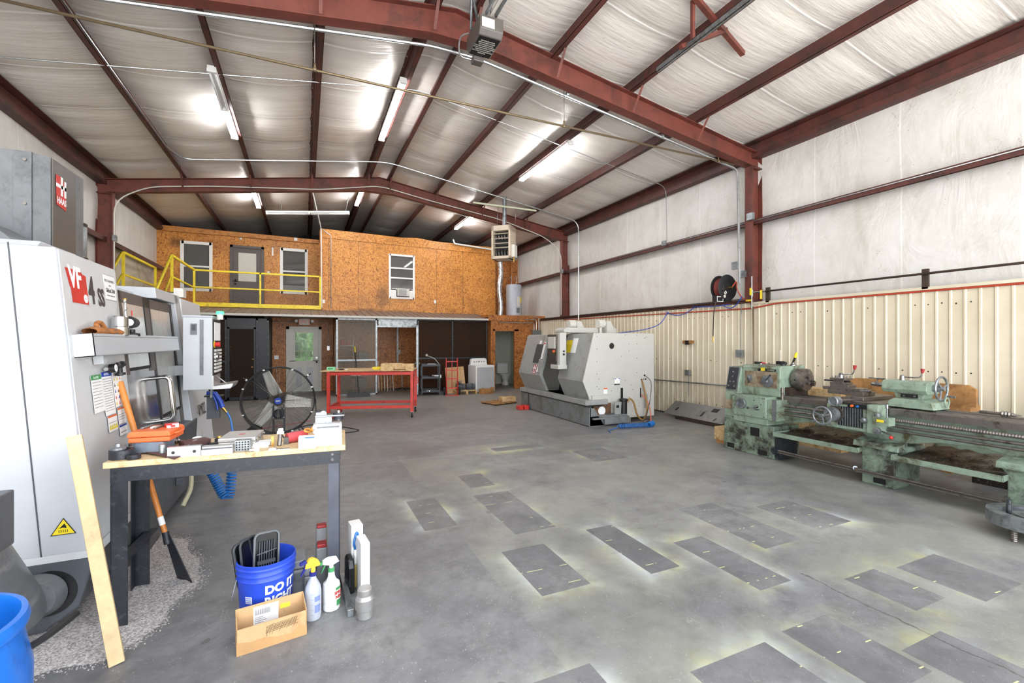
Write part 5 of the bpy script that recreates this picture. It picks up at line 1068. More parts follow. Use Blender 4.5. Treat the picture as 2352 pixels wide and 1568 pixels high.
tag(MB().m('wood').box(4.75, 5.15, 11.05, 11.3, 0.055, 0.17).build('wood_block'), 'pale wooden block on the broken pallet boards', 'block')
# grey steel ramp plate leaning on the liner
rp_ = MB().m('plate' if 'plate' in MATS else paint('plate', (134, 132, 130), 0.5, 0.3, dirt=(112, 104, 98), amt=0.2, scale=5))
Mp = Matrix.Translation((7.28, 6.3, 0.05)) @ Matrix.Rotation(math.radians(38), 4, 'Y')
Mp = Matrix(((0.62, 0.0, -0.78, 7.22), (0, 1, 0, 0), (0.78, 0, 0.62, 0.07), (0, 0, 0, 1)))
rp_.prism([(0, 6.2), (0, 7.75), (0.35, 7.62), (0.35, 6.2)], 'z', 0, 0.012, Mp)
rp = tag(rp_.build('steel_plate'), 'grey slotted steel ramp plate leaning low against the beige panel', 'plate')
rp['category'] = 'plate'
mb = MB().m('blk')
for (a, y0, b, y1) in ((0.12, 7.45, 0.2, 7.5), (0.08, 6.75, 0.2, 6.8), (0.22, 6.45, 0.31, 6.6), (0.03, 6.42, 0.1, 6.45)): mb.prism([(a, y0), (b, y0-0.04), (b, y1-0.04), (a, y1)], 'z', 0.012, 0.014, Mp)
mb.build('slots', rp)
tag(MB().m('brown').box(7.2, 7.55, 6.15, 7.4, 0, 0.06).build('timber'), 'dark timber under the grey slotted plate', 'timber')
# ---------------------------------------------------------------- old green manual lathe
ML = thing('engine_lathe', 'long old mint green manual lathe with oily bed along the right wall', 'lathe', (6.25, 3.2, 0))
def B(mb, name, par=ML, **k): return mb.build(name, par, world=True, **k)
# pedestals
mb = MB().m('ltgreenw').prism([(4.26, 0.0), (5.1, 0.0), (5.08, 0.5), (4.95, 0.5), (4.9, 0.47), (4.26, 0.455)], 'x', 5.95, 6.5)
B(mb, 'left_pedestal', bev=0.012)
B(MB().m('blk').box(5.942, 5.951, 4.48, 4.62, 0.28, 0.40).box(5.942, 5.951, 4.90, 5.02, 0.03, 0.1).box(5.942, 5.951, 4.36, 4.5, 0.03, 0.1), 'pedestal_openings')
B(MB().m('blksteel').box(5.965, 6.3, 4.16, 4.25, 0.03, 0.3).cyl((5.9, 4.22, 0.14), (6.2, 4.22, 0.14), 0.05).cyl((5.85, 4.2, 0.2), (6.0, 4.2, 0.05), 0.02), 'brake_linkage')
def ped(y0, y1, z, nm):
    mb = MB().m('ltgreenw').prism([(y0, 0.0), (y1, 0.0), (y1, z-0.1), (y1+0.05, z-0.03), (y1+0.03, z), (y0-0.03, z), (y0-0.06, z-0.04), (y0, z-0.1)], 'x', 5.97, 6.5)
    p = B(mb, nm, bev=0.01)
    B(MB().m('ltgreenw').prism([(5.97, z-0.04), (5.90, z-0.03), (5.92, z+0.03), (6.1, z+0.06), (6.1, z-0.04)], 'y', y0-0.06, y1+0.06), 'lip', p, bev=0.006)
    B(MB().m('blk').box(5.962, 5.971, (y0+y1)/2-0.08, (y0+y1)/2+0.04, 0.03, 0.09), 'opening', p)
ped(2.84, 3.17, 0.46, 'middle_pedestal'); ped(1.55, 1.95, 0.5, 'right_pedestal'); 
# bed: side casting with arched underside, ways on top
arch = [(0.6, 0.5), (1.5, 0.5), (1.95, 0.5), (2.05, 0.55), (2.2, 0.575), (2.55, 0.56), (2.8, 0.5), (3.2, 0.46), (3.3, 0.55), (3.5, 0.575), (3.9, 0.56), (4.2, 0.5), (4.35, 0.5), (4.35, 0.84), (0.6, 0.84)]
B(MB().m('ltgreen').prism(arch, 'x', 6.2, 6.5), 'bed', bev=0.008)
B(MB().m('steeld').prism([(6.14, 0.80), (6.14, 0.87), (6.16, 0.885), (6.22, 0.885), (6.25, 0.9), (6.28, 0.885), (6.30, 0.84), (6.16, 0.8)], 'y', 0.6, 4.3).prism([(6.42, 0.84), (6.42, 0.885), (6.45, 0.9), (6.48, 0.885), (6.54, 0.885), (6.54, 0.80), (6.48, 0.8)], 'y', 0.6, 4.3), 'bed_ways')
mb = MB().m('ltgreen')
for k in range(10): mb.box(6.3, 6.42, 0.7+k*0.4, 0.74+k*0.4, 0.6, 0.86)
B(mb, 'bed_ribs')
mb = MB().m('steeld'); mb.lathe([(0.019+0.0035*(k % 2), 0.6+k*0.011) for k in range(340)], c=(6.10, 0, 0.755), ax='y', n=10, smooth=False); B(mb, 'lead_screw')
B(MB().m('steeld').cyl((6.10, 0.6, 0.69), (6.10, 4.33, 0.69), 0.016), 'feed_rod'); B(MB().m('steeld').cyl((6.10, 0.6, 0.635), (6.10, 4.33, 0.635), 0.014), 'control_rod')
B(MB().m('steeld').cyl((5.92, 1.7, 0.15), (5.92, 4.2, 0.15), 0.012).prism([(5.86, 0.13), (5.90, 0.13), (5.90, 0.142), (5.86, 0.142)], 'y', 1.95, 4.15).box(5.88, 6.0, 3.16, 3.2, 0.12, 0.17).box(5.88, 6.0, 1.93, 1.97, 0.13, 0.2).m('galv').cyl((5.9, 3.2, 0.16), (5.96, 3.24, 0.14), 0.025), 'foot_brake')
# chip trays
for (y0, y1) in ((3.16, 4.2), (1.94, 2.82)):
    t = B(MB().m('ltgreen').prism([(5.86, 0.35), (5.85, 0.41), (5.856, 0.41), (5.868, 0.356), (6.75, 0.42), (6.8, 0.48), (6.8, 0.41)], 'y', y0, y1), 'chip_tray')
    for ye in (y0, y1-0.006): B(MB().m('ltgreen').box(5.85, 6.7, ye, ye+0.006, 0.36, 0.41), 'tray_end', t)
    random.seed(int(y0*10)); mb = MB().m('oily' if 'oily' in MATS else paint('oily', (44, 36, 30), 0.35, dirt=(110, 96, 80), amt=0.2, scale=40, var=0.3))
    mb.grid(lambda u, v: (5.9+0.8*u, y0+0.02+(y1-y0-0.04)*v, 0.372+0.06*u+0.03*abs(math.sin(9*u+7*v)*math.sin(13*v))), 16, 24)
    for k in range(60):
        p = Vector((random.uniform(5.95, 6.6), random.uniform(y0+.05, y1-.05), random.uniform(0.41, 0.46))); mb.tube([p, p+Vector((random.uniform(-.03, .03), random.uniform(-.03, .03), .02)), p+Vector((random.uniform(-.05, .05), random.uniform(-.05, .05), 0))], 0.0022, n=3)
    o = B(mb, 'metal_chips', t); o['kind'] = 'stuff'
# headstock
hs = B(MB().m('ltgreen').prism([(6.1, 0.86), (6.1, 1.27), (6.13, 1.3), (6.62, 1.3), (6.65, 1.27), (6.65, 0.86)], 'y', 4.27, 4.88), 'headstock', bev=0.012)
B(MB().m('ltgreen').prism([(5.97, 0.5), (6.0, 0.88), (6.08, 1.26), (6.62, 1.28), (6.62, 0.5)], 'y', 4.88, 5.1), 'gear_cover', bev=0.012)
c_, q_ = math.cos(0.21), math.sin(0.21)
Mg = Matrix.Translation((6.035, 4.99, 1.08)) @ Matrix(((0, q_, -c_), (-1, 0, 0), (0, c_, q_))).to_4x4()
cp = B(MB().m('galv').box(-0.1, 0.1, -0.19, 0.185, 0, 0.008, Mg), 'panel_frame')
B(MB().m('blksteel').box(-0.085, 0.085, -0.17, 0.17, 0.008, 0.012, Mg), 'switch_panel', cp)
mb = MB().m('steel')
for (a, b) in ((0, 0.1), (0, 0.03), (-0.05, -0.12), (0.05, -0.12), (-0.03, -0.05), (0.03, -0.05)): mb.lathe([(0.014, 0.012), (0.013, 0.022), (0.0001, 0.023)], M=Mg @ Matrix.Translation((a, b, 0)), n=12)
B(mb, 'knobs', cp)
B(MB().m('plateb' if 'plateb' in MATS else paint('plateb', (170, 156, 134), 0.45, 0.3, dirt=(120, 100, 76), amt=0.4, scale=10)).box(6.092, 6.1, 4.31, 4.83, 0.98, 1.21), 'dial_plate', hs)
B(MB().m('galv').lathe([(0.05, -0.0), (0.05, -0.02), (0.015, -0.025), (0.015, -0.05)], c=(6.09, 4.74, 1.11), ax='x', n=24).m('blk').tube([(6.04, 4.74, 1.11), (6.03, 4.72, 1.05)], 0.008).sph((6.03, 4.715, 1.045), 0.016, 5), 'selector_dial', hs)
B(MB().m('hgrey').lathe([(0.085, -0.0), (0.085, -0.035), (0.075, -0.04), (0.03, -0.04), (0.02, -0.06)], c=(6.09, 4.45, 1.075), ax='x', n=28).m('blk').tube([(6.03, 4.44, 1.09), (6.0, 4.36, 1.16)], 0.006).sph((6.0, 4.35, 1.17), 0.015, 5), 'speed_dial', hs)
Mh = face_x(6.091, 4.4, 1.235, -1)
B(MB().m('blk').box(-0.085, 0.075, -0.014, 0.016, 0, 0.002, Mh).m('offwht').text('LC2060D', 0.028, Mh @ Matrix.Translation((0, 0, 0.002)), 0.0003), 'model_plate', hs)
B(MB().m('yel').box(-0.03, 0.03, -0.02, 0.025, 0, 0.002, Mh @ Matrix.Translation((-0.13, 0.005, 0))).m('blk').lathe([(0.012, 0), (0.024, 0), (0.024, 0.003)], M=Mh @ Matrix.Translation((-0.19, 0.0, 0)), n=16), 'label', hs)
ck = B(MB().m('steeld').lathe([(0.12, 4.27), (0.12, 4.24), (0.155, 4.235), (0.16, 4.22), (0.16, 4.12), (0.155, 4.1), (0.05, 4.098), (0.045, 4.13)], c=(6.42, 0, 1.11), ax='y', n=40), 'chuck')
for k in range(3):
    a = k*2*PI/3+0.5; M = Matrix.Translation((6.42, 4.1, 1.11)) @ Matrix.Rotation(a, 4, 'Y')
    B(MB().m('steeld').box(0.05, 0.15, -0.04, 0.0, -0.022, 0.022, M).box(0.05, 0.09, -0.075, -0.04, -0.02, 0.02, M), 'jaw', ck)
mb = MB().m('blk')
for k in range(6): a = k*PI/3; mb.lathe([(0.0001, 0.0), (0.01, 0)], M=Matrix.Translation((6.42+0.161*math.cos(a), 4.17, 1.11+0.161*math.sin(a))) @ Matrix.Rotation(PI/2-a, 4, 'Y'), n=8)
B(mb, 'key_sockets', ck)
B(MB().m('brown').box(6.2, 6.6, 4.2, 4.3, 0.84, 1.0).m('steeld').cyl((6.12, 4.25, 0.82), (6.12, 4.25, 1.0), 0.02), 'headstock_foot', hs)
# feed gearbox
gb = B(MB().m('ltgreen').box(5.9, 6.3, 4.34, 4.9, 0.555, 0.86), 'gearbox', bev=0.012)
B(MB().m('ltgreen').box(5.93, 6.3, 4.34, 4.9, 0.46, 0.555).box(5.92, 6.2, 4.2, 4.34, 0.54, 0.83), 'gearbox_skirt', gb, bev=0.008)
B(MB().m('galv').prism([(4.2, 0.55), (4.2, 0.84), (4.26, 0.84), (4.26, 0.55)], 'x', 5.915, 5.92), 'bracket_plate', gb)
B(MB().m('galv').lathe([(0.02, 0.02), (0.045, 0.0), (0.075, 0.0), (0.08, -0.025), (0.072, -0.05), (0.06, -0.05), (0.055, -0.02), (0.02, -0.015)], c=(5.9, 4.72, 0.74), ax='x', n=28), 'feed_handwheel', gb)
B(MB().m('steel').lathe([(0.04, 0), (0.03, -0.03), (0.015, -0.05)], c=(5.9, 4.48, 0.70), ax='x', n=20).m('galv').tube([(5.86, 4.48, 0.70), (5.85, 4.57, 0.69)], 0.007).m('blk').sph((5.85, 4.59, 0.688), 0.016, 5).tube([(5.86, 4.48, 0.7), (5.86, 4.43, 0.72)], 0.01), 'feed_lever', gb)
mb = MB().m('blk')
for (a, b) in ((4.88, .84), (4.86, .84), (4.4, .84), (4.37, .84), (4.88, .58), (4.37, .58), (4.8, .58), (4.68, .58), (4.57, .58), (4.85, .7), (4.53, .8), (4.42, .75)): mb.lathe([(0.008, 0), (0.0001, -0.002)], c=(5.899, a, b), ax='x', n=8)
B(mb, 'screws', gb)
B(MB().m('plateb').box(5.955, 5.96, 4.93, 5.07, 0.62, 0.76), 'maker_plate')
# carriage and apron
ap = B(MB().m('ltgreen').box(5.96, 6.14, 3.02, 3.56, 0.59, 0.88), 'apron', bev=0.01)
mb = MB().m('blk').box(5.952, 5.96, 3.15, 3.42, 0.63, 0.86).m('galv')
for k in range(9): mb.box(5.945, 5.953, 3.165+k*0.028, 3.173+k*0.028, 0.63, 0.86)
B(mb, 'grille', ap)
B(MB().m('ltgreen').box(5.93, 6.12, 2.98, 3.1, 0.59, 0.92), 'apron_end', ap, bev=0.01)
B(MB().m('blk').box(5.93, 6.0, 3.1, 3.3, 0.86, 0.91).m('orange').cyl((5.93, 3.25, 0.885), (5.915, 3.25, 0.885), 0.016).m('hoseblu').cyl((5.93, 3.19, 0.885), (5.915, 3.19, 0.885), 0.014), 'push_buttons', ap)
def handwheel(c, R, ax, mat='galv', spokes=3, nm='handwheel', par=ap, grip=True, rr=0.011, ph=0.3):
    c = Vector(c); mb = MB().m(mat); e1, e2, e3 = (Vector((0, 1, 0)), Vector((0, 0, 1)), Vector((-1, 0, 0))) if ax == 'x' else (Vector((1, 0, 0)), Vector((0, 0, 1)), Vector((0, -1, 0)))
    mb.tube([c+e1*R*math.cos(a)+e2*R*math.sin(a) for a in [2*PI*k/32 for k in range(32)]], rr, n=10, closed=True)
    for k in range(spokes):
        a = ph+2*PI*k/spokes; mb.tube([c, c+(e1*math.cos(a)+e2*math.sin(a))*R], rr*0.7, n=6)
    mb.cyl(c-e3*0.02, c+e3*0.03, 0.022, n=16)
    o = B(mb, nm, par)
    if grip: a = -2.4; p = c+(e1*math.cos(a)*-1+e2*math.sin(a))*R; B(MB().m('steel').cyl(p, p+e3*0.08, 0.01, 0.013), 'grip', o)
    return o
handwheel((5.72, 3.47, 0.75), 0.105, 'x')
B(MB().m('galv').lathe([(0.03, 0), (0.085, -0.01), (0.09, -0.04), (0.085, -0.07), (0.05, -0.075)], c=(5.92, 3.45, 0.76), ax='x', n=28).m('steeld').cyl((5.95, 3.45, 0.76), (5.74, 3.47, 0.75), 0.02).lathe([(0.1, 0.02), (0.1, 0.03), (0.06, 0.03)], c=(5.92, 3.45, 0.76), ax='x', n=28), 'graduated_dial', ap)
B(MB().m('galv').lathe([(0.02, 0.0), (0.055, -0.0), (0.058, -0.09), (0.05, -0.1), (0.04, -0.08), (0.02, -0.08)], c=(5.84, 3.36, 0.935), ax='x', n=28).m('steeld').cyl((5.84, 3.36, 0.935), (6.1, 3.36, 0.935), 0.015), 'cross_feed_dial', ap)
B(MB().m('galv').lathe([(0.035, 0.0), (0.035, -0.03), (0.02, -0.05)], c=(5.93, 3.12, 0.735), ax='x', n=20), 'feed_knob', ap)
B(MB().m('ltgreen').box(5.86, 5.98, 2.84, 3.0, 0.71, 0.80).m('galv').lathe([(0.03, 0.8), (0.035, 0.83), (0.01, 0.85)], c=(5.9, 2.97, 0), n=16).cyl((5.9, 2.88, 0.8), (5.9, 2.88, 0.9), 0.008).cyl((5.9, 2.88, 0.9), (5.9, 2.88, 0.95), 0.014).m('yel').box(5.855, 5.86, 2.89, 2.96, 0.745, 0.775), 'control_lever_box', ap, bev=0.004)
B(MB().m('galv').lathe([(0.04, 0), (0.04, -0.02), (0.02, -0.025)], c=(5.92, 2.98, 0.635), ax='x', n=20).m('steeld').tube([(5.95, 2.95, 0.63), (5.9, 2.85, 0.62), (5.88, 2.8, 0.60)], 0.009).m('red').sph((5.88, 2.83, 0.59), 0.02, 6), 'lever', ap)
B(MB().m('steeld').box(6.05, 6.62, 3.0, 3.62, 0.885, 0.93).box(6.1, 6.75, 3.22, 3.42, 0.93, 0.975), 'saddle', bev=0.005)
B(MB().m('steeld').box(6.25, 6.5, 3.30, 3.72, 0.975, 1.02).box(6.28, 6.46, 3.35, 3.80, 1.02, 1.06).box(6.3, 6.48, 3.5, 3.72, 1.06, 1.09).m('steel').cyl((6.38, 3.35, 1.03), (6.38, 3.28, 1.03), 0.022).tube([(6.36, 3.28, 1.03), (6.30, 3.26, 1.05)], 0.006).tube([(6.36, 3.28, 1.02), (6.33, 3.2, 1.03)], 0.006), 'compound_slide', bev=0.004)
tp = B(MB().m('steeld').box(6.31, 6.49, 3.55, 3.73, 1.09, 1.12).box(6.335, 6.465, 3.575, 3.705, 1.12, 1.15).box(6.31, 6.49, 3.55, 3.73, 1.15, 1.175), 'tool_post', bev=0.003)
mb = MB().m('steel')
for (a, b) in ((6.33, 3.57), (6.33, 3.64), (6.33, 3.71), (6.47, 3.57), (6.47, 3.64), (6.47, 3.71), (6.4, 3.57), (6.4, 3.71)): mb.cyl((a, b, 1.175), (a, b, 1.2), 0.009, n=6)
mb.lathe([(0.035, 1.175), (0.025, 1.21), (0.03, 1.225), (0.015, 1.24)], c=(6.4, 3.64, 0)).tube(spline([(6.4, 3.64, 1.22), (6.4, 3.55, 1.225), (6.4, 3.5, 1.24), (6.4, 3.48, 1.3)]), 0.009); B(mb, 'bolts', tp)
B(MB().m('maroon').cyl((6.4, 3.48, 1.29), (6.4, 3.475, 1.345), 0.013, 0.022), 'lever_knob', tp)
B(MB().m('blk').box(6.34, 6.36, 3.5, 3.82, 1.125, 1.145), 'tool_bar', tp)
# tailstock
ts = B(MB().m('ltgreen').prism([(6.24, 1.06), (6.21, 1.10), (6.22, 1.18), (6.26, 1.2), (6.46, 1.2), (6.5, 1.18), (6.51, 1.1), (6.48, 1.06)], 'y', 2.66, 3.09).prism([(2.72, 0.99), (2.7, 1.07), (3.0, 1.07), (2.97, 0.99)], 'x', 6.27, 6.47).prism([(2.58, 0.90), (2.6, 0.98), (2.68, 1.0), (2.95, 1.0), (3.0, 0.97), (3.03, 0.90)], 'x', 6.18, 6.52), 'tailstock', bev=0.006)
B(MB().m('blk').box(6.262, 6.275, 2.76, 2.92, 1.01, 1.05).m('steel').cyl((6.26, 2.79, 1.03), (6.28, 2.79, 1.03), 0.012, n=6).cyl((6.26, 2.89, 1.03), (6.28, 2.89, 1.03), 0.012, n=6), 'clamp_bolts', ts)
B(MB().m('steel').cyl((6.36, 3.09, 1.13), (6.36, 3.15, 1.13), 0.026).lathe([(0.018, 3.15), (0.026, 3.17), (0.026, 3.25), (0.016, 3.27)], c=(6.36, 0, 1.13), ax='y').tube([(6.36, 3.21, 1.13), (6.36, 3.21, 1.19), (6.36, 3.12, 1.2), (6.36, 3.3, 1.2)], 0.007), 'quill_chuck', ts)
handwheel((6.36, 2.59, 1.13), 0.13, 'y', spokes=3, par=ts, rr=0.012); B(MB().m('galv').cyl((6.36, 2.66, 1.13), (6.36, 2.6, 1.13), 0.04), 'dial', ts)
B(MB().m('steel').lathe([(0.03, 1.2), (0.022, 1.25), (0.01, 1.26)], c=(6.36, 2.95, 0)).tube(spline([(6.36, 2.95, 1.24), (6.36, 2.85, 1.235), (6.36, 2.78, 1.25), (6.36, 2.76, 1.3)]), 0.008).m('maroon').cyl((6.36, 2.76, 1.29), (6.36, 2.757, 1.34), 0.012, 0.02), 'clamp_lever', ts)
B(MB().m('ltgreen').tube([(6.4+0.05*math.cos(a), 2.56, 0.98+0.05*math.sin(a)) for a in [k*PI/8 for k in range(16)]], 0.008, closed=True), 'lock_ring', ts)
tag(MB().m('steeld').cyl((6.36, 2.28, 0.925), (6.36, 2.12, 0.925), 0.016).lathe([(0.024+0.008*(k % 2), 2.12-k*0.012) for k in range(7)], c=(6.36, 0, 0.925), ax='y').cyl((6.36, 2.04, 0.925), (6.36, 1.97, 0.925), 0.02, 0.001).build('live_center'), 'pointed live centre lying on the lathe bed at far right', 'tool')
# tools lying on the headstock
def hstool(name, lab, cat, mb): return tag(mb.build(name), lab, cat)
hstool('screwdriver', 'black and red screwdriver lying on top of the green headstock', 'screwdriver', MB().m('blk').cyl((6.3, 4.82, 1.325), (6.3, 4.70, 1.325), 0.018).m('red').cyl((6.3, 4.70, 1.325), (6.3, 4.64, 1.32), 0.012))
hstool('wrench', 'steel wrench lying on top of the green headstock', 'wrench', MB().m('steel').cbox((6.25, 4.52, 1.315), (0.02, 0.26, 0.012), (0, 0.03, 0.2)).lathe([(0.012, 0), (0.022, 0), (0.022, 0.012), (0.012, 0.012)], c=(6.22, 4.66, 1.31)))
hstool('indicator_stand', 'upright white rod on a black block atop the headstock', 'stand', MB().m('blk').box(6.36, 6.44, 4.44, 4.52, 1.3, 1.36).sph((6.4, 4.4, 1.33), 0.025, 5).m('offwht').cyl((6.4, 4.48, 1.36), (6.4, 4.48, 1.52), 0.006))
pr = thing('pry_tool', 'black and yellow handled tool standing at the chuck end of the headstock', 'tool', (6.42, 4.3, 1.3))
MB().m('steel').lathe([(0.04, 0), (0.04, 0.015), (0.02, 0.03), (0.02, 0.045)]).build('base', pr); MB().m('blk').cyl((0, 0, 0.04), (0, -0.03, 0.12), 0.014).build('grip', pr); MB().m('yel').cyl((0, -0.03, 0.12), (0, -0.055, 0.19), 0.02, 0.016).build('handle', pr)
hstool('machine_part', 'small dark metal part between wrench and yellow tool on headstock', 'part', MB().m('blksteel').lathe([(0.03, 1.3), (0.03, 1.32), (0.012, 1.33)], c=(6.3, 4.36, 0)))
# steady ring lying on the floor
sr = thing('steady_ring', 'round steel faceplate ring with studs lying on floor at lathe end', 'faceplate', (5.56, 1.66, 0), 0)
mb = MB().m('galv').lathe([(0.28, 0.1), (0.28, 0.2), (0.19, 0.2), (0.19, 0.15), (0.12, 0.15), (0.12, 0.19), (0.08, 0.19), (0.08, 0.1), (0.28, 0.1)], n=56); mb.build('ring', sr)
mb = MB().m('steeld')
for k in range(3): a = k*2*PI/3+2.1; mb.box(-0.02, 0.24, -0.04, 0.04, 0.12, 0.185, Matrix.Rotation(a, 4, 'Z'))
mb.build('webs', sr)
for k in range(6): a = k*PI/3+0.3; MB().m('blksteel').cyl((0.16*math.cos(a), 0.16*math.sin(a), 0.17), (0.16*math.cos(a), 0.16*math.sin(a), 0.27), 0.016, n=10).build('stud', sr)
for k in range(3): a = k*2*PI/3+PI*0.95; MB().m('steeld').lathe([(0.018+0.003*(q % 2), q*0.008) for q in range(13)], M=Matrix.Translation((0.24*math.cos(a), 0.24*math.sin(a), 0.0)), n=10).build('foot_screw', sr)
# timber behind the lathe and boxes
tag(MB().m('woodd').prism([(2.65, 0.86), (4.05, 0.86), (4.05, 1.09), (3.95, 1.12), (2.72, 1.12), (2.65, 1.07)], 'x', 7.3, 7.35).box(7.3, 7.55, 2.7, 4.0, 0.80, 0.86).box(7.35, 7.45, 2.9, 3.0, 0.0, 0.8).box(7.35, 7.45, 3.7, 3.8, 0.0, 0.8).build('workbench'), 'wooden bench back standing behind the green lathe', 'bench')
tag(MB().m('wood').box(7.2, 7.5, 4.1, 4.9, 0, 0.92).build('wood_crate'), 'pale plywood crate behind the lathe chuck', 'crate')
tag(MB().m('wood').box(6.12, 6.4, 5.16, 5.42, 0.06, 0.26).m('woodd').box(6.14, 6.38, 5.18, 5.4, 0, 0.06).build('wood_crate'), 'small wooden box on floor left of the green lathe', 'crate')
tag(MB().m('oily').tube(spline([(7.3, 2.2, 0.45), (7.28, 2.35, 0.3), (7.3, 2.5, 0.4), (7.3, 2.65, 0.32), (7.3, 2.8, 0.45)]), 0.035).box(7.12, 7.28, 2.1, 2.62, 0, 0.28).build('scrap_casting'), 'dark oily casting on the floor behind the lathe tray', 'casting')
# ---------------------------------------------------------------- middle of the shop
# drum fan
FC = Vector((-0.42, 9.05, 0.61)); fr_ = math.radians(-3)
fan = thing('drum_fan', 'large black wheeled drum fan with pale blades behind the workbench', 'fan', (FC.x, FC.y, 0), fr_)
R = 0.585
def ring(mb, y, r, rr=0.012, n=56): return mb.tube([(r*math.cos(2*PI*k/n), y, 0.61+r*math.sin(2*PI*k/n)) for k in range(n)], rr, n=6, closed=True)
mb = MB().m('blk'); ring(mb, -0.075, R, 0.011); ring(mb, 0.075, R, 0.011)
mb.build('drum_rim', fan)
MB().m('meshfan' if 'meshfan' in MATS else glass('meshfan', (90, 88, 84), 0.32, 0.5)).lathe([(R, -0.155), (R-0.002, 0.155)], c=(0, 0, 0.61), ax='y', n=56).build('drum', fan) if False else None
mb = MB().m('dkgrey'); mb.lathe([(R, -0.07), (R, 0.07)], c=(0, 0, 0.61), ax='y', n=56); mb.b.faces.ensure_lookup_table()
for f in [f for f in mb.b.faces if len(f.verts) > 4]: mb.b.faces.remove(f)
mb.build('drum', fan)
for y_ in (-0.078, 0.078):
    mb = MB().m('blk')
    for k in range(1, 26): ring(mb, y_*(1+0.15*(1-k/26)), R*k/26, 0.0011, 36)
    for k in range(30):
        a = k*2*PI/30; mb.tube([(0.05*math.cos(a), y_*1.15, 0.61+0.05*math.sin(a)), (R*math.cos(a), y_, 0.61+R*math.sin(a))], 0.0012, n=3)
    mb.build('grille', fan)
mb = MB().m('steeld')
for k in range(8):
    a = k*PI/4+PI/2+0.0; 
    for da in (-0.05, 0.05): mb.tube([(0.06*math.cos(a), -0.1, 0.61+0.06*math.sin(a)), (R*math.cos(a+da), -0.08, 0.61+R*math.sin(a+da))], 0.0035, n=4)
mb.build('grille_spokes', fan)
for k in range(8): a = k*PI/4+PI/8; MB().m('wht').cbox((R*math.cos(a), -0.08, 0.61+R*math.sin(a)), (0.035, 0.03, 0.02)).build('clip', fan)
bl = paint('blade', (198, 196, 188), 0.4)
for k, a0 in enumerate((112, 232, 352)):
    a0 = math.radians(a0); M = Matrix.Translation((0, 0, 0.61)) @ Matrix.Rotation(-a0, 4, 'Y')
    def fn(u, v, M=M): 
        r = 0.1+0.44*u; wd = 0.115-0.05*u; t = (v-0.5)*2*wd
        return M @ Vector((r, 0.035*(v-0.5)*2*(1-0.4*u)*1.6+0.01*math.sin(PI*v), t))
    o = MB().m('blade').grid(fn, 10, 6).build('blade', fan); md = o.modifiers.new('s', 'SOLIDIFY'); md.thickness = 0.004
MB().m('blksteel').cyl((0, -0.06, 0.61), (0, 0.06, 0.61), 0.09).m('blu').cyl((0, -0.115, 0.61), (0, -0.105, 0.61), 0.055, n=24).m('offwht').box(-0.035, 0.035, -0.118, -0.115, 0.6, 0.62).build('hub', fan)
mo = MB().m('blksteel').cyl((0.0, -0.02, 0.37), (0.0, 0.25, 0.37), 0.085, n=24).lathe([(0.03, -0.03), (0.06, -0.035), (0.085, -0.02)], c=(0, 0, 0.37), ax='y', n=24).build('motor', fan)
MB().m('dkgrey').box(-0.1, -0.07, 0, 0.06, 0.04, 0.52).box(0.07, 0.1, 0, 0.06, 0.04, 0.52).box(-0.1, 0.1, 0, 0.05, 0.27, 0.3).build('motor_mount', fan)
MB().m('wht').cyl((0.085, -0.005, 0.46), (0.085, 0.0, 0.46), 0.008).cyl((0.085, -0.005, 0.3), (0.085, 0.0, 0.3), 0.008).cyl((-0.085, -0.005, 0.3), (-0.085, 0.0, 0.3), 0.008).build('bolts', mo)
for yy in (-0.2, 0.2): MB().m('rubber').lathe([(0.05, -0.018), (0.085, -0.022), (0.1, 0), (0.085, 0.022), (0.05, 0.018)], c=(-0.38, yy, 0.1), ax='y', n=28).m('hgrey').lathe([(0.01, -0.01), (0.055, -0.01), (0.055, 0.01), (0.01, 0.01)], c=(-0.38, yy, 0.1), ax='y', n=20).build('wheel', fan)
MB().m('blksteel').tube([(-0.38, -0.2, 0.1), (-0.38, 0.2, 0.1)], 0.012).tube([(0.33, -0.18, 0.12), (0.4, -0.2, 0.015), (0.4, 0.2, 0.015), (0.33, 0.18, 0.12)], 0.012).build('stand', fan)
MB().m('blk').tube([(-0.46, 0, 0.95), (-0.55, 0, 1.02)], 0.012).tube([(0.43, 0, 1.0), (0.52, 0, 1.07)], 0.012).m('wht').sph((-0.5, 0, 0.98), 0.02, 5).sph((0.47, 0, 1.04), 0.02, 5).build('handle', fan)
tag(MB().m('rubber').tube(spline([(0.18, 9.1, 0.6), (0.2, 9.0, 0.25), (0.28, 8.9, 0.03), (0.6, 8.7, 0.01), (0.9, 8.9, 0.01), (0.2, 9.8, 0.01), (-0.3, 9.3, 0.01)]), 0.008).build('power_cord'), 'black power cord trailing from the drum fan', 'cord')
tag(MB().m('red').tube(spline([(-1.3, 8.9, 0.008), (-0.8, 9.7, 0.008), (-0.2, 10.1, 0.008), (0.1, 10.3, 0.008)]), 0.005).build('power_cord'), 'thin red cord lying on the floor behind the drum fan', 'cord')
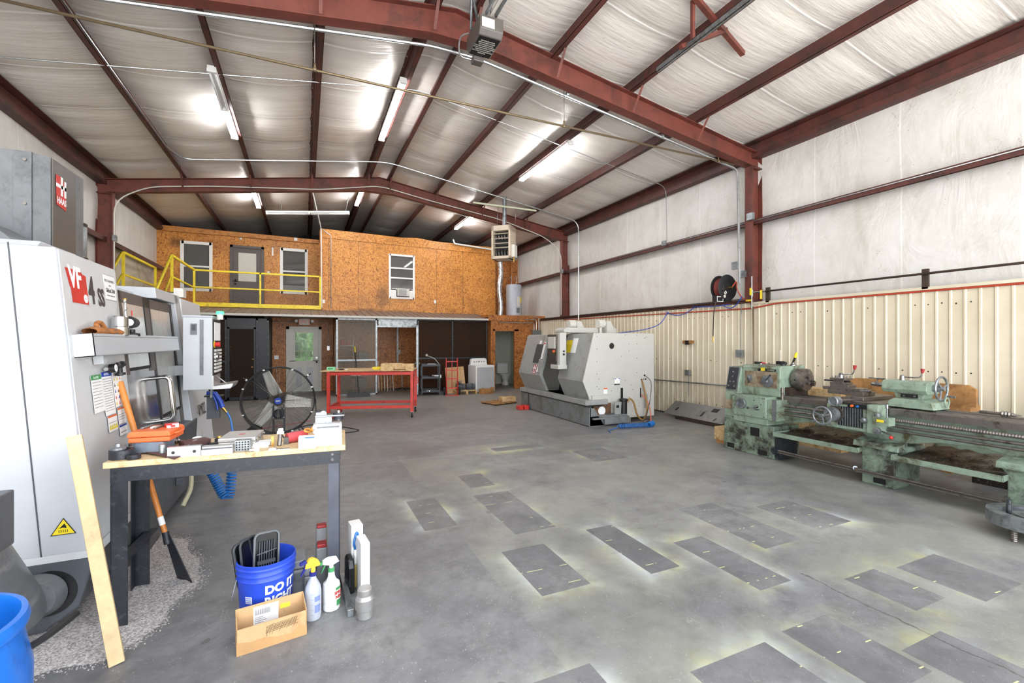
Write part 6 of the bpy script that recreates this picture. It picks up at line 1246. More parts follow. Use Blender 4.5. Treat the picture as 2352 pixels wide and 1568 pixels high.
# red bench on casters
rb = thing('rolling_bench', 'red steel framed rolling bench with wooden top in mid shop', 'workbench', (0.46, 10.42, 0), math.radians(-17.5))
L, D, H = 1.74, 0.85, 1.01
for (xx, yy) in ((0, 0), (L, 0), (0, D), (L, D)): MB().m('redp').box(xx-0.03, xx+0.03, yy-0.03, yy+0.03, 0.13 if yy == 0 else 0.13, H).build('leg', rb)
for nm, yy, zz in (('rail', 0, 0.24), ('rail', D, 0.24), ('rail', 0, H-0.05), ('rail', D, H-0.05)): MB().m('redp').box(0.03, L-0.03, yy-0.02, yy+0.02, zz-0.03, zz+0.03).build(nm, rb)
for xx in (0, L):
    for zz in (0.24, H-0.05): MB().m('redp').box(xx-0.02, xx+0.02, 0.03, D-0.03, zz-0.03, zz+0.03).build('rail', rb)
MB().m('wood').box(-0.16, L+0.03, -0.05, D+0.05, H, H+0.02).build('tabletop', rb)
MB().m('redp').tube(poly([(L+0.03, 0.1, 0.86), (L+0.12, 0.1, 0.86), (L+0.12, 0.1, 0.74), (L+0.03, 0.1, 0.74)], 0.01), 0.009, n=6).build('handle', rb)
for (xx, yy) in ((0.05, 0.0), (L, 0), (0, D), (L, D)):
    cs = MB().m('steel').box(xx-0.04, xx+0.04, yy-0.04, yy+0.04, 0.12, 0.13).prism([(xx-0.03, 0.12), (xx+0.03, 0.12), (xx+0.02, 0.05), (xx-0.02, 0.05)], 'y', yy-0.025, yy-0.02).build('caster', rb)
    MB().m('rubber' if xx > 1 else 'maroon').lathe([(0.01, -0.018), (0.058, -0.018), (0.062, 0), (0.058, 0.018), (0.01, 0.018)], c=(xx+0.02, yy, 0.062), ax='y' if xx < 1 else 'x', n=24).build('wheel', cs) if xx < 1 else MB().m('rubber').lathe([(0.01, -0.018), (0.058, -0.018), (0.062, 0), (0.058, 0.018), (0.01, 0.018)], c=(xx, yy, 0.062), ax='x', n=24).build('wheel', cs)
Mb = rb.matrix_basis; Hb = H+0.02
def onb(name, x, y, mb, lab, cat, rz=0): return tag(mb.build(name, loc=Mb @ Vector((x, y, Hb)), rot=(0, 0, math.radians(-17.5)+rz)), lab, cat)
onb('wood_timber', 1.42, 0.15, MB().m('wood').box(-0.35, 0.35, -0.1, 0.1, 0.03, 0.13).box(-0.35, -0.08, -0.1, 0.1, 0, 0.03).box(0.18, 0.35, -0.1, 0.1, 0, 0.03).box(-0.33, 0.1, -0.1, 0.1, 0.13, 0.145), 'pale notched timber block on the right end of the red bench', 'timber')
onb('box', 0.03, 0.1, MB().m('mint' if 'mint' in MATS else paint('mint', (150, 214, 176), 0.6)).box(-0.08, 0.08, -0.05, 0.05, 0, 0.075).m('green').box(-0.06, 0.05, -0.052, -0.05, 0.02, 0.055), 'small mint green box on the left end of the red bench', 'box')
onb('tray', 1.0, 0.3, MB().m('yel').prism([(-0.15, 0.05), (-0.11, 0), (0.1, 0), (0.13, 0.05), (0.1, 0.06), (-0.1, 0.06)], 'y', -0.08, 0.08), 'yellow tray beside the timber on the red bench', 'tray')
onb('glove', 0.2, 0.25, MB().m('blk').sph((0, 0, 0.015), 0.07, 6, (1, 0.5, 0.22)).m('offwht').box(0.08, 0.14, -0.03, 0.03, 0, 0.02), 'black and white rag beside the mint green box', 'rag')
# push broom leaning by the hazy screen
br = thing('push_broom', 'push broom with black handle and yellow tip before the hazy screen', 'broom', (1.46, 14.2, 0))
MB().m('blk').cyl((0, 0, 0.12), (-0.06, 0.42, 1.32), 0.014).build('handle', br); MB().m('yel').cyl((-0.06, 0.42, 1.32), (-0.066, 0.46, 1.5), 0.019).build('handle_tip', br)
MB().m('dkgrey').box(-0.32, 0.32, -0.05, 0.05, 0.08, 0.12).build('head', br); MB().m('blk').prism([(-0.06, 0.0), (0.05, 0.0), (0.04, 0.08), (-0.04, 0.08)], 'x', -0.32, 0.32).build('bristles', br)
# black service cart with fittings
sc_ = thing('service_cart', 'black three shelf cart of metal parts before the dark screen', 'cart', (3.58, 14.05, 0), math.radians(-10))
for zz in (0.08, 0.5, 0.88):
    MB().m('blksteel').box(-0.28, 0.28, -0.3, 0.3, zz, zz+0.02).box(-0.28, 0.28, -0.3, -0.29, zz, zz+0.07).box(-0.28, 0.28, 0.29, 0.3, zz, zz+0.07).box(-0.28, -0.27, -0.3, 0.3, zz, zz+0.07).box(0.27, 0.28, -0.3, 0.3, zz, zz+0.07).build('shelf', sc_)
for (a, b) in ((-0.27, -0.29), (0.27, -0.29), (-0.27, 0.29), (0.27, 0.29)): MB().m('blksteel').box(a-0.015, a+0.015, b-0.015, b+0.015, 0.0, 0.95).build('post', sc_)
random.seed(11)
def cartbit(i, x, y, z, mb, lab, cat='part'): tag(mb.build('machine_part', loc=(3.62+x, 14.0+y, z)), lab, cat)
cartbit(0, -0.05, -0.1, 0.9, MB().m('alum').box(-0.13, 0.13, -0.06, 0.06, 0, 0.06), 'silver block on the top shelf of the black cart')
cartbit(1, 0.15, -0.1, 0.9, MB().m('chrome').lathe([(0.05, 0), (0.05, 0.05), (0.02, 0.06)]), 'round chrome part on the top shelf of the black cart')
cartbit(2, 0.0, -0.1, 0.52, MB().m('chrome').lathe([(0.12, 0), (0.13, 0.06), (0.06, 0.07), (0.05, 0.1)]), 'large chrome ring on the middle shelf of the black cart')
cartbit(3, 0.15, -0.15, 0.52, MB().m('alum').box(-0.12, 0.1, -0.05, 0.05, 0, 0.09), 'bright block on the middle shelf of the black cart')
tag(MB().m('emt').tube(spline([(3.5, 14.1, 1.2), (3.7, 14.05, 1.12), (3.8, 14.0, 1.0), (3.85, 13.95, 0.93)]), 0.012).m('offwht').sph((3.48, 14.1, 1.22), 0.04, 6).build('desk_lamp'), 'bent arm work lamp rising above the black cart', 'lamp')
for k in range(12):
    tag(MB().m(random.choice(['steel', 'steeld', 'chrome'])).lathe([(0.02, 0), (0.03, 0.01), (0.025, 0.05), (0.01, 0.06)], n=10).build('fitting', loc=(3.42+0.4*(k % 6)/6, 13.78+0.12*(k//6), 0.1)), 'small steel fitting on the bottom shelf of the black cart', 'fitting', 'loose fittings on the cart\'s bottom shelf')
# hand truck
ht = thing('hand_truck', 'red upright hand truck between the black cart and the dryer', 'hand truck', (4.12, 13.5, 0), math.radians(-14))
for xx in (-0.17, 0.17): MB().m('red').tube([(xx, -0.05, 0.02), (xx, 0.08, 1.14)], 0.016).build('side_rail', ht)
MB().m('red').tube([(0, -0.04, 0.2), (0, 0.06, 1.02)], 0.01).build('center_bar', ht)
for zz in (0.22, 0.5, 0.76, 1.03): MB().m('red').box(-0.17, 0.17, -0.05+zz*0.115, -0.03+zz*0.115, zz-0.015, zz+0.02).build('crossbar', ht)
MB().m('red').box(-0.19, 0.19, -0.2, -0.03, 0.0, 0.012).build('toe_plate', ht)
for xx in (-0.23, 0.23): MB().m('rubber').lathe([(0.03, -0.025), (0.11, -0.03), (0.125, 0), (0.11, 0.03), (0.03, 0.025)], c=(xx, 0.06, 0.125), ax='x', n=24).build('wheel', ht)
tag(MB().m('card').box(-0.31, 0.31, -0.01, 0.01, 0, 0.84).m('woodd').box(-0.012, -0.01, -0.012, -0.01, 0, 0.84).build('cardboard', loc=(4.42, 13.95, 0.0), rot=(math.radians(-10), math.radians(-3), 0)), 'tan sheet of board leaning behind the red hand truck', 'board')
pa = thing('pallet', 'small wooden pallet under dark tanks beside the dryer', 'pallet', (4.62, 13.75, 0))
for yy in (-0.2, 0, 0.2): MB().m('wood').box(-0.33, 0.33, yy-0.04, yy+0.04, 0.1, 0.12).build('slat', pa)
for xx in (-0.3, 0.0, 0.3): MB().m('wood').box(xx-0.03, xx+0.03, -0.24, 0.24, 0, 0.1).build('runner', pa)
for k, (xx, lab) in enumerate(((4.48, 'left grey motor lying on the small pallet'), (4.8, 'right grey motor lying on the small pallet'))):
    m_ = thing('electric_motor', lab, 'motor', (xx, 13.75, 0.12)); MB().m('mdark').cyl((-0.14, 0, 0.1), (0.12, 0, 0.1), 0.1, n=20).box(-0.1, 0.08, -0.08, 0.08, 0, 0.05).build('body', m_); MB().m('blk').cyl((0.02, 0, 0.1), (0.04, 0, 0.1), 0.105, n=20).build('band', m_)
tag(MB().m('chrome').lathe([(0.06, 0), (0.09, 0.08), (0.085, 0.09)]).build('steel_bowl', loc=(4.42, 13.72, 0.325)), 'shiny steel cup on the left motor', 'cup')
# dryer
dr = thing('clothes_dryer', 'white clothes dryer with rounded control panel left of the bathroom', 'dryer', (5.28, 14.0, 0), math.radians(4))
MB().m('wht').box(-0.33, 0.33, -0.3, 0.36, 0.02, 0.88).build('cabinet', dr, bev=0.02); MB().m('mwhite').box(-0.3, 0.3, -0.306, -0.3, 0.06, 0.82).build('front_panel', dr, bev=0.01)
MB().m('wht').prism([(-0.3, 0.88), (0.3, 0.88), (0.27, 1.06), (0.22, 1.09), (-0.22, 1.09), (-0.27, 1.06)], 'y', 0.2, 0.34).build('control_panel', dr, bev=0.01)
for k in range(5): MB().m('galv').lathe([(0.03 if k == 2 else 0.02, 0), (0.02, -0.02)], c=(-0.18+k*0.09, 0.2, 0.98), ax='y', n=16).build('knob', dr)
cb_ = thing('cardboard_box', 'small open cardboard box on the floor before the dryer', 'box', (5.22, 13.42, 0), math.radians(8))
MB().m('woodd').box(-0.22, 0.22, -0.1, 0.1, 0, 0.16).box(-0.22, -0.14, -0.1, -0.09, 0.16, 0.2).box(0.1, 0.22, -0.1, -0.09, 0.16, 0.21).build('carton', cb_)
# ---------------------------------------------------------------- foreground: workbench and what lies on it
WB = thing('workbench', 'black steel workbench with pale wooden top in the foreground', 'workbench', (-0.4, 3.5, 0))
def B(mb, name, par=WB, **k): return mb.build(name, par, world=True, **k)
TZ = 0.96
ty = math.atan2(-0.09, 1.29)
def TT(x, y, z=0): """bench frame: x along the front edge from its left end, y depth""" ; return Matrix.Translation((-1.045, 3.315, z)) @ Matrix.Rotation(ty, 4, 'Z') @ Matrix.Translation((x, y, 0))
M = TT(0, 0)
B(MB().m('benchtop' if 'benchtop' in MATS else paint('benchtop', (216, 190, 146), 0.5, dirt=(170, 136, 92), amt=0.25, scale=12)).box(0, 1.295, 0, 0.56, TZ-0.035, TZ, M), 'tabletop', bev=0.003)
def lg(x, y, sx): return MB().m('blksteel').box(x, x+0.006, y, y+0.06, 0.0, TZ-0.035, M).box(min(x, x+sx*0.06), max(x, x+sx*0.06), y if y < 0.3 else y+0.054, y+0.006 if y < 0.3 else y+0.06, 0.0, TZ-0.035, M)
B(MB().m('blksteel').box(0.035, 0.115, 0.0, 0.006, 0, TZ-0.035, M).box(0.035, 0.041, 0, 0.07, 0, TZ-0.035, M), 'leg'); B(MB().m('blksteel2' if 'blksteel2' in MATS else paint('blksteel2', (76, 80, 90), 0.4, var=0.1)).box(1.19, 1.26, 0.0, 0.006, 0, TZ-0.035, M).box(1.254, 1.26, 0, 0.07, 0, TZ-0.035, M), 'leg')
B(MB().m('blksteel').box(-0.02, 0.065, 0.475, 0.481, 0, TZ-0.035, M).box(-0.02, -0.014, 0.42, 0.48, 0, TZ-0.035, M), 'leg'); B(MB().m('blksteel').box(1.19, 1.26, 0.52, 0.526, 0, TZ-0.035, M).box(1.254, 1.26, 0.46, 0.526, 0, TZ-0.035, M), 'leg')
B(MB().m('blksteel').box(0.035, 1.26, -0.004, 0.002, TZ-0.115, TZ-0.035, M).box(0.035, 1.26, 0, 0.03, TZ-0.042, TZ-0.035, M), 'front_apron')
B(MB().m('blksteel').box(0.035, 1.26, 0.524, 0.53, TZ-0.115, TZ-0.035, M), 'rear_apron')
B(MB().m('blksteel').box(0.03, 0.036, 0.03, 0.52, 0.3, 0.38, M).box(0.03, 0.1, 0.03, 0.52, 0.375, 0.38, M), 'side_brace'); B(MB().m('blksteel').box(1.258, 1.264, 0.03, 0.52, TZ-0.1, TZ-0.035, M), 'side_brace')
mb = MB().m('steel')
for (xx, zz) in ((0.06, .9), (0.06, .87), (1.215, .905), (1.215, .87)): mb.lathe([(0.009, 0), (0.006, -0.006), (0.0001, -0.006)], M=M @ Matrix.Translation((xx, -0.004, zz)) @ Matrix.Rotation(PI/2, 4, 'X') @ Matrix.Rotation(PI, 4, 'X') @ Matrix.Rotation(PI, 4, 'X'), n=10)
B(mb, 'bolts')
def T(name, x, y, mb, lab, cat, z=TZ, rz=0, group=None, rot=None):
    o = mb.build(name); o.location = (x, y, z); o.rotation_euler = rot or (0, 0, rz); return tag(o, lab, cat, group)
T('bearing_ring', -0.985, 3.41, MB().m('blksteel').lathe([(0.058, 0.002), (0.061, 0.0), (0.061, 0.05), (0.058, 0.053), (0.042, 0.053), (0.038, 0.03), (0.0001, 0.03)], n=36), 'large black steel ring at the left front of the workbench', 'ring')
T('machine_part', -1.0, 3.40, MB().m('galv').lathe([(0.038, 0), (0.038, 0.012), (0.016, 0.018), (0.014, 0.035)], n=20), 'flanged steel part sitting on the large black ring', 'part', z=TZ+0.054)
T('bearing_ring', -0.915, 3.355, MB().m('blksteel').lathe([(0.022, 0), (0.033, 0), (0.035, 0.003), (0.035, 0.026), (0.033, 0.028), (0.022, 0.028), (0.022, 0)], n=28), 'small black bearing ring in front of the brown leather', 'ring')
random.seed(21)
for k in range(9):
    x, y = -0.99+0.028*k+random.uniform(-.01, .01), 3.53+0.02*k+random.uniform(-.02, .02)
    T('socket_part', x, y, MB().m(random.choice(['steeld', 'chrome', 'galv'])).lathe([(0.018, 0), (0.022, 0.01), (0.02, 0.035), (0.012, 0.04), (0.012, 0.06)], n=12), 'small steel fitting in the cluster behind the black ring', 'fitting', group='steel fittings clustered at the left rear of the workbench')
lea = paint('leather', (92, 62, 58), 0.7, dirt=(70, 44, 42), amt=0.3, scale=20)
def lf(u, v):
    x = -1.02+0.33*u+0.03*v; y = 3.62-0.40*u*1.0+0.14*v+0.05*v*(1-u); return (x, y, TZ+0.006+0.045*(1-u)**2*(0.6+0.4*v)+0.003*math.sin(11*u))
o = tag(MB().m('leather').grid(lf, 20, 10).build('leather_sheet'), 'dark brown leather sheet draped under the grey block', 'leather'); md = o.modifiers.new('s', 'SOLIDIFY'); md.thickness = 0.004; md.offset = 1
T('steel_block', -0.86, 3.50, MB().m('alblue' if 'alblue' in MATS else paint('alblue', (140, 152, 168), 0.35, 0.5, var=0.08)).prism([(-0.10, -0.02), (-0.07, -0.045), (0.085, -0.06), (0.085, 0.08), (-0.10, 0.1)], 'z', 0, 0.062), 'blue-grey metal block under the orange case', 'block', z=TZ+0.012, rz=-0.2)
T('steel_pin', -0.785, 3.39, MB().m('galv').lathe([(0.017, 0), (0.019, 0.002), (0.019, 0.052), (0.017, 0.055)], n=20), 'short steel pin standing beside the blue-grey block', 'pin', z=TZ+0.012)
oc = thing('tool_case', 'orange plastic case stacked on the blue-grey block', 'case', (-0.845, 3.54, TZ+0.075), -0.12)
MB().m('orange').box(-0.115, 0.10, -0.1, 0.13, 0, 0.03).build('tray', oc, bev=0.008); MB().m('orange').prism([(-0.12, 0.032), (0.105, 0.032), (0.10, 0.06), (0.085, 0.068), (-0.10, 0.068), (-0.115, 0.06)], 'y', -0.105, 0.135).build('lid', oc, bev=0.006)
MB().m('orange').tube(poly([(0.105, -0.04, 0.04), (0.125, -0.04, 0.045), (0.125, 0.05, 0.045), (0.105, 0.05, 0.04)], 0.01), 0.006).build('latch', oc)
for k, (dx, dy, m_, lab) in enumerate(((-0.06, 0.03, 'galv', 'thin steel rod lying on the orange case'), (-0.02, 0.02, 'wht', 'small white tag lying on the orange case'), (0.01, 0.0, 'steeld', 'dark clip lying on the orange case'))):
    q = MB().m(m_); q.cyl((-0.02, -0.04, 0.006), (0.015, 0.05, 0.008), 0.006, n=8) if k != 1 else q.box(-0.018, 0.018, -0.02, 0.02, 0, 0.008)
    T('small_part', -0.845+dx, 3.54+dy, q, lab, 'part', z=TZ+0.144)
T('insert_box', -0.78, 3.57, MB().m('red').box(-0.035, 0.035, -0.012, 0.012, 0, 0.022).m('wht').box(0.0, 0.036, -0.0125, 0.0125, 0.004, 0.018), 'red and white insert box on the orange case', 'box', z=TZ+0.144, rz=0.5)
T('insert_box', -0.765, 3.53, MB().m('wht').box(-0.03, 0.03, -0.01, 0.01, 0, 0.014).m('red').box(-0.012, 0.012, -0.0102, 0.0102, 0.002, 0.0145), 'white insert box with red patch on the orange case', 'box', z=TZ+0.144, rz=0.4)
T('angle_plate', -0.71, 3.47, MB().m('alum').prism([(0, 0), (0.12, 0.0), (0.115, 0.05), (0.1, 0.05), (0.01, 0.012)], 'y', 0, 0.012), 'pale angled metal plate between orange case and slotted bar', 'plate', rz=0.9)
T('leather_block', -0.66, 3.58, MB().m('leather').box(-0.07, 0.08, -0.05, 0.05, 0, 0.045), 'brown block behind the angled metal plate', 'block', rz=0.5)
# parallels
b1 = MB().m('alum').box(-0.085, 0.085, -0.018, 0.018, 0, 0.062); o1 = T('metal_bar', -0.655, 3.305, b1, 'aluminium bar with two holes at the bench front', 'bar', rz=-0.07)
mb = MB().m('blk')
for xx in (-0.055, 0.052): mb.lathe([(0.009, 0), (0.0001, -0.001)], c=(xx, -0.0185, 0.03), ax='y', n=16)
mb.build('holes', o1)
T('metal_bar', -0.485, 3.29, MB().m('alum').box(-0.082, 0.082, -0.02, 0.02, 0, 0.035).box(-0.08, 0.08, -0.012, 0.022, 0.035, 0.055).cyl((-0.078, -0.012, 0.045), (0.078, -0.012, 0.045), 0.01), 'grooved aluminium bar right of the holed bar', 'bar', rz=-0.07)
o = T('gauge_block', -0.355, 3.335, MB().m('galv').box(-0.042, 0.042, -0.03, 0.03, 0, 0.068), 'drilled steel block full of holes on the bench', 'block', rz=-0.05)
mb = MB().m('blk')
for i in range(5):
    for j in range(4): mb.lathe([(0.0055, 0), (0.0001, -0.001)], c=(-0.032+i*0.016, -0.0305, 0.012+j*0.015), ax='y', n=12)
mb.build('holes', o)
T('disc', -0.665, 3.66, MB().m('wht').lathe([(0.02, 0.02), (0.06, 0.02), (0.062, 0.024), (0.06, 0.027), (0.02, 0.027)], n=28).m('galv').lathe([(0.0001, 0.0), (0.05, 0.0), (0.05, 0.02), (0.0001, 0.02)], n=24), 'flat white disc lying behind the holed bar', 'disc')
T('spoon', -0.66, 3.67, MB().m('wht').sph((0, 0, 0.04), 0.03, 6, (1, 0.35, 0.4)), 'white rounded part lying on the white disc', 'part', rz=0.5)
T('caliper', -0.58, 3.55, MB().m('blk').box(-0.07, 0.09, -0.01, 0.01, 0, 0.012).box(0.0, 0.05, -0.02, 0.02, 0, 0.02), 'black tool lying between white disc and silver case', 'tool', rz=0.4)
T('bearing', -0.53, 3.66, MB().m('blk').box(-0.025, 0.025, -0.025, 0.025, 0, 0.03).m('brass').lathe([(0.015, 0.03), (0.018, 0.035), (0.014, 0.045)], n=14), 'small black block with brass top near the silver case', 'part')
ca = thing('instrument_case', 'silver metal case with small red logo on the workbench', 'case', (-0.385, 3.54, TZ), -0.12)
MB().m('alcase' if 'alcase' in MATS else paint('alcase', (182, 180, 178), 0.38, 0.4, var=0.03)).box(-0.105, 0.105, -0.13, 0.13, 0, 0.04).build('body', ca, bev=0.006); MB().m('alcase').box(-0.107, 0.107, -0.132, 0.132, 0.041, 0.068).build('lid', ca, bev=0.006)
MB().m('red').box(-0.015, 0.02, -0.02, 0.01, 0.068, 0.0685).build('logo', ca); MB().m('steel').box(0.107, 0.112, 0.02, 0.06, 0.025, 0.055).build('latch', ca); MB().m('steel').box(0.107, 0.112, -0.08, -0.04, 0.025, 0.055).build('latch', ca)
MB().m('blk').sph((-0.1, -0.125, 0.01), 0.012, 5).build('foot', ca)
for k in range(2): T('paper_card', -0.255+0.0*k, 3.43+0.01*k, MB().m('paper').box(-0.05, 0.05, -0.06, 0.06, 0, 0.012), ['white booklet beside the drilled steel block', 'upper white booklet of the stack beside the drilled block'][k], 'booklet', z=TZ+0.0125*k, rz=-0.2+0.15*k)
T('battery_holder', -0.275, 3.27, MB().m('wht').cyl((0, 0, 0.0), (0, 0, 0.02), 0.015).cyl((-0.04, 0.0, 0.01), (0.0, 0, 0.01), 0.007), 'small white plastic fitting near the bench edge', 'part')
T('caliper', -0.155, 3.25, MB().m('steel').box(-0.055, 0.07, -0.004, 0.004, 0, 0.006).box(-0.05, 0.07, 0.012, 0.02, 0, 0.006).m('alum').box(-0.05, -0.01, -0.012, 0.022, 0, 0.018), 'steel caliper lying flat at the bench edge', 'caliper', rz=-0.05)
T('spray_nozzle', -0.165, 3.38, MB().m('brass').box(-0.035, -0.02, -0.012, 0.012, 0.0, 0.07).m('steeld').cyl((0.012, 0, 0.0), (0.016, 0.03, 0.07), 0.014).m('wht').cyl((0.016, 0.03, 0.07), (0.018, 0.035, 0.09), 0.022).cyl((0.018, 0.04, 0.09), (0.018, 0.045, 0.105), 0.016), 'upright metal and white cap tool with brass bar', 'tool')
T('clamp', -0.115, 3.42, MB().m('opgrey').box(-0.012, 0.018, -0.015, 0.015, 0, 0.045).tube([(0, 0, 0.03), (-0.03, 0.03, 0.06), (-0.04, 0.05, 0.075)], 0.006).m('wht').box(-0.05, -0.02, -0.02, 0.0, 0, 0.02), 'small grey clamp between white cap tool and red cylinder', 'clamp')
T('plastic_tube', -0.05, 3.44, MB().m('redd' if 'redd' in MATS else paint('redd', (202, 78, 84), 0.5)).cyl((-0.06, 0, 0.035), (0.06, 0.05, 0.04), 0.034, n=20).cyl((-0.02, 0.016, 0.036), (-0.015, 0.018, 0.036), 0.036, n=20), 'red plastic cylinder lying on the workbench', 'cylinder')
wb_ = thing('paper_box', 'white and blue cardboard box at the bench front', 'box', (0.015, 3.235, TZ), -0.08)
MB().m('paper').box(-0.05, 0.052, -0.03, 0.03, 0, 0.078).build('carton', wb_); MB().m('hoseblu').box(-0.012, 0.045, -0.0306, -0.03, 0.068, 0.076).m('skyb' if 'skyb' in MATS else paint('skyb', (190, 220, 236), 0.6)).box(-0.012, 0.05, -0.0306, -0.03, 0.006, 0.02).box(0.02, 0.05, -0.0306, -0.03, 0.03, 0.055).build('print', wb_)
mb = MB().m('orng' if 'orng' in MATS else paint('orng', (228, 160, 72), 0.5))
for k, (x, y, z, rx, rz) in enumerate(((0, 0.0, .02, .3, .3), (.035, .02, .035, 1.2, .8), (.06, 0, .05, .2, .3), (.085, .03, .065, 1.3, 1.2), (.1, 0.01, .085, .4, .5), (.07, .05, .09, 1.1, 0), (0.02, .06, .08, .5, .8))):
    Mq = Matrix.Translation((x, y, z)) @ Matrix.Rotation(rz, 4, 'Z') @ Matrix.Rotation(rx, 4, 'X')
    mb.tube([Mq @ Vector((0.026*math.cos(a), 0.017*math.sin(a), 0)) for a in [q*PI/8 for q in range(16)]], 0.0075, n=6, closed=True)
T('hose_bundle', 0.0, 3.36, mb, 'bunch of orange plastic links on the workbench', 'links')
# stack of white ribbed fixtures with a grey bracket on top
wf = thing('fixture_stack', 'stacked white ribbed plastic trays at the right end of the bench', 'trays', (0.145, 3.31, TZ), -0.06)
for k in range(5):
    w0 = 0.08+0.004*k; MB().m('wht').box(-w0, 0.085, -0.07+0.01*k, 0.09, 0.027*k, 0.027*k+0.02).box(-w0+0.006, 0.08, -0.06+0.01*k, 0.08, 0.027*k+0.02, 0.027*(k+1)).build('tray', wf, bev=0.002)
MB().m('hgrey').box(-0.07, 0.07, -0.034, -0.031, 0.112, 0.124).build('strip', wf, label='grey strip')
vb = thing('bearing_bracket', 'grey machined bracket with a round bearing on the white trays', 'bracket', (0.14, 3.35, TZ+0.135), -0.1)
MB().m('galv').box(-0.075, 0.03, -0.02, 0.03, 0, 0.045).box(-0.075, 0.11, -0.03, 0.04, 0.045, 0.056).build('plate', vb, bev=0.002)
MB().m('galv').box(-0.07, -0.005, -0.015, 0.02, 0.056, 0.075).build('jaw', vb); MB().m('blksteel').lathe([(0.028, 0.02), (0.03, 0.045)], c=(0.072, 0, 0), n=24).lathe([(0.036, 0.056), (0.036, 0.066), (0.014, 0.066)], c=(0.072, 0, 0), n=24).m('steel').cyl((0.072, 0, 0.015), (0.072, 0, 0.082), 0.012).build('bearing', vb)
MB().m('blk').cyl((-0.05, 0, 0.068), (-0.05, 0.03, 0.07), 0.02).m('galv').cyl((-0.025, -0.01, 0.062), (-0.025, 0.01, 0.062), 0.022).build('clamp', vb)
# ---------------------------------------------------------------- on the floor
bk = thing('bucket', 'blue plastic bucket with white lettering holding black trays', 'bucket', (-0.21, 3.10, 0))
paint('bktblue', (40, 74, 196), 0.35, var=0.05)
MB().m('bktblue').lathe([(0.0001, 0.004), (0.13, 0.0), (0.134, 0.006), (0.150, 0.27), (0.158, 0.275), (0.152, 0.285), (0.152, 0.305), (0.160, 0.308), (0.154, 0.318), (0.155, 0.338), (0.163, 0.342), (0.158, 0.350), (0.160, 0.368), (0.154, 0.371), (0.148, 0.36), (0.128, 0.012), (0.0001, 0.012)], n=56).build('pail', bk)
MB().m('galv').tube(spline([(-0.150, -0.03, 0.265), (-0.165, -0.06, 0.20), (-0.17, -0.065, 0.17)]), 0.003, n=6).build('bail_handle', bk)
def wrapped(mb, body, size, ang, z, r0=0.1335, r1=0.151, zt=0.27, bold=0, sx=1.0):
    """lettering bent round the pail"""
    q = MB(); q.m(mb.mats[mb.cur]); q.text(body, size, Matrix(), 0.0004, bold, sx=sx)
    for v in q.b.verts:
        zz = z+v.co.y; r = r0+(r1-r0)*zz/zt+0.0008+v.co.z; a = ang+v.co.x/0.146; v.co = (r*math.cos(a), r*math.sin(a), zz)
    me = bpy.data.meshes.new('t'); q.b.to_mesh(me); q.b.free(); mb.b.from_mesh(me); mb.b.faces.ensure_lookup_table(); bpy.data.meshes.remove(me)
    return mb
q = MB().m('paper'); wrapped(q, 'DO IT', 0.066, math.radians(-54), 0.222, bold=0.003); wrapped(q, 'RIGHT', 0.066, math.radians(-54), 0.155, bold=0.003, sx=0.95); q.build('lettering', bk)
def patch(mb, a0, a1, z0, z1, off=0.0012, n=8):
    def fn(u, v): a = a0+(a1-a0)*u; zz = z0+(z1-z0)*v; r = 0.1335+(0.151-0.1335)*zz/0.27+off; return (r*math.cos(a), r*math.sin(a), zz)
    return mb.grid(fn, n, 1)
q = MB().m('paper'); patch(q, math.radians(-132), math.radians(-116), 0.155, 0.195); q.m('bktblue')
for k in range(3): patch(q, math.radians(-130.5), math.radians(-117.5), 0.16+k*0.012, 0.165+k*0.012, 0.002)
q.m('paper')
for k in range(24):
    a = k*PI/12; a2 = a+PI/12; c_a = math.radians(-124)
    for rr in (0.026,):
        p = [(c_a+rr*math.cos(t)/0.145, 0.115+rr*math.sin(t)) for t in (a, a2)]; r_ = 0.142+0.001
        q.tube([(r_*math.cos(s_), r_*math.sin(s_), z_) for s_, z_ in p], 0.0016, n=4)
for k in range(6): a = k*PI/3; q.tube([(0.1435*math.cos(math.radians(-124)), 0.1435*math.sin(math.radians(-124)), 0.115), (0.143*math.cos(math.radians(-124)+0.02*math.cos(a)/0.145), 0.143*math.sin(math.radians(-124)+0.02*math.cos(a)/0.145), 0.115+0.02*math.sin(a))], 0.0035, n=4)
patch(q, math.radians(-108), math.radians(-98), 0.075, 0.12); q.m('bktblue')
for k in range(5): patch(q, math.radians(-107), math.radians(-99), 0.08+k*0.008, 0.083+k*0.008, 0.002)
q.build('labels', bk)
def tray(x, y, z, rx, ry, rz, lab, w_=0.15, h=0.3, rim='dkgrey'):
    t = thing('plastic_tray', lab, 'tray', (x, y, z)); t.rotation_euler = (rx, ry, rz)
    pts = []
    for (cx, cy, a0) in ((w_/2-0.03, h-0.03, 0), (-w_/2+0.03, h-0.03, 1), (-w_/2+0.03, 0.03, 2), (w_/2-0.03, 0.03, 3)):
        for k in range(5): a = a0*PI/2+k*PI/8; pts.append((cx+0.03*math.cos(a), cy+0.03*math.sin(a)))
    MB().m('blkgloss').prism(pts, 'y', 0, 0.006).build('panel', t)
    MB().m(rim).tube([(p[0], -0.008, p[1]) for p in pts], 0.007, n=6, closed=True).build('rim', t)
    return t
t1 = tray(-0.215, 3.10, 0.21, -0.12, 0.06, 0.35, 'black louvred tray with grey rim standing in the bucket', 0.135, 0.285, 'hgrey')
mb = MB().m('mdark')
for k in range(7): mb.tube([(-0.04+k*0.0135, -0.006, 0.07), (-0.04+k*0.0135, -0.008, 0.235)], 0.003, n=5)
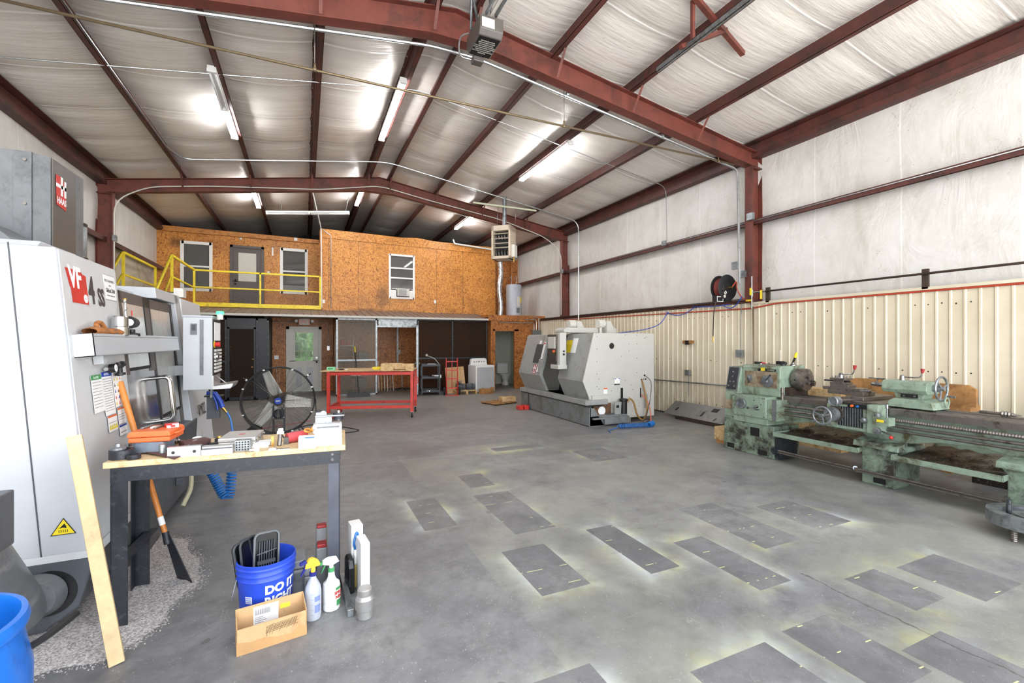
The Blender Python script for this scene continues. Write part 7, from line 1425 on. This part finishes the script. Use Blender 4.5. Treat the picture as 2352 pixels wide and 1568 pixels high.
mb.box(-0.05, 0.05, -0.012, -0.004, 0.105, 0.125).tube([(-0.055, -0.012, 0.165), (0.055, -0.012, 0.18)], 0.003, n=5); mb.lathe([(0.003, -0.014), (0.007, -0.014), (0.007, -0.01)], c=(-0.005, 0, 0.172), ax='y', n=12); mb.build('louvers', t1)
tray(-0.29, 3.13, 0.19, -0.1, -0.02, 0.95, 'black dirty tray, middle one of the three in the bucket', 0.13, 0.28)
tray(-0.318, 3.13, 0.20, -0.05, -0.13, 0.95, 'black smooth tray, leftmost of the three in the bucket', 0.12, 0.27)
# cardboard box with label and scribble
cb = thing('cardboard_box', 'long open cardboard box with black scribble in front of the blue bucket', 'box', (-0.167, 2.85, 0), math.radians(9))
W_, D_, H_ = 0.17, 0.062, 0.175
MB().m('card').box(-W_, W_, -D_, -D_+0.004, 0, 0.137).build('side', cb); MB().m('card').box(-W_, W_, D_-0.004, D_, 0, H_+0.012).build('side', cb)
MB().m('card').prism([(-D_, 0), (D_, 0), (D_, H_+0.012), (-D_, 0.137)], 'x', -W_, -W_+0.004).build('end', cb); MB().m('card').prism([(-D_, 0), (D_, 0), (D_, H_+0.012), (-D_, 0.137)], 'x', W_-0.004, W_).build('end', cb); MB().m('card').box(-W_, W_, -D_, D_, 0, 0.004).build('bottom', cb)
MB().m('stain' if 'stain' in MATS else paint('stain', (186, 144, 96), 0.75)).prism([(-W_, 0.0), (W_, 0.0), (W_, 0.05), (0.13, 0.062), (0.09, 0.035), (0.02, 0.04), (-0.04, 0.058), (-0.1, 0.055), (-W_, 0.07)], 'y', -D_-0.0006, -D_).build('water_stain', cb)
random.seed(9); mb = MB().m('blk')
for k in range(12):
    x = -0.03+0.012*k; mb.tube([(x, -D_-0.001, 0.075+random.uniform(-.01, .01)), (x+0.02, -D_-0.001, 0.115+random.uniform(-.01, .01))], 0.0007, n=3)
for k in range(7):
    z = 0.078+0.006*k; mb.tube([(-0.03+random.uniform(-.01, .01), -D_-0.0012, z), (0.05, -D_-0.0012, z+random.uniform(0, .012)), (0.12+random.uniform(-.01, .01), -D_-0.0012, z+0.006)], 0.0007, n=3)
mb.tube([(-0.03, -D_-0.001, 0.06), (-0.028, -D_-0.001, 0.115)], 0.001, n=3); mb.build('scribble', cb)
q = MB().m('paper').box(-0.085, 0.04, D_-0.0052, D_-0.004, 0.03, 0.172).m('dkgrey')
for k in range(22): q.box(-0.078+k*0.0036, -0.078+k*0.0036+(0.002 if k % 3 else 0.001), D_-0.0056, D_-0.0052, 0.125, 0.155)
for k in range(6): q.box(-0.078, -0.02-0.008*(k % 3), D_-0.0056, D_-0.0052, 0.06+k*0.01, 0.062+k*0.01)
q.build('shipping_label', cb); MB().m('ylab' if 'ylab' in MATS else paint('ylab', (226, 226, 60), 0.6)).box(0.05, 0.1, D_-0.0052, D_-0.004, 0.125, 0.15).build('sticker', cb)
# spray bottles
s1 = thing('spray_bottle', 'clear spray bottle with yellow trigger head right of the cardboard box', 'spray bottle', (0.045, 2.965, 0), 0.35)
paint('fluid', (196, 204, 222), 0.25)
g = G('bottle'); g.b.inputs['Transmission Weight'].default_value = 0.35; g.b.inputs['Subsurface Weight'].default_value = 0.0; MATS['bottle'] = g.fin(srgb(206, 212, 224), 0.3)
MB().m('bottle').lathe([(0.036, 0), (0.043, 0.004), (0.046, 0.03), (0.046, 0.165), (0.042, 0.19), (0.03, 0.215), (0.018, 0.24), (0.016, 0.262)], n=36).build('bottle', s1)
MB().m('navy' if 'navy' in MATS else paint('navy', (36, 42, 120), 0.4)).lathe([(0.02, 0.255), (0.021, 0.275), (0.017, 0.277)], n=20).build('collar', s1)
MB().m('yellowp' if 'yellowp' in MATS else paint('yellowp', (240, 196, 60), 0.4)).lathe([(0.013, 0.275), (0.012, 0.31)], n=16).prism([(-0.05, 0.31), (-0.045, 0.335), (-0.02, 0.36), (0.0, 0.362), (0.025, 0.345), (0.04, 0.315), (0.036, 0.305)], 'y', -0.013, 0.013).build('spray_head', s1, bev=0.003)
MB().m('navy').prism([(-0.075, 0.335), (-0.075, 0.35), (-0.045, 0.36), (-0.035, 0.34)], 'y', -0.01, 0.01).prism([(-0.045, 0.335), (-0.035, 0.335), (-0.045, 0.3), (-0.07, 0.27), (-0.073, 0.275), (-0.055, 0.305)], 'y', -0.006, 0.006).build('trigger', s1)
q = MB().m('navyl' if 'navyl' in MATS else paint('navyl', (128, 142, 190), 0.5)); 
for k in range(5): q.tube([(0.0465*math.cos(a), 0.0465*math.sin(a), 0.04+k*0.03) for a in (math.radians(-130), math.radians(-118), math.radians(-106))], 0.0008, n=3)
for zz, hh in ((0.05, 0.045), (0.115, 0.03)): q.grid(lambda u, v, zz=zz, hh=hh: (0.0465*math.cos(math.radians(-100+45*u)), 0.0465*math.sin(math.radians(-100+45*u)), zz+hh*v), 8, 1)
q.build('print', s1)
s2 = thing('spray_bottle', 'white cleaner bottle with green and red label and white trigger', 'spray bottle', (0.15, 3.03, 0), 0.2)
MB().m('wht').lathe([(0.04, 0), (0.05, 0.004), (0.051, 0.03), (0.049, 0.04), (0.051, 0.05), (0.051, 0.14), (0.047, 0.16), (0.03, 0.175), (0.02, 0.2), (0.018, 0.23)], n=36).build('bottle', s2)
MB().m('green').lathe([(0.019, 0.228), (0.02, 0.25), (0.015, 0.252)], n=20).build('collar', s2)
MB().m('wht').prism([(-0.055, 0.285), (-0.052, 0.305), (-0.02, 0.318), (0.03, 0.312), (0.045, 0.28), (0.03, 0.277), (0.014, 0.27), (-0.014, 0.27)], 'y', -0.013, 0.013).lathe([(0.013, 0.25), (0.013, 0.275)], n=12).build('spray_head', s2, bev=0.003)
MB().m('green').prism([(-0.067, 0.283), (-0.067, 0.3), (-0.055, 0.302), (-0.055, 0.283)], 'y', -0.01, 0.01).prism([(-0.042, 0.28), (-0.032, 0.28), (-0.05, 0.245), (-0.062, 0.228)], 'y', -0.005, 0.005).build('trigger', s2)
q = MB()
for m_, z0, z1, a0, a1 in (('paper', 0.03, 0.14, -75, -15), ('green', 0.03, 0.065, -70, -18), ('green', 0.125, 0.142, -75, -15)): q.m(m_).grid(lambda u, v, z0=z0, z1=z1, a0=a0, a1=a1, o={'paper': .0012, 'green': .0018}[m_]: ((0.051+o)*math.cos(math.radians(a0+(a1-a0)*u)), (0.051+o)*math.sin(math.radians(a0+(a1-a0)*u)), z0+(z1-z0)*v), 8, 1)
def bent(mb, body, size, ang, z, r):
    q_ = MB(); q_.m(mb.mats[mb.cur]); q_.text(body, size, Matrix(), 0.0003, 0.001)
    for v in q_.b.verts: a = ang+v.co.x/r; zz = z+v.co.y; v.co = ((r+v.co.z)*math.cos(a), (r+v.co.z)*math.sin(a), zz)
    me = bpy.data.meshes.new('t'); q_.b.to_mesh(me); q_.b.free(); n0 = len(mb.b.faces); mb.b.from_mesh(me); mb.b.faces.ensure_lookup_table()
    for f in mb.b.faces[n0:]: f.material_index = mb.cur
    bpy.data.meshes.remove(me)
q.m('red'); bent(q, 'SPRAY', 0.026, math.radians(-45), 0.108, 0.0535); bent(q, 'NINE', 0.026, math.radians(-45), 0.082, 0.0535); q.build('label', s2)
# metal bar and stepped steel cylinder
tag(MB().m('galv').prism([(-0.018, 0.0), (0.018, 0), (0.018, 0.045), (-0.018, 0.045)], 'y', -0.24, 0.24).build('steel_bar', loc=(0.244, 3.12, 0.0), rot=(0, 0, 0.03), bev=0.003), 'flat steel bar lying on the floor beside the white cleaner bottle', 'bar')
tag(MB().m('steelr' if 'steelr' in MATS else paint('steelr', (176, 174, 172), 0.38, 0.7, var=0.05)).lathe([(0.042, 0), (0.046, 0.004), (0.046, 0.05), (0.054, 0.056), (0.054, 0.115), (0.05, 0.12), (0.048, 0.13), (0.043, 0.135), (0.043, 0.17), (0.038, 0.175)], n=48).build('steel_cylinder', loc=(0.328, 2.85, 0)), 'stepped machined steel cylinder standing on the floor', 'cylinder')
# cartons and cases
tag(MB().m('wht').box(-0.028, 0.028, -0.05, 0.1, 0, 0.345).m('ltpat' if 'ltpat' in MATS else paint('ltpat', (222, 216, 216), 0.6)).box(-0.026, 0.026, -0.04, 0.09, 0.345, 0.347).build('carton', loc=(0.352, 3.12, 0), rot=(0, 0, 0.1)), 'nearer white narrow carton standing beside the steel cylinder', 'carton')
cr = thing('carton', 'taller white carton with yellow fluid jug behind the nearer carton', 'carton', (0.315, 3.27, 0), 0.12)
MB().m('wht').box(-0.03, 0.045, -0.02, 0.09, 0, 0.40).build('box', cr); MB().m('jug' if 'jug' in MATS else paint('jug', (206, 178, 96), 0.35)).box(-0.03, 0.02, -0.06, -0.022, 0, 0.15).m('wht').box(-0.02, 0.02, -0.055, -0.025, 0.15, 0.25).build('jug', cr, bev=0.008); MB().m('hoseblu').tube(spline([(-0.01, -0.04, 0.25), (-0.02, -0.05, 0.3), (0.0, -0.04, 0.36), (0.015, -0.04, 0.3)]), 0.008).build('handle', cr)
tag(MB().m('blkgloss').prism([(-0.06, 0.0), (0.05, 0.0), (0.06, 0.02), (0.06, 0.2), (0.03, 0.23), (-0.04, 0.22), (-0.07, 0.17), (-0.07, 0.02)], 'x', -0.02, 0.02).build('tool_case', loc=(0.27, 3.2, 0), rot=(0, 0, 0.15), bev=0.01), 'small black plastic case beside the workbench\'s right leg', 'case')
for k, (x, y, h, w_, lab) in enumerate(((-0.035, 3.27, 0.26, 0.04, 'grey tool case just right of the blue bucket'), (0.03, 3.24, 0.22, 0.035, 'lower grey tool case behind the yellow spray bottle'))):
    t = thing('tool_case', lab, 'case', (x, y, 0)); MB().m('hgrey2' if 'hgrey2' in MATS else paint('hgrey2', (124, 126, 128), 0.5, var=0.08)).box(-w_, w_, -0.08, 0.1, 0, h-0.06).build('body', t, bev=0.01); MB().m('hgrey2').box(-w_, w_, -0.083, 0.1, h-0.056, h).build('lid', t, bev=0.01); MB().m('galv').box(-w_*0.5, w_*0.5, -0.09, -0.08, h-0.12, h-0.08).build('latch', t)
t = thing('tool_case', 'tall grey case with two red handles behind the workbench\'s right leg', 'case', (0.105, 3.36, 0))
MB().m('hgrey2').box(-0.035, 0.035, -0.06, 0.1, 0, 0.27).box(-0.035, 0.035, 0.0, 0.1, 0.27, 0.38).build('body', t, bev=0.01); MB().m('maroon').box(-0.03, 0.03, -0.065, 0.02, 0.27, 0.295).build('handle', t, bev=0.006); MB().m('maroon').box(-0.03, 0.03, -0.01, 0.05, 0.38, 0.40).build('handle', t, bev=0.006)
# lumber, shovel, barrel, absorbent
tag(MB().m('wood2' if 'wood2' in MATS else paint('wood2', (208, 182, 138), 0.65, dirt=(150, 120, 86), amt=0.08, scale=6, var=0.12)).box(-0.032, 0.032, -0.02, 0.02, 0, 1.20).build('lumber', loc=(-0.875, 2.96, 0), rot=(math.radians(-16.5), math.radians(-9.5), 0.25), bev=0.003), 'long pale timber leaning against the milling machine and bench', 'timber')
sv = thing('shovel', 'black bladed shovel with orange wooden handle leaning on the milling machine', 'shovel', (-0.80, 3.80, 0))
h0, h1 = Vector((-0.055, 0.0, 0.30)), Vector((-0.385, 0.26, 1.365))
MB().m('handle' if 'handle' in MATS else paint('handle', (206, 128, 56), 0.4, var=0.12)).tube([h0.lerp(h1, t/10) for t in range(11)], 0.017, n=12, rr=[0.015, .016, .017, .017, .018, .018, .0185, .0185, .019, .02, .02]).build('handle', sv); MB().m('paper').cyl(h0.lerp(h1, 0.09), h0.lerp(h1, 0.14), 0.0175).build('sticker', sv)
def bf(u, v): 
    w_ = 0.03+0.035*v; x = (u-0.5)*2*w_; return (x*0.75+0.04*v*0.5-0.05*(1-v)+0.035*v, -x*0.65-0.03*v, 0.32*(1-v)+0.004-(-0.02*math.cos(PI*(u-0.5)))*(1-0.3*v))
o = MB().m('blksteel').grid(bf, 10, 10).build('blade', sv); md = o.modifiers.new('s', 'SOLIDIFY'); md.thickness = 0.004
MB().m('blksteel').cyl((-0.052, 0.0, 0.27), h0+Vector((-0.012, 0.01, 0.05)), 0.021).build('socket', sv)
bb = thing('barrel', 'bright blue plastic barrel at the lower left corner', 'barrel', (-1.065, 1.93, 0))
paint('barblue', (24, 104, 196), 0.32, dirt=(20, 74, 150), amt=0.15, scale=8, var=0.05)
MB().m('barblue').lathe([(0.0001, 0.002), (0.225, 0.0), (0.24, 0.02), (0.265, 0.3), (0.268, 0.6), (0.25, 0.70), (0.245, 0.735), (0.258, 0.745), (0.262, 0.765), (0.255, 0.785), (0.24, 0.787), (0.235, 0.77), (0.24, 0.72), (0.225, 0.03), (0.0001, 0.03)], n=64).build('body', bb)
MB().m('blk').tube(spline([(0.20, 0.15, 0.605), (0.25, 0.19, 0.625), (0.28, 0.23, 0.64), (0.30, 0.265, 0.65)]), 0.013, n=6).build('handle', bb); MB().m('barblue').box(0.18, 0.215, 0.13, 0.18, 0.52, 0.62).build('handle_pocket', bb, bev=0.01)
g = G('granule'); v_ = g.vor(130); sp_ = g.n('SeparateColor'); g.l(v_, sp_.inputs[0]); c_ = g.ramp(sp_.outputs[0], [(0.0, srgb(128, 122, 122)), (0.5, srgb(172, 166, 164)), (1.0, srgb(206, 202, 200))]); g.bump(sp_.outputs[0], 0.9, 0.004); MATS['granule'] = g.fin(c_, 0.9)
outline = [(-1.75, 2.98), (-1.24, 3.02), (-0.98, 3.02), (-0.83, 3.12), (-0.78, 3.3), (-0.72, 3.55), (-0.66, 3.8), (-0.72, 4.02), (-0.8, 4.3), (-0.93, 4.6), (-1.1, 4.75)]
def gf(u, v):
    t = u*(len(outline)-1); i = min(int(t), len(outline)-2); f = t-i; a, b = outline[i], outline[i+1]
    ex, ey = a[0]+(b[0]-a[0])*f, a[1]+(b[1]-a[1])*f; ex += 0.02*math.sin(37*u); ey += 0.015*math.sin(53*u)
    cx, cy = -1.7+0.6*min(1, u*1.6), 3.4+1.3*u; x = ex+(cx-ex)*v; y = ey+(cy-ey)*v
    return (x, y, 0.001+0.022*min(1, v*3)+0.004*math.sin(40*x)*math.sin(33*y)*min(1, v*5))
tag(MB().m('granule').grid(gf, 60, 16).build('absorbent_granules', kind='stuff'), 'pale grey granular absorbent spread on the floor round the milling machine base', 'absorbent')
random.seed(4); mb = MB().m('granule')
for k in range(900):
    u = random.random(); p = Vector(gf(u, 0)); d = abs(random.gauss(0, 0.03)); c0 = Vector((-1.2, 3.9, 0)); q_ = p+(p-c0).normalized()*d; s_ = random.uniform(.0015, .0035); mb.box(q_.x-s_, q_.x+s_, q_.y-s_, q_.y+s_, 0.0005, 0.0005+s_)
o = mb.build('absorbent_crumbs', kind='stuff'); tag(o, 'scattered crumbs at the edge of the grey absorbent', 'absorbent')
